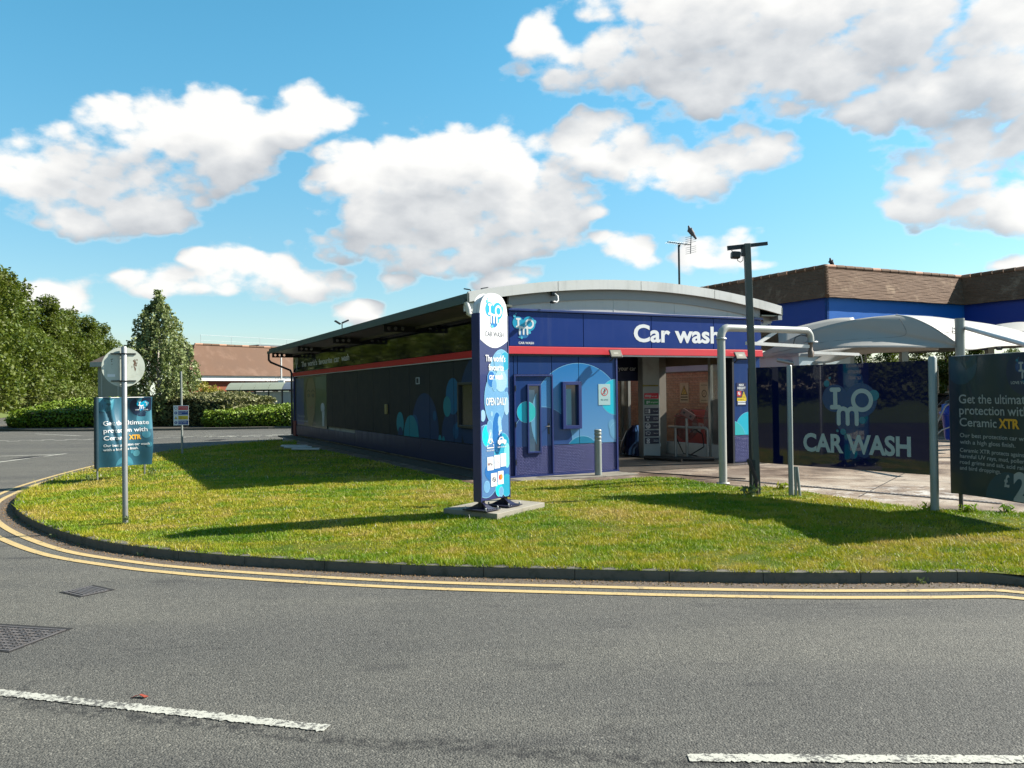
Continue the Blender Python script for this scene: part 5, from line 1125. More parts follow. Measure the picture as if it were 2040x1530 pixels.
def skinmesh(name, verts, edges, radii, mat, parent=None, sub=2):
    me = bpy.data.meshes.new(name); me.from_pydata(verts, edges, []); me.update(); o = link(name, me, parent, mat)
    sk = o.modifiers.new('skin', 'SKIN'); sk.use_smooth_shade = True
    for d, r in zip(me.skin_vertices[0].data, radii): d.radius = r if isinstance(r, tuple) else (r, r)
    me.skin_vertices[0].data[0].use_root = True
    sb = o.modifiers.new('sub', 'SUBSURF'); sb.levels = sub; sb.render_levels = sub
    dg = bpy.context.evaluated_depsgraph_get(); m2 = bpy.data.meshes.new_from_object(o.evaluated_get(dg), depsgraph=dg); o.modifiers.clear(); o.data = m2
    if not m2.materials: m2.materials.append(mat)
    return o
PIG = M('pigeon_feathers', (.13, .11, .12), .7, var=.4, vscale=20)
def bird(loc, s, rz, label, mat):
    b = thing('pigeon', label, 'bird', loc, rz); b.scale = (s, s, s)
    skinmesh('body', [(0, 0, .11), (.035, 0, .165), (.055, 0, .225), (.06, 0, .265), (.088, 0, .262), (-.045, 0, .045), (-.095, 0, -.03), (-.135, 0, -.10)], [(0, 1), (1, 2), (2, 3), (3, 4), (0, 5), (5, 6), (6, 7)],
             [.072, .06, .032, .032, .008, (.058, .055), (.030, .035), (.016, .03)], mat, b)
    MB().tube([(.0, .02, .07), (.01, .02, 0)], .006, 5).tube([(.0, -.02, .07), (.01, -.02, 0)], .006, 5).build('legs', M('bird_leg', (.25, .06, .05), .6), b); return b
bird(ap+rC+Vector((.01, 0, .20)), .86, R(168), 'plump grey pigeon perched on the reflector of the television aerial', PIG)
# ================================================================ PYLON SIGN
PY0 = Vector((-.437, 11.25, 0)); PA = math.atan2(.811, .584)
sl_ = thing('concrete_plinth', 'low concrete slab set in the grass carrying the tall pylon sign', 'concrete slab', (0, 0, 0))
pp = [Vector((-.99, 11.62, 0)), Vector((-.22, 11.04, 0)), Vector((.46, 12.12, 0)), Vector((-.28, 12.72, 0))]
mb = MB(); mb.add([p+Vector((0, 0, z)) for z in (-.12, .072) for p in pp], [(0, 1, 2, 3), (4, 5, 6, 7), (0, 1, 5, 4), (1, 2, 6, 5), (2, 3, 7, 6), (3, 0, 4, 7)])
o = mb.build('slab', CONC, sl_, .008); bmx = bmesh.new(); bmx.from_mesh(o.data); bmesh.ops.recalc_face_normals(bmx, faces=bmx.faces); bmx.to_mesh(o.data); bmx.free()
py = thing('pylon_sign', 'tall narrow illuminated style pylon sign with white rounded top and bubbles', 'pylon sign', PY0, PA)
PW, PT = .665, .125
PYN = M('pylon_navy', (.022, .032, .13), .3, var=.08, coat=.2); PYS = M('pylon_side_navy', (.004, .006, .035), .35); PYW = M('pylon_white', (.80, .81, .82), .35, var=.03)
def ptop(x0, x1, zs, zt, n=20): return [(x1-(x1-x0)*i/n, zs+(zt-zs)*(1-abs(2*(i/n)-1)**2.6)**.5) for i in range(n+1)]
mb = MB(); mb.prism([(0, .21), (PW, .21), (PW, 2.40), (0, 2.40)], .004, PT-.004); mb.build('cabinet', PYS, py)
mb = MB(); mb.prism([(0.0, 2.402), (PW, 2.402)]+ptop(0, PW, 2.78, 3.08), .004, .05); mb.prism([(0.0, 2.402), (PW, 2.402)]+ptop(0, PW, 2.78, 3.05), .056, PT-.004); mb.build('white_head', WHITE, py)
for yf, sgn in ((0, 1), (PT, -1)):   # the same face on both sides
    mb = MB(); y = -.001
    mb.flat([(.012, .215), (PW-.012, .215), (PW-.012, 2.79), (.012, 2.79)], 0.002, 0)
    ht = [(.012, 2.43)]+[(.012+(PW-.024)*i/14, 2.43-.11*math.sin(math.pi*i/14)) for i in range(1, 14)]+[(PW-.012, 2.43)]
    mb.flat(ht+ptop(.006, PW-.006, 2.78, 3.085), -.0005, 1)
    CW_ = (.013, PW-.013, .22, 2.35)
    def pb(cx, cz, r, m, yy, rz=None, edge=True):
        if edge:
            q = clip(circ(cx, cz, r+.006, 40, (rz or r)+.006), *CW_)
            if q: mb.flat(q, yy+.0004, 8)
        q = clip(circ(cx, cz, r, 40, rz), *CW_)
        if q: mb.flat(q, yy, m)
    pb(.50, 1.85, .30, 3, -.001, .45); pb(.62, 1.15, .42, 5, -.002, .62); pb(.12, .75, .34, 5, -.003, .5); pb(.33, 1.60, .235, 4, -.004, .36); pb(.37, 1.12, .11, 6, -.005, .3); pb(.50, .82, .20, 7, -.005, .30)
    pb(.38, .60, .30, 6, -.0055, .16, False)
    pb(.43, 2.11, .10, 3, -.006, .14); pb(.58, 2.14, .11, 7, -.0055, .13); pb(.47, 1.86, .14, 9, -.007, .15); pb(.25, 1.88, .09, 6, -.0065, .11); pb(.32, 1.80, .05, 4, -.0075, .08); pb(.60, 1.50, .06, 9, -.006, .12); pb(.60, 1.62, .045, 4, -.0055, .08)
    pb(.05, 1.38, .05, 9, -.006, .075); pb(.13, 1.10, .10, 2, -.006, .145); pb(.20, 1.22, .06, 4, -.0068, .09); pb(.215, 1.10, .04, 9, -.0074, .08); pb(.43, 1.28, .035, 9, -.006, .08); pb(.44, 1.18, .035, 9, -.0066, .06); pb(.25, 1.40, .02, 9, -.006, .03)
    pb(.60, .80, .07, 10, -.0068, .17); pb(.12, .40, .06, 4, -.006, .075); pb(.40, .34, .08, 2, -.006, .10); pb(.45, .30, .05, 4, -.0068, .065); pb(.58, .38, .12, 7, -.0058, .16)
    YT = -.0085
    for i, tx in enumerate(["The world's", 'favourite', 'car wash']): put_text(mb, tx, (.12, .19, .20)[i], 2.13-i*.125, h=.088, wd=(.46, .35, .32)[i], y=YT, m=1, bold=.018)
    put_text(mb, 'OPEN DAILY', .12, 1.52, h=.105, wd=.48, y=YT, m=1, bold=.012)
    stroke(mb, [(.14, .97), (.13, .93), (.29, .93), (.28, .97)], .014, YT, 1); stroke(mb, [(.15, 1.0), (.20, 1.10), (.22, 1.14)], .012, YT, 1); stroke(mb, [(.27, 1.0), (.24, 1.06)], .012, YT, 1); ring2d(mb, .21, 1.02, .038, .026, YT, 1)
    put_text(mb, 'RECYCLED WATER', .21, .885, h=.018, wd=.17, y=YT, m=1, align='c')
    mb.flat([(.38, .98), (.58, .98), (.58, 1.02), (.53, 1.03), (.50, 1.07), (.43, 1.07), (.40, 1.03), (.38, 1.02)], YT, 1); mb.flat(circ(.42, .98, .022, 14), YT-.0004, 1); mb.flat(circ(.54, .98, .022, 14), YT-.0004, 1); mb.flat([(.43, 1.03), (.50, 1.03), (.485, 1.055), (.44, 1.055)], YT-.0006, 6)
    stroke(mb, [(.41, 1.10), (.42, 1.15), (.47, 1.16)], .014, YT, 1); put_text(mb, 'KIND TO YOUR CAR', .48, .92, h=.018, wd=.20, y=YT, m=1, align='c')
    for (a, b, z) in ((.135, .275, .62), (.295, .425, .635), (.44, .57, .65)):
        mb.flat([(a, z), (b, z), (b, z+.185), (a, z+.185)], -.0082, 1)
    for (a, b, z) in ((.215, .355, .39), (.375, .505, .405)): mb.flat([(a, z), (b, z), (b, z+.185), (a, z+.185)], -.0082, 1)
    YU = -.0095
    mb.flat(circ(.165, .705, .014, 12, .022), YU, 11); put_text(mb, 'Pay', .185, .685, h=.045, wd=.07, y=YU, m=12); put_text(mb, 'G Pay', .31, .70, h=.042, wd=.10, y=YU, m=13); put_text(mb, 'ev', .485, .715, h=.035, wd=.045, y=YU, m=13)
    put_text(mb, 'VISA', .235, .45, h=.07, wd=.10, y=YU, m=12, bold=.015); mb.flat(circ(.422, .505, .028, 18, .04), YU, 14); mb.flat(circ(.455, .507, .028, 18, .04), YU-.0004, 15)
    put_text(mb, 'CAR WASH', .125, 2.475, h=.075, wd=.43, y=-.0025, m=12, bold=.005)
    f = mb.build('sign_face', [PYN, PYW, B_CY, M('py_pale', (.15, .36, .54), .35), M('py_light', (.13, .32, .54), .35), M('py_steel', (.07, .18, .38), .35), M('py_deep', (.01, .13, .40), .35), M('py_teal', (.01, .30, .46), .35), B_EDGE, M('py_ice', (.28, .46, .66), .35), M('py_mint', (.16, .60, .62), .35), M('card_maroon', (.15, .01, .02)), TXD, M('faint_grey', (.42, .43, .46)), M('card_red', (.7, .03, .02)), M('card_orange', (.80, .25, .02))], py)
    lg = logo('logo', py, .345, 2.81, .43, -.0025, PYW, [LB1, LB2, LB3], sx=.98)
    lg.scale = (1, 1, 1)
    warp(lg, lambda c: Vector((c.x, c.y, 2.80+(c.z-2.80)*1.02)))
    if sgn < 0:
        for o in (f, lg): warp(o, lambda c: Vector((PW-c.x, PT-c.y, c.z)))
mb = MB(); mb.box(-.008, .012, -.006, PT+.006, .2, 2.79).box(PW-.012, PW+.008, -.006, PT+.006, .2, 2.79); mb.build('edge_trim', PYN, py)
for x in (.05, PW-.09):
    s = boxo('stub_post', x, x+.07, .03, .095, .10, .21, PYS, py); boxo('base_plate', x-.13, x+.20, -.14, .27, .086, .10, M('dark_base_plate', (.015, .018, .04), .4), py)
    for sy in (-1, 1): MB().prism([(x+.03+q, z) for q, z in ((-.006, .10), (.006, .10), (.006, .19), (-.006, .19))], .0625+sy*.035, .0625+sy*.035+.001).add([(x+.01, .0625+sy*.03, .18), (x+.06, .0625+sy*.03, .18), (x+.11, .0625+sy*.17, .105), (x-.04, .0625+sy*.17, .105), (x+.01, .0625+sy*.03, .10), (x+.06, .0625+sy*.03, .10)], [(0, 1, 2, 3), (0, 3, 4), (1, 5, 2), (4, 5, 1, 0)]).build('gusset', PYS, py)
    for bx_, by_ in ((-.1, -.11), (.17, -.11), (-.1, .24), (.17, .24)): MB().lathe([(.012, 0), (.012, .03), (.006, .035)], 8, (x+bx_, by_, .10)).build('bolt', GRYM, py)
# ================================================================ ROUND SIGN, POSTS, BANNERS
rs_ = thing('round_sign', 'round traffic sign seen from behind on a tall grey post at the lawn edge', 'road sign', (-5.53, 11.74, -.06), R(33))
MB().tube([(0, 0, -.1), (0, 0, 2.46), (0, 0, 2.478)], [.038, .038, .026], 16).build('post', GRYM, rs_)
PLB = M('sign_back_grey_green', (.56, .60, .52), .5, var=.06, dirt=(.25, .27, .2), dirtf=.35, dscale=6)
mb = MB(); n = 48; vs = [(.284*math.cos(2*math.pi*k/n), y, 2.185+.284*math.sin(2*math.pi*k/n)) for y in (-.062, -.059) for k in range(n)]
mb.add(vs, [tuple(range(n)), tuple(range(2*n-1, n-1, -1))]+[(k, (k+1) % n, (k+1) % n+n, k+n) for k in range(n)]); dk_ = mb.build('disc', PLB, rs_); warp(dk_, lambda c: Vector((c.x, -c.y, c.z)))
for z in (2.375, 1.985):
    MB().box(-.165, .165, .044, .0585, z-.010, z-.004).box(-.165, .165, .044, .0585, z+.004, z+.010).build('rail', DKM, rs_)
    MB().tube([(-.045, .05, z), (-.045, -.02, z), (-.02, -.045, z), (.02, -.045, z), (.045, -.02, z), (.045, .05, z)], .008, 6).build('clamp', DKM, rs_)
mb = MB(); mb.flat([(-.21, 2.045), (-.11, 2.045), (-.11, 2.082), (-.21, 2.082)], .0585); mb.build('sticker', TXW, rs_)
mb = MB(); rg = random.Random(2)
for k in range(26): x = .155+rg.gauss(0, .012); z = 2.29-rg.random()**1.3*.17; mb.flat(circ(x, z, rg.uniform(.003, .011), 7, rg.uniform(.008, .02)), .0584-k*.00001)
for k in range(9): mb.flat(circ(-.155+rg.gauss(0, .006), 2.30-rg.random()*.10, .004, 6, .008), .0584-k*.00001)
mb.build('rust_stain', M('rust_stain', (.14, .085, .05), .9, var=.3), rs_)
# small four-row notice
sn = thing('notice_sign', 'small white notice with red, blue and yellow rows on a thin post', 'sign', (-10.21, 25.44, -.12), R(12))
MB().tube([(0, .02, -.1), (-.02, .02, 2.58)], .033, 10).build('post', POSTG, sn)
bd = MB().box(-.24, .20, -.03, -.02, .92, 1.53).build('board', TXW, sn)
mb = MB()
for i, (m, tx) in enumerate(((1, ('No smoking',)), (2, ('Switch off', 'engine')), (3, ('Caution', 'wet floor', 'take care')), (2, ('Reduced speed', 'keep clear')))):
    z = 1.505-i*.148; mb.flat([(-.10, z-.115), (.185, z-.115), (.185, z), (-.10, z)], -.032, m)
    for j, q in enumerate(tx): put_text(mb, q, -.09, z-.03-(.022 if len(tx) == 1 else 0)-(.04 if len(tx) == 2 else .033)*j-.01, h=.026, wd=.24 if len(q) > 8 else None, y=-.0335, m=0 if m != 3 else 4)
    c = (-.17, z-.058)
    if m == 3: mb.flat([(c[0]-.045, c[1]-.04), (c[0]+.045, c[1]-.04), (c[0], c[1]+.045)], -.032, 4); mb.flat([(c[0]-.03, c[1]-.03), (c[0]+.03, c[1]-.03), (c[0], c[1]+.028)], -.0335, 3)
    elif m == 1: ring2d(mb, c[0], c[1], .045, .034, -.032, 4)
    else: mb.flat(circ(c[0], c[1], .045, 20), -.032, 2); stroke(mb, [(c[0], c[1]-.02), (c[0], c[1]+.022)], .016, -.0335, 0)
mb.build('sign_print', [TXW, RED_, BLU_, YEL_, BLK], bd)
# tall square lamp post with crossbar
lp = thing('floodlight_post', 'tall leaning square steel post with crossbar and black floodlight', 'lamp post', (3.93, 13.27, -.04))
PDK = M('green_grey_post', (.085, .10, .09), .5, var=.15, vscale=3, dirt=(.2, .19, .15), dirtf=.3)
top_ = Vector((-.11, 0, 4.09))
mb = MB(); mb.bar((0, 0, -.2), top_, .098, .098); mb.build('post', PDK, lp, .006)
MB().bar(top_+Vector((-.30, .06, -.06)), top_+Vector((.03, .06, -.028)), .04, .07).build('crossbar', DKM, lp); MB().bar(top_+Vector((.05, .06, -.02)), top_+Vector((.35, .06, .01)), .04, .055).build('crossbar', DKM, lp)
fl = MB().box(-.24, -.10, -.06, .08, -.25, -.14, M=Matrix.Translation(top_) @ Matrix.Rotation(R(4), 4, 'Y')).build('floodlight', BLK, lp, .02)
MB().tube([top_+Vector(q) for q in ((-.23, .0, -.06), (-.245, .0, -.11), (-.23, .0, -.15))], .007, 6).tube([top_+Vector(q) for q in ((-.16, 0, -.2), (-.155, 0, -.27), (-.11, 0, -.30), (-.07, 0, -.27), (-.06, 0, -.15))], .006, 6).build('cable', BLK, fl); MB().box(top_.x-.09, top_.x-.045, -.04, .04, top_.z-.2, top_.z-.06).build('bracket', BLK, lp)
MB().tube([(-.02, -.06, .0), (-.03, -.06, .28), (-.16, -.08, .62)], [.03, .03, .035], 8).tube([(-.07, -.05, 0), (-.10, -.06, .15), (-.05, -.06, .30)], .010, 6).build('stay', M('mossy_stay', (.07, .05, .05), .8, var=.4), lp)
boxo('junction_box', -.1, -.04, -.05, .05, .42, .60, DKM, lp)
# bent pipe gantry with swinging height bars
pg = thing('pipe_gantry', 'thick pale pipe bent over at the top holding white swinging height bars', 'gantry', (3.80, 14.92, 0))
top = 2.82; d = E1; L_ = 2.22
arc1 = [Vector((0, 0, top-.16))+d*.16*(1-math.cos(a))+Vector((0, 0, .16*math.sin(a))) for a in [math.pi/2*k/6 for k in range(7)]]
e0 = Vector((0, 0, top))+d*(L_-.16); arc2 = [e0+d*.16*math.sin(a)+Vector((0, 0, -.16*(1-math.cos(a)))) for a in [math.pi/2*k/6 for k in range(7)]]
e1 = arc2[-1]
GP = M('gantry_pipe_paint', (.42, .43, .40), .4, metal=.15, var=.08, vscale=4, dirt=(.24, .25, .2), dirtf=.35)
MB().tube([(0, 0, 0)]+arc1, .072, 18).build('upright', GP, pg); MB().tube([arc1[-1]]+arc2+[e1+Vector((0, 0, -.05))], .066, 18).build('crosspipe', GP, pg)
MB().lathe([(.10, top-.21), (.10, top-.19), (.074, top-.18)], 18).build('collar', GP, pg); MB().lathe([(.12, 0), (.12, .015), (.08, .02)], 18).build('base_flange', GP, pg); boxo('hatch', -.012, .012, -.08, -.07, .30, .42, GP, pg)
MB().lathe([(.14, -.075), (.14, -.055), (.066, -.05)], 12, e1).build('flange', GRYM, pg); MB().lathe([(.045, -.36), (.055, -.34), (.055, -.24), (.04, -.22), (.04, -.12), (.05, -.075)], 14, e1).build('pivot', M('rusty_pivot', (.20, .15, .12), .6, var=.3), pg)
h1 = e1+Vector((0, 0, -.15)); h2 = e1+Vector((0, 0, -.27))
MB().bar(h1-E1*.06, h1-E1*1.62+Vector((0, 0, .04)), .06, .06).build('height_bar', WHITE, pg); MB().bar(h2+E1*.06, h2+E1*1.3+Vector((0, 0, -.02)), .06, .055).build('height_bar', WHITE, pg)
MB().tube([h2+E1*1.3, h2+E1*1.38+Vector((0, 0, -.05)), h2+E1*1.42+Vector((0, 0, -.2)), h2+E1*1.42+Vector((0, 0, -.42))], .012, 6).build('hook_rod', GRYM, pg); MB().tube([h1-E1*.45+Vector((0, 0, .03)), h1-E1*.40+Vector((0, 0, .17)), h1-E1*.25+Vector((0, 0, .22)), h1-E1*.1+Vector((0, 0, .2))], .01, 6).build('cable', BLK, pg)
MB().bar(h1-E1*1.35+Vector((0, 0, .04)), h1-E1*.82+Vector((0, 0, .3)), .035, .06).build('stay_bar', WHITE, pg)
# glossy CAR WASH screen with its poles
P1 = Vector((4.41, 13.08, 0)); P2 = Vector((5.77, 11.29, 0)); BE = (P2-P1).normalized(); BA = math.atan2(BE.y, BE.x)
scn = thing('screen_board', 'glossy navy screen board reading CAR WASH between two round poles', 'sign board', P1, BA)
def glossboard():
    m = M('glossy_navy_board', (.003, .008, .055), .06, var=.1, coat=1.); m.node_tree.nodes['Principled BSDF'].inputs['Coat Roughness'].default_value = .01; m.node_tree.nodes['Principled BSDF'].inputs['Coat IOR'].default_value = 1.5; return m
GBD = glossboard(); GBD.node_tree.nodes['Principled BSDF'].inputs['Coat Weight'].default_value = .65; GBD.node_tree.nodes['Principled BSDF'].inputs['Specular IOR Level'].default_value = .15; BLn = (P2-P1).length
boxo('panel', .05, BLn-.06, -.006, .004, .49, 2.065, GBD, scn); boxo('panel', -.75, -.05, -.006, .004, .49, 2.055, GBD, scn)
MB().tube([(0, 0, -.1), (0, 0, 2.06), (0, 0, 2.075)], [.042, .042, .03], 16).build('pole', POSTG, scn); MB().tube([(BLn, 0, -.1), (BLn, 0, 2.10), (BLn, 0, 2.12)], [.055, .055, .04], 18).build('pole', POSTG, scn)
MB().tube([(.10, -.02, -.05), (.09, -.02, .47)], .022, 8).tube([(.15, .02, -.05), (.11, .0, .47)], .022, 8).build('stub_leg', POSTG, scn); MB().tube([(-.76, 0, -.05), (-.76, 0, 2.05)], .03, 8).build('pole', DKM, scn)
TB = M('board_lettering', (.40, .48, .50), .45, var=.04)
mb = MB(); put_text(mb, 'CAR WASH', .235, .735, h=.265, wd=1.70, y=-.0075, bold=.035); warp_o = mb.build('board_lettering', TB, scn)
LBd = [M('board_bubble', (.008, .05, .16), .25), M('board_bubble_deep', (.006, .03, .12), .25), M('board_bubble_light', (.015, .17, .25), .25)]
logo('logo', scn, 1.03, 1.45, .92, -.0075, TB, LBd)
# ceramic banners
def banner(name, label, loc, rz, Wd, H, z0, full, lit_, fold, seed):
    o = thing(name, label, 'banner', loc, rz)
    base = M('banner_teal_lit', (.022, .11, .17), .42, var=.25, vscale=1.4, coat=.15) if lit_ else M('banner_teal_shaded', (.009, .030, .040), .42, var=.3, vscale=1.2, coat=.1)  # unlit banner: its shade is painted into the darker cloth colour
    tw_ = TXW if lit_ else M('banner_lettering_shaded', (.34, .37, .38), .5)
    sfx = 'lit' if lit_ else 'dark'  # dark suffix: bubble prints with shade put into the colour
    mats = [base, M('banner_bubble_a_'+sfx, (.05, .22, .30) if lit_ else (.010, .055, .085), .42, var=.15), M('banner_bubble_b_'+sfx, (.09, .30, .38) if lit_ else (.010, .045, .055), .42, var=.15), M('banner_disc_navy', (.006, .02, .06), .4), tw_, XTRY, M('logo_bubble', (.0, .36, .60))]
    rnd = random.Random(seed); ph = [rnd.uniform(0, 6) for _ in range(4)]
    def f(c):
        x, z = c.x/Wd, (c.z-z0)/H
        dy = fold*(.035*math.sin(9*x+ph[0]+1.5*z)+.02*math.sin(23*x+ph[1]-3*z)*(z**2)+.02*math.sin(7*z+ph[2])+.03*math.exp(-((x-.12-.28*(1-z))/.035)**2)*(z) - .03*math.exp(-((x-.17-.30*(1-z))/.04)**2)*z)
        e_ = fold*.02*math.sin(14*x+ph[3])*max(0, z-.9)*8
        return Vector((c.x, c.y+dy, c.z-max(0, e_)))
    mb = MB(); nx, nz = 48, 56; vs = [(Wd*i/nx, 0, z0+H*j/nz) for j in range(nz+1) for i in range(nx+1)]
    mb.add(vs, [(j*(nx+1)+i, j*(nx+1)+i+1, (j+1)*(nx+1)+i+1, (j+1)*(nx+1)+i) for j in range(nz) for i in range(nx)], 0, True)
    cl = mb.build('cloth', mats, o); warp(cl, f)
    mb = MB(); CR = (.06*Wd if False else .02, Wd-.02, z0+.01, z0+H-.01)
    def fan(cx, cz, r, m, y):
        q = clip(circ(cx, cz, r, 48), *CR)
        if len(q) < 3: return
        c = (sum(p[0] for p in q)/len(q), sum(p[1] for p in q)/len(q)); rings = 7; n = len(q)
        mb = MB()
        vs = [(c[0]+(p[0]-c[0])*k/rings, y, c[1]+(p[1]-c[1])*k/rings) for k in range(1, rings+1) for p in q]+[(c[0], y, c[1])]
        mb.add(vs, [((k*n+i), (k*n+(i+1) % n), ((k+1)*n+(i+1) % n), ((k+1)*n+i)) for k in range(rings-1) for i in range(n)]+[(len(vs)-1, (i+1) % n, i) for i in range(n)], 0, True); warp(mb.build('bubble_print', mats[m], o), f)
    X = lambda a: a*Wd; Zz = lambda a: z0+a*H
    fan(X(.13), Zz(.93), .155*Wd*1.1, 1, -.003); fan(X(.20), Zz(.99), .10*Wd, 2, -.004); fan(X(.83), Zz(.87), .20*Wd, 3, -.003)
    if full: fan(X(.62), Zz(.0), .24*Wd, 1, -.003); fan(X(.72), Zz(.30), .20*Wd, 1, -.0025) if False else None; fan(X(1.0), Zz(.02), .2*Wd, 2, -.004)
    else: fan(X(.93), Zz(.68), .20*Wd, 1, -.003); fan(X(.88), Zz(.45), .07*Wd, 1, -.004); fan(X(.73), Zz(.175), .06*Wd, 2, -.004); fan(X(.65), Zz(.20), .035*Wd, 1, -.0045); fan(X(.50), Zz(.0), .19*Wd, 1, -.003); fan(X(.93), Zz(.3), .05*Wd, 1, -.004)
    k = Wd/1.5; yt = -.0075
    def TL(*a, **kw):
        m_ = kw.pop('m'); b_ = MB(); put_text(b_, *a, **kw); warp(b_.build('lettering', tw_ if m_ == 4 else XTRY, o), f)
    if full:
        for tx, z, h, wd in (('Get the ultimate', 1.475, .118, 1.14), ('protection with', 1.325, .118, 1.10), ('Ceramic', 1.165, .112, .60), ('Our best protection car wash', 1.015, .055, 1.14), ('with a high gloss finish.', .925, .055, .90),
                             ('Ceramic XTR protects against', .815, .052, 1.06), ('harmful UV rays, mud, pollen,', .735, .052, 1.06), ('road grime and salt, acid rain', .655, .052, 1.06), ('and bird droppings.', .575, .052, .66)):
            TL(tx, .165, z, h=h, wd=wd, y=yt, m=4, bold=.012)
        TL('XTR', .80, 1.165, h=.115, wd=.33, y=yt, m=5, bold=.04)
        TL('£', .88, .42, h=.15, wd=.09, y=yt, m=4, bold=.03); TL('2', 1.03, .27, h=.34, wd=.24, y=yt, m=4, bold=.04)
        TL('LOVE YOUR CAR', 1.03, 1.725, h=.035, wd=.38, y=yt, m=4, bold=.03)
    else:
        for tx, z, h, wd in (('Get the ultimate', .60, .062, .83), ('protection with', .495, .062, .80), ('Ceramic', .39, .06, .44), ('Our best protection car wash', .295, .036, .83), ('with a high gloss finish.', .235, .036, .66)):
            TL(tx, .10*Wd, z0+z*H, h=h*H, wd=wd*Wd, y=yt, m=4, bold=.014)
        TL('XTR', .58*Wd, z0+.385*H, h=.062*H, wd=.22*Wd, y=yt, m=5, bold=.05); TL('LOVE YOUR CAR', .82*Wd, z0+.805*H, h=.016*H, wd=.22*Wd, y=yt, m=4, align='c', bold=.03)
    lg = logo('logo', o, .83*Wd, z0+.885*H, .22*Wd, -.0085, tw_, [mats[6], LB2, LB3] if lit_ else LBd); warp(lg, f)
    for x in (.055*Wd, Wd*.93): MB().tube([(x, .045+.06*fold, -.15), (x, .045+.06*fold, z0+H-.02)], .02 if not full else .028, 8).build('post', GRYM if lit_ else M('brown_post', (.07, .06, .05), .7), o)
    MB().tube([(0, .03, z0+H-.01), (Wd, .03, z0+H-.01)], .014, 8).build('rail', GRYM, o)
    # hem sleeve turned round the left post
    mb = MB(); mb.tube([(-.0, .035, z0-.01), (-.0, .035, z0+H)], .045 if full else .05, 10, caps=False); mb.build('sleeve', M('banner_sleeve', (.006, .02, .03) if not lit_ else (.01, .04, .06), .45, var=.2), o)
    return o
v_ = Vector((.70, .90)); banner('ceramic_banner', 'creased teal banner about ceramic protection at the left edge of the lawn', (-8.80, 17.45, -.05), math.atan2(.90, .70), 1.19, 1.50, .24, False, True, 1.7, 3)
banner('ceramic_banner', 'shaded teal banner about ceramic protection at the right edge beside the yard', (6.06, 11.38, 0), math.atan2(-.97, .248), 1.52, 1.88, .24, True, False, .35, 5)

# ================================================================ BRICK STORE BEHIND THE TUNNEL GLAZING
def brickmat(name, a, b, c):
    m = bpy.data.materials.new(name); m.use_nodes = True; t = NT(m.node_tree); bs = t.n['Principled BSDF']
    oi = t.new('ShaderNodeObjectInfo').outputs['Random']; g = t.new('ShaderNodeNewGeometry'); r_ = t.math('FRACT', t.math('ADD', oi, g.outputs['Random Per Island']))
    n = t.noise(t.new('ShaderNodeTexCoord').outputs['Object'], 14., 4, .6)
    col = t.mix(r_, a, b); col = t.mix(t.mapr(n, .5, .75), col, c); t.l.new(col, bs.inputs['Base Color']); bs.inputs['Roughness'].default_value = .88; return m
BRK = brickmat('tan_brick', (.52, .32, .18), (.66, .44, .26), (.40, .24, .14)); MORT = M('mortar', (.34, .29, .22), .95, var=.2)
RBRK = M('far_red_brick', (.23, .055, .022), .9, var=.25, vscale=1.2, dirt=(.12, .04, .02), dirtf=.5)
bs_ = thing('brick_store', 'low brown brick store with a white fascia seen through the tunnel glazing', 'store', W(8.2, .4), ANG)
boxo('wall', .06, 1.6, .06, 11.9, 0, 2.24, MORT, bs_); boxo('fascia', -.06, 1.72, -.06, 12., 2.24, 2.50, M('pale_blue_grey_fascia', (.40, .50, .56), .5), bs_); boxo('roof', -.10, 1.76, -.1, 12.04, 2.50, 2.56, M('felt_roof', (.28, .29, .30), .8), bs_)
bk = MB().box(0, .055, 0, .215, 0, .065).build('brick', BRK); bkm = bk.data; bpy.data.objects.remove(bk); stuff = MB(); cnt = 0
for r_i in range(29):
    z = .01+r_i*.076
    for q in range(53):
        y = .06+q*.225+(.1125 if r_i % 2 else 0)-.0; 
        if y > 11.7: continue
        dx = rt.uniform(-.003, .003)
        if 2.0 < y < 5.2 and .9 < z < 2.15 and cnt < 290:
            o = bpy.data.objects.new('brick', bkm); COL.objects.link(o); o.parent = bs_; o.location = (dx, y, z); cnt += 1
        else: stuff.box(dx, .055+dx, y, y+.215, z, z+.065)
o = stuff.build('brickwork', BRK, bs_); o['kind'] = 'stuff'
boxo('front_wall', .06, 1.6, 0, .058, 0, 2.24, M('pale_blue_grey_render', (.42, .50, .54), .7), bs_)
MB().tube([(-.05, 5.35, 2.24), (-.05, 5.35, 1.2)], .04, 8).build('downpipe', WHITE, bs_)
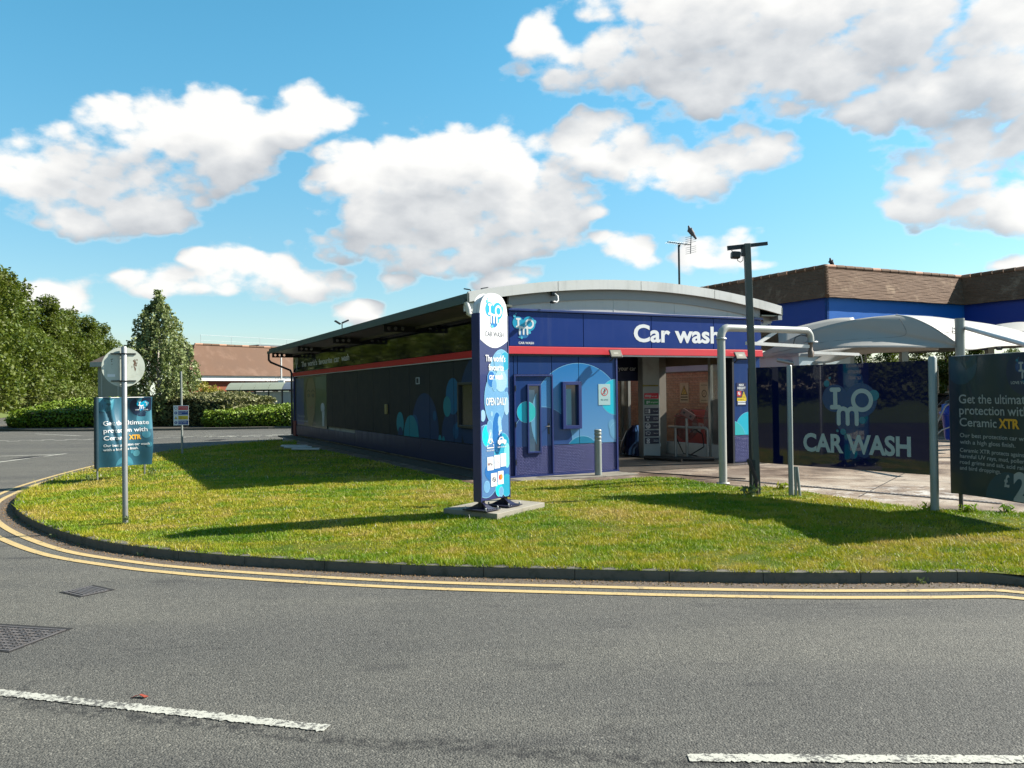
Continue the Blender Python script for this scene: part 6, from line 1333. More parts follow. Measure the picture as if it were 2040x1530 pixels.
def wallsign(y, label, tri):
    s = thing('warning_notice', label, 'notice', W(8.2, .4)+E1*-.014+E2*y+Vector((0, 0, 1.33)), ANG-math.pi/2)
    boxo('board', -.20, .20, -.008, 0, 0, .58, M('cream_notice', (.60, .53, .30), .5), s); mb = MB()
    if tri: mb.flat([(-.16, .22), (.16, .22), (0, .52)], -.010, 0); mb.flat([(-.115, .245), (.115, .245), (0, .46)], -.011, 1); stroke(mb, [(.02, .42), (-.02, .34), (.02, .33), (-.02, .27)], .022, -.012, 0); mb.flat([(-.16, .14), (.16, .14), (.16, .18), (-.16, .18)], -.010, 0); mb.flat([(-.16, .06), (.16, .06), (.16, .10), (-.16, .10)], -.010, 0)
    else:
        ring2d(mb, 0, .26, .11, .08, -.010, 0, 24); put_text(mb, 'NOTICE', 0, .48, h=.04, wd=.26, y=-.010, align='c'); put_text(mb, 'CCTV', 0, .235, h=.05, wd=.1, y=-.010, align='c', bold=.03); mb.flat([(-.14, .06), (.14, .06), (.14, .075), (-.14, .075)], -.010, 0)
    mb.build('print', [M('notice_ink', (.12, .11, .03), .6), M('notice_yellow', (.65, .48, .05), .5)], s)
wallsign(4.45, 'cream and yellow triangle warning notice on the brick store wall', True); wallsign(3.55, 'cream notice with a round emblem on the brick store wall', False)
rb_ = thing('red_skip', 'faded red container standing against the brick store behind the glazing', 'container', W(7.5, 2.1), ANG)
REDC = M('faded_red_plastic', (.50, .07, .06), .45, var=.25, vscale=3)
MB().box(0, .6, 0, 2.3, .0, .92).build('body', REDC, rb_, .03); MB().box(-.03, .63, -.03, 2.33, .93, .99).box(.05, .58, .1, 2.2, .99, 1.14).build('lid', REDC, rb_, .02)
mb = MB(); put_text(mb, 'BP', 0, 0, h=.26, wd=.5, y=0, bold=.05); mb.v = [(-.003, 1.55-p[0], .52+p[2]) for p in mb.v]; mb.build('lettering', M('faded_white', (.55, .45, .42), .5), rb_)

# ================================================================ STORE WITH TILED MANSARD (right)
TILE = posmat('brown_clay_tile', lambda t, b, p: (lambda n, g: (t.l.new(t.mix(t.mapr(n, .52, .72), t.mix(g, (.085, .045, .025), (.21, .12, .068)), (.29, .20, .13)), b.inputs['Base Color']), setattr(b.inputs['Roughness'], 'default_value', .9)))(t.noise(p, 1.6, 6, .7), t.noise(p, 9., 4, .7)))
BLUP = M('bright_blue_fascia', (.0, .14, .56), .45, var=.05, vscale=.5)
BLUP_SHADE = M('shaded_blue_fascia', (.0, .035, .30), .45, var=.05)  # same blue darkened: shade of the side wings put into the colour
mk = thing('forecourt_canopy', 'forecourt canopy with brown tiled mansard roof and bright blue fascia on cream columns', 'station canopy', (11.5, 30, 0), ANG)
def mansard(x0, y0, x1, y1, nx, ny, mat_f, courses=20, zt=6.12, zb=4.98, out=.5, e0=0., e1=0.):
    """tiled slope along (x0,y0)-(x1,y1) in the store's frame; n = outward normal; e0/e1: lower edge longer (+) or shorter (-) at each end"""
    a = Vector((x0, y0, 0)); b = Vector((x1, y1, 0)); d = (b-a).normalized(); n = Vector((nx, ny, 0)); L = (b-a).length
    mb = MB()
    for i in range(courses):
        f0, f1 = i/courses, (i+1)/courses; z0 = zb+(zt-zb)*f0; z1 = zb+(zt-zb)*f1; o0, o1 = out*(1-f0), out*(1-f1)
        A0 = a-d*e0*(1-f0)*out+n*(o0+.045); B0 = b+d*e1*(1-f0)*out+n*(o0+.045); A1 = a-d*e0*(1-f1)*out+n*(o1+.008); B1 = b+d*e1*(1-f1)*out+n*(o1+.008)
        m_ = max(2, int(L/.33)); pts0 = [A0.lerp(B0, k/m_) for k in range(m_+1)]; pts1 = [A1.lerp(B1, k/m_) for k in range(m_+1)]
        vs = []; 
        for p, q in zip(pts0, pts1): j = rt.uniform(-.012, .012); vs += [p+Vector((0, 0, z0-.028+j)), p+Vector((0, 0, z0+j)), q+Vector((0, 0, z1+.004)), p-n*.04+Vector((0, 0, z0-.028+j))]
        mb.add(vs, [(k*4+c, (k+1)*4+c, (k+1)*4+c+1, k*4+c+1) for k in range(m_) for c in (0, 1)]+[(k*4+3, (k+1)*4+3, (k+1)*4, k*4) for k in range(m_)])
    o = mb.build('tile_courses', TILE, mk); o['kind'] = 'stuff'
    mb = MB(); A = a-d*e0*(out-.12)+n*(out-.12); B = b+d*e1*(out-.12)+n*(out-.12); w_ = n*.1
    mb.add([A-w_+Vector((0, 0, 4.02)), B-w_+Vector((0, 0, 4.02)), B-w_+Vector((0, 0, zb-.02)), A-w_+Vector((0, 0, zb-.02)), A+Vector((0, 0, 4.02)), B+Vector((0, 0, 4.02)), B+Vector((0, 0, zb-.02)), A+Vector((0, 0, zb-.02))], [(0, 1, 2, 3), (7, 6, 5, 4), (0, 4, 5, 1), (1, 5, 6, 2), (2, 6, 7, 3), (3, 7, 4, 0)]); mb.build('fascia', mat_f, mk)
    # ridge tiles
    nr = max(2, int(L/.45))
    for k in range(nr):
        if k > 60: break
        p = a.lerp(b, (k+.04)/nr); q = a.lerp(b, (k+.96)/nr); MB().tube([p+Vector((0, 0, zt+.02)), q+Vector((0, 0, zt+.03))], .09, 8).build('ridge_tile', RIDG[k*7 % 5 == 0], mk)
RIDG = [TILE, M('new_clay_ridge', (.40, .22, .14), .85, var=.15)]
ML = 7.6
mansard(0, 0, ML, 0, 0, -1, BLUP, e0=1, e1=-1); mansard(0, 16, 0, 0, -1, 0, BLUP_SHADE, e0=0, e1=1); mansard(ML, 0, ML, -9, -1, 0, BLUP_SHADE, e0=-1, e1=0)
for k in range(19):  # bonnet tiles down the hip
    f = (k+.5)/19; c = Vector((-.5*(1-f)-.03, -.5*(1-f)-.03, 4.98+1.14*f)); MB().tube([c+Vector((-.05, -.05, -.02)), c+Vector((.05, .05, .05))], .085, 8).build('bonnet_tile', TILE, mk)
boxo('flat_roof', .1, 40, .1, 16, 5.9, 6.08, DKM, mk); boxo('flat_roof', ML+.1, 40, -9, .1, 5.9, 6.08, DKM, mk)
CREAMS = M('cream_soffit', (.50, .47, .40), .7); boxo('soffit', -.3, 26, -.3, 16, 4.0, 4.06, CREAMS, mk); boxo('soffit', ML-.3, 26, -9, -.31, 4.0, 4.06, CREAMS, mk)
bird(W(0, 0)*0+Vector((11.5, 30, 6.2))+E1*.35+E2*.05, 1.05, R(200), 'dark bird crouching on the ridge of the tiled forecourt canopy roof', M('dark_feathers', (.02, .02, .03), .7))

# ================================================================ MEMBRANE CANOPIES
MEMB = M('canopy_membrane', (.40, .395, .37), .6, var=.05, vscale=.8, dirt=(.36, .37, .34), dirtf=.4, dscale=.6)
_b = MEMB.node_tree; _t = NT(_b); tr = _t.new('ShaderNodeBsdfTranslucent'); tr.inputs[0].default_value = (.42, .40, .36, 1); ms_ = _t.new('ShaderNodeMixShader'); ms_.inputs[0].default_value = .12
_t.l.new(_t.n['Principled BSDF'].outputs[0], ms_.inputs[1]); _t.l.new(tr.outputs[0], ms_.inputs[2]); _t.l.new(ms_.outputs[0], _t.n['Material Output'].inputs[0])
def curve_pts(P, n):
    P = [Vector(p) for p in P]; Q = [2*P[0]-P[1]]+P+[2*P[-1]-P[-2]]; out = []
    for k in range(n+1):
        s = k/n*(len(P)-1); i = min(int(s), len(P)-2); t = s-i; a, b, c, d = Q[i], Q[i+1], Q[i+2], Q[i+3]
        out.append(.5*((2*b)+(-a+c)*t+(2*a-5*b+4*c-d)*t*t+(-a+3*b-3*c+d)*t**3))
    return out
def patch(name, A, B, parent, n=24, m=12, bulge=0., bdir=Vector((0, 0, 1))):
    """ruled membrane between two edge curves with a bulge in the middle"""
    a = curve_pts(A, n); b = curve_pts(B, n); vs = [a[i].lerp(b[i], j/m)+bdir*bulge*math.sin(math.pi*j/m)*math.sin(math.pi*min(1, max(0, i/n)))**.5 if 0 < i < n else a[i].lerp(b[i], j/m) for i in range(n+1) for j in range(m+1)]
    mb = MB(); mb.add(vs, [(i*(m+1)+j, i*(m+1)+j+1, (i+1)*(m+1)+j+1, (i+1)*(m+1)+j) for i in range(n) for j in range(m)], 0, True); o = mb.build(name, MEMB, parent); s = o.modifiers.new('solid', 'SOLIDIFY'); s.thickness = .012
    # a steel cable runs in the hem
    return o
AA1 = [(9.52, 20.35, 3.49), (8.48, 20.40, 3.39), (7.43, 20.60, 3.13), (6.37, 21.20, 2.59)]
BB1 = [(9.52, 20.35, 3.49), (9.90, 20.25, 3.39), (10.35, 20.12, 3.13), (10.78, 20.00, 2.77), (10.78, 20.00, 2.66), (9.50, 19.95, 2.68), (8.10, 20.10, 2.69), (7.26, 20.50, 2.60), (6.37, 21.20, 2.53)]
BB2 = [(9.52, 20.35, 3.49), (9.90, 20.25, 3.39), (10.35, 20.12, 3.13), (10.78, 20.00, 2.77), (11.11, 20.10, 2.60), (12.44, 21.00, 2.72), (13.97, 22.00, 2.77), (15.44, 23.00, 2.74)]
cn = thing('membrane_canopy', 'large off white tensioned fabric canopy with arched ridge over the yard', 'canopy', (0, 0, 0))
ridge = [(10.81, 20.0, 2.77), (10.80, 20.7, 3.12), (10.78, 21.8, 3.50), (10.76, 23.0, 3.73), (10.7, 24.5, 3.70), (10.6, 26, 3.4)]
patch('membrane', AA1, BB1, cn, 40, 12, .02, Vector((-.2, -.9, 0)))
patch('membrane', [(9.53, 20.35, 3.49), (10.96, 21.60, 3.56), (11.90, 22.00, 3.50), (13.26, 22.60, 3.39), (14.33, 23.00, 3.20), (15.71, 23.40, 2.81)], BB2, cn, 40, 12, .04, Vector((0, -.3, .7)))
patch('underside', [(6.46, 21.50, 2.54), (7.44, 21.00, 2.62), (8.30, 20.60, 2.71), (9.56, 20.60, 2.72), (10.85, 20.90, 2.67)], [(6.43, 21.40, 2.51), (7.11, 20.80, 2.44), (7.76, 20.40, 2.32), (9.15, 21.40, 2.57), (11.42, 22.00, 2.68)], cn, 24, 6)
patch('membrane', [(15.92, 27.00, 3.73), (16.83, 27.00, 3.80), (17.81, 27.00, 3.64)], [(15.33, 26.00, 3.44), (16.20, 26.00, 3.39), (17.15, 26.00, 3.33)], cn, 10, 5, .05)
patch('membrane', [(7.78, 24.00, 3.38), (9.25, 24.00, 3.71), (9.98, 24.00, 3.76)], [(7.7, 23.7, 3.0), (9.0, 23.7, 3.1), (10.2, 23.8, 3.2)], cn, 10, 5, .05)
SEAM = M('canopy_seam', (.16, .17, .18), .7)
def seam(P, off=Vector((-.012, -.02, 0))):
    MB().tube([p+off for p in curve_pts(P, 20)], .005, 5).build('seam', SEAM, cn)
mid = [(Vector(a)*.45+Vector(b)*.55) for a, b in zip(curve_pts(AA1, 20), curve_pts(BB1, 20))]
MB().tube([p+Vector((-.01, -.03, .0)) for p in mid[3:20]], .005, 5).build('seam', SEAM, cn)
MB().tube([p+Vector((0, -.012, -.005)) for p in curve_pts(BB1[3:], 30)], .012, 6).build('edge_cable', GRYM, cn); MB().tube([p+Vector((0, -.01, .01)) for p in curve_pts(BB1[:4], 20)], .012, 6).build('edge_cable', WHITE, cn)
for z in (3.30, 3.12): MB().lathe([(.112, z), (.112, z+.03)], 18, (10.9, 20, 0)).build('mast_band', GRYM, cn)
MB().tube([(10.9, 20, 0), (10.9, 20, 3.36)], .108, 18).build('mast', POSTG, cn); MB().tube([(11.03, 19.95, 3.12), (10.7, 17.4, 2.62), (10.55, 16.4, 2.42)], .055, 12).build('strut', WHITE, cn)
MB().tube([(10.78, 20., 3.1), (10.72, 20, 3.14), (10.72, 20, 3.0), (10.79, 20, 3.0)], .012, 6).tube([(10.8, 20.0, 3.05), (9.9, 21., 2.9)], .008, 5).build('shackle', GRYM, cn)
MB().tube([(7.76, 20.42, 2.33), (7.74, 20.5, 1.2), (7.74, 20.5, 0)], .035, 8).tube([(6.6, 20.5, 2.42), (8.1, 20.3, 2.08), (9.5, 20.1, 1.8)], .05, 10).build('strut', GRYM, cn)
CRM = M('cream_column', (.46, .43, .34), .6, var=.06)
def bay(x, y, a, b, label):
    c = thing('bay_column', label, 'column', (x, y, 0)); boxo('shaft', -.13, .13, -.13, .13, -.02, 3.99, CRM, c)
    for s, tx in ((-1, a), (1, b)):
        if not tx: continue
        mb = MB(); mb.add([(s*.31+.16*q, -.17, 3.33+.15*w_) for q, w_ in ((-1, -.5), (-.6, -1), (.6, -1), (1, -.5), (1, .5), (.6, 1), (-.6, 1), (-1, .5))]+[(s*.31+.16*q, -.15, 3.33+.15*w_) for q, w_ in ((-1, -.5), (-.6, -1), (.6, -1), (1, -.5), (1, .5), (.6, 1), (-.6, 1), (-1, .5))], [tuple(range(8)), tuple(range(15, 7, -1))]+[(k, k+8, (k+1) % 8+8, (k+1) % 8) for k in range(8)])
        p = mb.build('number_plate', M('navy_number_plate', (.01, .015, .06), .4), c); mb = MB(); put_text(mb, tx, s*.31, 3.27, h=.12, y=-.173, align='c', bold=.03); mb.build('number', TXW, p)
bay(19.74, 34, '9', '10', 'cream column carrying navy number plates 9 and 10'); bay(13.56, 33, '', '', 'cream square column under the canopy, the left one behind the board'); bay(15.72, 33.0, '', '', 'cream square column under the canopy, the right one behind the board')
# lamp pole far off
fp = thing('thin_pole', 'thin white pole with a cap beyond the screen board', 'pole', (17.2, 40, 0)); MB().tube([(0, 0, 0), (0, 0, 3.5)], .05, 8).build('shaft', WHITE, fp); MB().box(-.15, .15, -.1, .1, 3.5, 3.62).build('cap', WHITE, fp)

# ================================================================ VEHICLES AND PEOPLE
TYRE = M('tyre_rubber', (.015, .015, .015), .8); GLS = M('vehicle_glass', (.012, .016, .02), .08, coat=.5); ALLOY = M('alloy_wheel', (.35, .36, .37), .35, metal=.8)
def extr(name, prof, w0, w1, mat, parent, bevel=.03, inset=None):
    """side profile (x,z) extruded across the car; the roof part is narrowed by inset(z)"""
    mb = MB(); n = len(prof); ys = (w0, w0*.6, w1*.6, w1); vs = []
    for y in ys:
        for x, z in prof: vs.append((x, y*(1-(inset(z) if inset else 0)), z))
    fs = [tuple(range(n)), tuple(range(4*n-1, 3*n-1, -1))]+[(i*n+k, (i+1)*n+k, (i+1)*n+(k+1) % n, i*n+(k+1) % n) for i in range(3) for k in range(n)]
    mb.add(vs, fs); return mb.build(name, mat, parent, bevel)
def car(label, loc, rz, rgb, nm, cat='car'):
    o = thing(nm, label, cat, loc, rz); PT_ = M('car_paint_%d' % int(rgb[0]*1000), rgb, .2, var=.03, coat=.8)
    ins = lambda z: .0 if z < .85 else (z-.85)*.30
    extr('body', [(-2.1, .35), (-2.12, .62), (-2.0, .84), (-1.15, .94), (-.35, 1.0), (1.75, .98), (2.02, .88), (2.1, .6), (2.05, .33)], -.86, .86, PT_, o, .05)
    extr('cabin', [(-1.1, .93), (-.42, 1.38), (-.1, 1.45), (1.0, 1.44), (1.35, 1.36), (1.9, .96)], -.80, .80, GLS, o, .03, ins)
    extr('roof', [(-.48, 1.385), (-.1, 1.462), (1.0, 1.456), (1.38, 1.375), (1.3, 1.36), (1.0, 1.42), (-.1, 1.43)], -.79, .79, PT_, o, .01, lambda z: .17)
    for x in (-.05, .95): MB().bar((x, -.80, .98), (x+.08, -.67, 1.42), .06, .03).bar((x, .80, .98), (x+.08, .67, 1.42), .06, .03).build('pillar', PT_, o)
    for x in (-1.32, 1.28):
        for s in (-1, 1):
            w_ = MB(); w_.tube([(x, s*.68, .32), (x, s*.88, .32)], .32, 22); w_ = w_.build('wheel', TYRE, o); MB().tube([(x, s*.87, .32), (x, s*.887, .32)], .21, 14).build('rim', ALLOY, w_)
    for s in (-1, 1):
        MB().box(-2.13, -1.98, s*.78-.16 if s > 0 else -.86, s*.78+.08 if s > 0 else -.62, .64, .78).build('headlight', M('headlight_lens', (.55, .57, .6), .1, coat=1), o, .02); MB().box(1.98, 2.1, s*.74-.10, s*.74+.10, .70, .88).build('tail_light', M('tail_light', (.4, .01, .01), .2, coat=1), o, .02); MB().box(-.75, -.62, s*.93-.07, s*.93+.07, .95, 1.07).build('mirror', PT_, o, .02)
    MB().box(-2.14, -2.11, -.26, .26, .42, .53).build('number_plate', TXW, o)
    return o
car('black car parked in the yard beyond the screen board', (17.6, 33.5, -.02), R(12), (.008, .009, .011), 'parked_car')
car('dark car partly hidden behind the roundabout hedge left of the golden shrub', (-24.2, 62.5, ROAD), R(4), (.05, .055, .06), 'parked_car')
car('white car whose roof shows over the hedge beside the birch', (-27.5, 60.5, ROAD), R(8), (.6, .6, .6), 'parked_car')
cv = thing('camper_van', 'beige camper van seen from the rear beyond the yard', 'camper van', (22.9, 45.5, 0), R(-8)); BEI = M('beige_camper_shell', (.46, .43, .34), .4, var=.05)
extr('body', [(-.05, .45), (-.10, .9), (-.08, 2.4), (.1, 2.82), (.3, 2.95), (5.6, 2.95), (6.3, 2.4), (6.2, .45)], -1.15, 1.15, BEI, cv, .08)
for o_ in (cv,): 
    MB().box(-.115, -.10, -.62, .62, 1.75, 2.25).build('rear_window', GLS, cv, .01); MB().box(-.10, -.07, -1.1, 1.1, 2.45, 2.5).build('trim', WHITE, cv)
    for s in (-1, 1): MB().tube([(1.2, s*.9, .36), (1.2, s*1.14, .36)], .36, 20).build('wheel', TYRE, cv); MB().tube([(4.9, s*.9, .36), (4.9, s*1.14, .36)], .36, 20).build('wheel', TYRE, cv); MB().box(-.13, -.09, s*.95-.09, s*.95+.09, .8, 1.1).build('tail_light', M('tail_light', (.4, .01, .01)), cv)
    MB().tube([(-.11, -.5, .95), (-.35, -.5, .98), (-.35, -.5, 1.3), (-.35, .5, 1.3), (-.35, .5, .98), (-.11, .5, .95)], .025, 8).build('bike_rack', GRYM, cv); boxo('side_window', 1.6, 2.8, -1.165, -1.15, 1.6, 2.2, GLS, cv, .0); boxo('number_plate', -.12, -.105, -.26, .26, .62, .73, TXW, cv)
cv.rotation_euler = (0, 0, R(68)); cv.location = (22.3, 45.5, 0)
SKIN = M('skin_tone', (.50, .28, .19), .6); HAIR_G = M('grey_hair', (.42, .40, .38), .8); HAIR_D = M('dark_hair', (.04, .025, .02), .8)
def person(loc, rz, label, top_rgb, leg_rgb, hair, bend=0., arm='down', s=1.):
    p = thing('person', label, 'person', loc, rz); p.scale = (s, s, s)
    # joints: pelvis, spine, neck, head; arms; legs
    V = [(0, 0, .95), (0, -.02-bend*.3, 1.18), (0, -.04-bend, 1.40), (0, -.06-bend*1.2, 1.50), (0, -.08-bend*1.3, 1.60), (0, -.08-bend*1.3, 1.68),
         (-.19, -.04-bend, 1.40), (.19, -.04-bend, 1.40)]
    if arm == 'down': A = [(-.24, -.04, 1.14), (-.23, -.16, .90), (-.22, -.20, .82), (.24, -.04, 1.14), (.23, -.14, .90), (.22, -.17, .82)]
    else: A = [(-.27, -.18-bend, 1.22), (-.15, -.38-bend, 1.12), (-.11, -.45-bend, 1.14), (.27, -.18-bend, 1.22), (.15, -.38-bend, 1.14), (.10, -.45-bend, 1.16)]
    V += A; V += [(-.10, 0, .90), (-.11, -.03, .50), (-.11, .02, .09), (-.115, -.14, .04), (.10, 0, .90), (.12, .05, .50), (.12, .12, .09), (.125, -.03, .04)]
    Eg = [(0, 1), (1, 2), (2, 3), (3, 4), (4, 5), (2, 6), (2, 7), (6, 8), (8, 9), (9, 10), (7, 11), (11, 12), (12, 13), (0, 14), (14, 15), (15, 16), (16, 17), (0, 18), (18, 19), (19, 20), (20, 21)]
    Rd = [(.155, .12), (.145, .11), (.16, .11), (.055, .055), (.085, .095), (.075, .09), .065, .065, .047, .036, .028, .047, .036, .028, .095, .062, .042, .035, .095, .062, .042, .035]
    o = skinmesh('body', V, Eg, Rd, SKIN, p)
    me = o.data; T = M('shirt_%d_%d' % (int(top_rgb[0]*1000), int(top_rgb[2]*1000)), top_rgb, .8, var=.1); Lg = M('trousers_%d' % int(leg_rgb[0]*1000), leg_rgb, .8, var=.1); SH = M('shoe_dark', (.03, .03, .03), .6)
    for m in (T, Lg, SH): me.materials.append(m)
    for f in me.polygons:
        c = f.center; f.material_index = 3 if c.z < .10 else 2 if c.z < .93 and abs(c.x) < .2 and c.y > -.13 else 1 if (c.z < 1.47 and c.z > .90 and not (abs(c.x) > .19 and c.z < 1.12 and arm == 'down')) and c.y > -.36-bend else 0
    hm = MB(); hm.lathe([(.0, .115), (.05, .108), (.085, .07), (.098, .02), (.096, -.03), (.08, -.06)], 14, (0, 0, 0)); h = hm.build('hair', hair, p); h.location = (0, -.068-bend*1.3, 1.665); h.scale = (.86, 1, 1)
    fm = MB()
    for sx_ in (-.03, .03): fm.lathe([(.0, -.008), (.009, 0), (0, .008)], 8, (sx_, -.168-bend*1.3, 1.645))
    fm.add([(-.012, -.165-bend*1.3, 1.615), (.012, -.165-bend*1.3, 1.615), (0, -.168-bend*1.3, 1.64), (0, -.19-bend*1.3, 1.615)], [(0, 1, 3), (1, 2, 3), (2, 0, 3)]); fm.build('face', HAIR_D, p)
    return p
person((23.55, 44.2, 0), R(190), 'person in pale clothes standing by the camper van with arms raised forward', (.62, .60, .58), (.55, .54, .52), HAIR_G, .06, 'fwd')
person((-20.9, 59.2, ROAD), R(100), 'person in a light blue top walking left of the trolley shelter', (.50, .58, .72), (.05, .06, .10), HAIR_D, .02)
person((-25.8, 59.0, ROAD), R(200), 'person in a white top just showing over the hedge beneath the birch', (.7, .7, .68), (.05, .05, .06), HAIR_G, .02)
# blue vacuum tub on a stand
vb = thing('blue_tub', 'blue plastic tub on a wheeled stand with a hose beyond the board pole', 'tub', (11.45, 21.4, 0)); BTB = M('blue_tub_plastic', (.0, .035, .42), .3, var=.1, coat=.2)
MB().lathe([(.17, .32), (.20, .36), (.27, .95), (.29, .96), (.33, 1.0), (.33, 1.05), (.27, 1.06), (.26, 1.24), (.20, 1.26)], 24).build('tub', BTB, vb); MB().tube([(-.5, 0, .10), (-.5, 0, .16), (.5, 0, .20), (.5, 0, .1)], .025, 8).tube([(-.35, .3, .05), (-.35, .3, .30), (.3, .3, .30)], .02, 8).build('trolley_frame', GRYM, vb)
for x in (-.5, .5): MB().tube([(x, -.03, .07), (x, .03, .07)], .07, 14).build('castor', TYRE, vb)
MB().tube([(.1, -.1, 1.26), (.2, -.2, 1.38), (0, -.25, 1.40), (-.3, -.2, 1.2), (-.55, -.1, .6)], .02, 8).tube([(-.1, -.28, .72), (-.45, -.3, .60), (-.75, -.2, .3), (-.8, -.1, .05)], .018, 8).build('hose', GRYM, vb); MB().lathe([(.2, 1.26), (.18, 1.33), (.08, 1.36)], 18).build('motor_head', BLK, vb)
MB().box(-.12, .12, -.335, -.32, .55, .8).build('front_bracket', BLK, vb)

# ================================================================ LEFT BACKGROUND
ls = thing('tiled_store', 'long red brick store with steep brown tiled roof and white fascia beyond the roundabout', 'store building', (-27.35, 70, ROAD), R(54))
RT = M('far_brown_tile_roof', (.135, .072, .042), .9, var=.3, vscale=.35, bump=.5, bscale=6, dirt=(.21, .125, .085), dirtf=.6, dscale=.9)
boxo('wall', .2, 60, .2, 7, 0, 3.3, RBRK, ls); boxo('white_fascia', -.25, 60, -.25, .1, 3.22, 3.70, WHITE, ls); boxo('fascia', -.25, -.0, .101, 7.2, 3.22, 3.70, DKM, ls)
H_ = 6.42; mb = MB(); mb.add([(-.45, -.45, 3.68), (60, -.45, 3.68), (60, 1.3, H_), (1.3, 1.3, H_), (1.3, 7, H_), (-.45, 7.2, 3.68), (60, 7, H_)], [(0, 1, 2, 3), (0, 3, 4, 5), (3, 2, 6, 4)]); mb.build('roof', RT, ls)
for k in range(40): MB().tube([(1.3+k*.8, 1.3, H_+.03), (1.3+k*.8+.76, 1.3, H_+.04)], .10, 7).build('ridge_tile', RIDG[k % 3 == 0], ls)
for k in range(9): a, b = k/9, (k+.92)/9; A = Vector((-.45, -.45, 3.70)); B = Vector((1.3, 1.3, H_)); MB().tube([A.lerp(B, a), A.lerp(B, b)], .09, 7).build('hip_tile', RT, ls)
mb = MB()
for k in range(11): mb.tube([(3+k*3.2, 3, H_), (3+k*3.2, 3, H_+1.0)], .018, 5)
mb.tube([(3, 3, H_+1.0), (36, 3, H_+1.0)], .018, 5); mb.tube([(3, 3, H_+.5), (36, 3, H_+.5)], .015, 5); mb.build('guard_rail', M('pale_rail', (.45, .52, .55), .5), ls); boxo('plant_room', 10, 14.5, 4, 6.5, H_, H_+.45, M('slate_louvre', (.12, .14, .16), .6), ls)
boxo('shop_panel', 6.6, 10.6, .12, .19, 1.6, 2.75, M('shop_banner', (.42, .45, .38), .5), ls); mb = MB(); mb.flat([(6.8, 2.0), (8.0, 2.0), (8.0, 2.35), (6.8, 2.35)], .115); mb.flat(circ(8.9, 2.15, .35, 20, .3), .115, 1); mb.flat([(9.8, 1.9), (10.4, 1.9), (10.4, 2.5), (9.8, 2.5)], .115, 2); mb.build('shop_print', [OFFW, HAIR_D, M('pale_green_print', (.25, .35, .27), .5)], ls)
boxo('brick_pier', 5.7, 6.1, .05, .2, 0, 3.2, M('pier_brick', (.15, .03, .015), .9), ls); MB().tube([(.25, .1, 3.2), (.25, .1, .1)], .05, 6).build('downpipe', M('grey_pipe', (.3, .3, .3)), ls)
sh = thing('trolley_shelter', 'glazed trolley shelter with curved pale roof and dark posts behind the hedge', 'shelter', (-20.7, 60, ROAD), R(2))
SFR = M('shelter_dark_frame', (.035, .03, .03), .5); PNE = M('frosted_shelter_pane', (.42, .45, .44), .35, var=.15, vscale=1.5)
for k in range(7):
    x = k*.98; MB().box(x-.045, x+.045, -.04, .04, 0, 2.28).build('post', SFR, sh)
    MB().box(x-.045, x+.045, 2.3, 2.38, 0, 2.28).build('post', SFR, sh)
    if k < 6: MB().box(x+.05, x+.93, -.01, .01, .25, 2.18).build('pane', PNE if k not in (2, 3) else M('cream_shelter_poster', (.50, .47, .38), .5, var=.2, vscale=2), sh)
MB().box(-.1, 6.0, -.06, .06, 2.2, 2.30).build('header', SFR, sh)
for k in range(6):
    m_ = 8; vs = []; x0, x1 = -.12+k*1.02, -.12+(k+1)*1.02-.03
    for j in range(m_+1): a = j/m_; y = -.25+2.8*a; z = 2.30+.52*math.sin(math.pi*a); vs += [(x0, y, z), (x1, y, z), (x0, y, z+.04), (x1, y, z+.04)]
    MB().add(vs, [f for j in range(m_) for f in ((j*4, j*4+1, j*4+5, j*4+4), (j*4+2, j*4+6, j*4+7, j*4+3), (j*4, j*4+4, j*4+6, j*4+2), (j*4+1, j*4+3, j*4+7, j*4+5))]+[(0, 2, 3, 1), (m_*4, m_*4+1, m_*4+3, m_*4+2)]).build('roof_panel', M('shelter_roof', (.26, .29, .22), .5, var=.1) if k < 4 else M('slate_shelter_roof', (.10, .12, .15), .4), sh)
ag = thing('bare_sapling', 'thin bare sapling with spreading twigs behind the shelter roof', 'sapling', (-18.6, 64.5, ROAD)); mb = MB()
mb.tube([(0, 0, 0), (0, 0, 2.7)], .035, 6)
for dx, dz in ((-1.1, .75), (-.55, .8), (.35, .85), (.9, .7), (1.3, .45), (.1, .9)): mb.tube([(0, 0, 2.3+abs(dx)*.1), (dx*.5, 0, 2.75+dz*.3), (dx, .1, 2.5+dz)], [.025, .018, .008], 5)
mb.build('twigs', M('pale_twig', (.42, .28, .20), .8), ag)
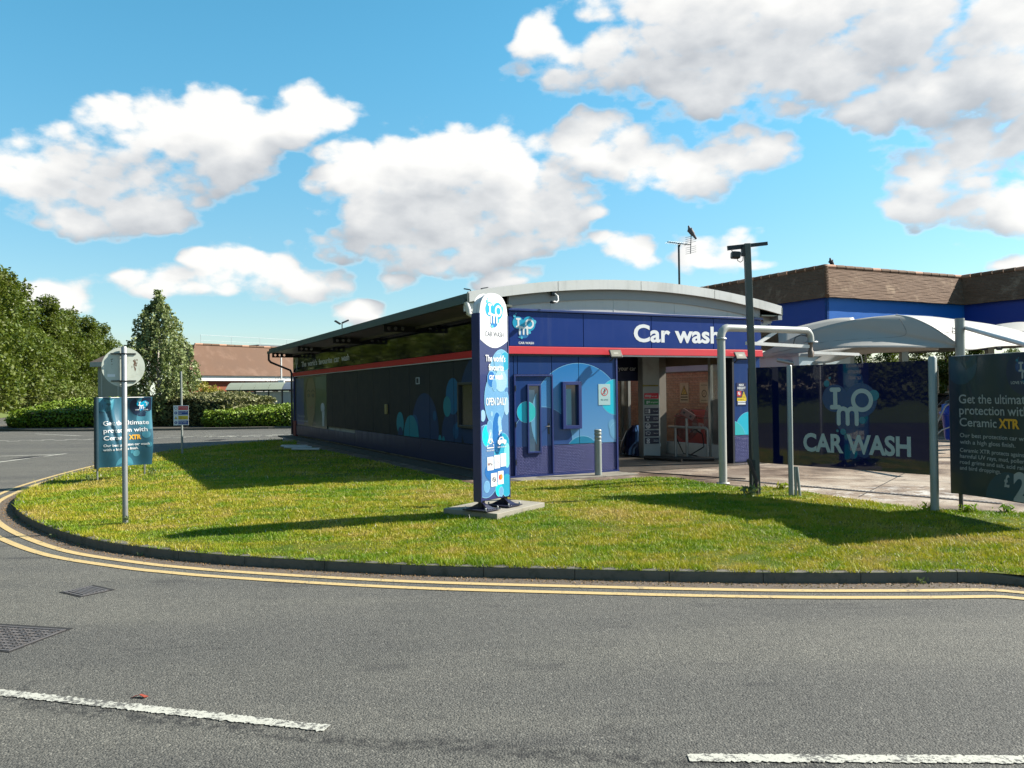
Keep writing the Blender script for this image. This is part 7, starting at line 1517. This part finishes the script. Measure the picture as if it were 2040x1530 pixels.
pb_ = thing('bay_sign_pole', 'thin white pole with a white square box rising behind the trolley shelter', 'sign pole', (-18.1, 64.6, ROAD)); MB().tube([(0, 0, 0), (0, 0, 5.7)], .06, 8).build('pole', WHITE, pb_); MB().box(-.24, .24, -.12, .12, 2.62, 3.08).build('box', M('bright_white_box', (.8, .8, .8), .4), pb_, .02)
gc = thing('grey_cabin', 'pale grey green building with a dark tiled roof half hidden behind the round sign', 'building', (-33.2, 66, ROAD), R(-14)); GCW = M('grey_green_cladding', (.36, .41, .36), .6, var=.06)
boxo('wall', 0, 3.4, 0, 6, 0, 4.35, GCW, gc); boxo('eaves', -.4, 3.8, -.4, 6.4, 4.35, 4.72, M('eaves_grey', (.48, .52, .48), .6), gc)
mb = MB(); mb.add([(-.4, -.4, 4.72), (3.8, -.4, 4.72), (3.8, 6.4, 4.72), (-.4, 6.4, 4.72), (1.1, 1.6, 6.0), (3.4, 1.6, 6.0), (3.4, 4.4, 6.0), (1.1, 4.4, 6.0)], [(0, 1, 5, 4), (1, 2, 6, 5), (2, 3, 7, 6), (3, 0, 4, 7), (4, 5, 6, 7)]); mb.build('roof', M('dark_tile_roof', (.11, .085, .07), .9, var=.3, vscale=2, bump=.5, bscale=10), gc)
for x in (.35, 1.9): boxo('cladding_joint', x-.05, x+.05, -.03, -.002, 0, 4.3, M('pale_joint', (.55, .6, .55), .6), gc)
boxo('door', 2.3, 3.0, -.04, -.002, .0, 2.1, M('cabin_door', (.10, .14, .13), .5), gc)
rc = thing('trolley_rail', 'row of pale hoop rails behind the hedge in front of the grey building', 'railing', (-30.5, 59.5, ROAD), 0)
for k in range(6): MB().tube([(k*1.2, 0, 0), (k*1.2, 0, 1.75), (k*1.2+.8, 0, 1.75), (k*1.2+.8, 0, 0)], .04, 6).build('hoop', GRYM, rc)

# one common reflectance factor: the colours above were matched at a lower exposure
ALB = .72
for m in bpy.data.materials:
    if not m.use_nodes: continue
    t = NT(m.node_tree)
    for nd in list(t.n):
        if nd.type in ('BSDF_PRINCIPLED', 'BSDF_TRANSLUCENT'):
            sk = nd.inputs['Base Color'] if nd.type == 'BSDF_PRINCIPLED' else nd.inputs[0]
            src = sk.links[0].from_socket if sk.links else tuple(sk.default_value)
            t.l.new(t.mix(1., src, (ALB, ALB, ALB, 1), 'MULTIPLY'), sk)
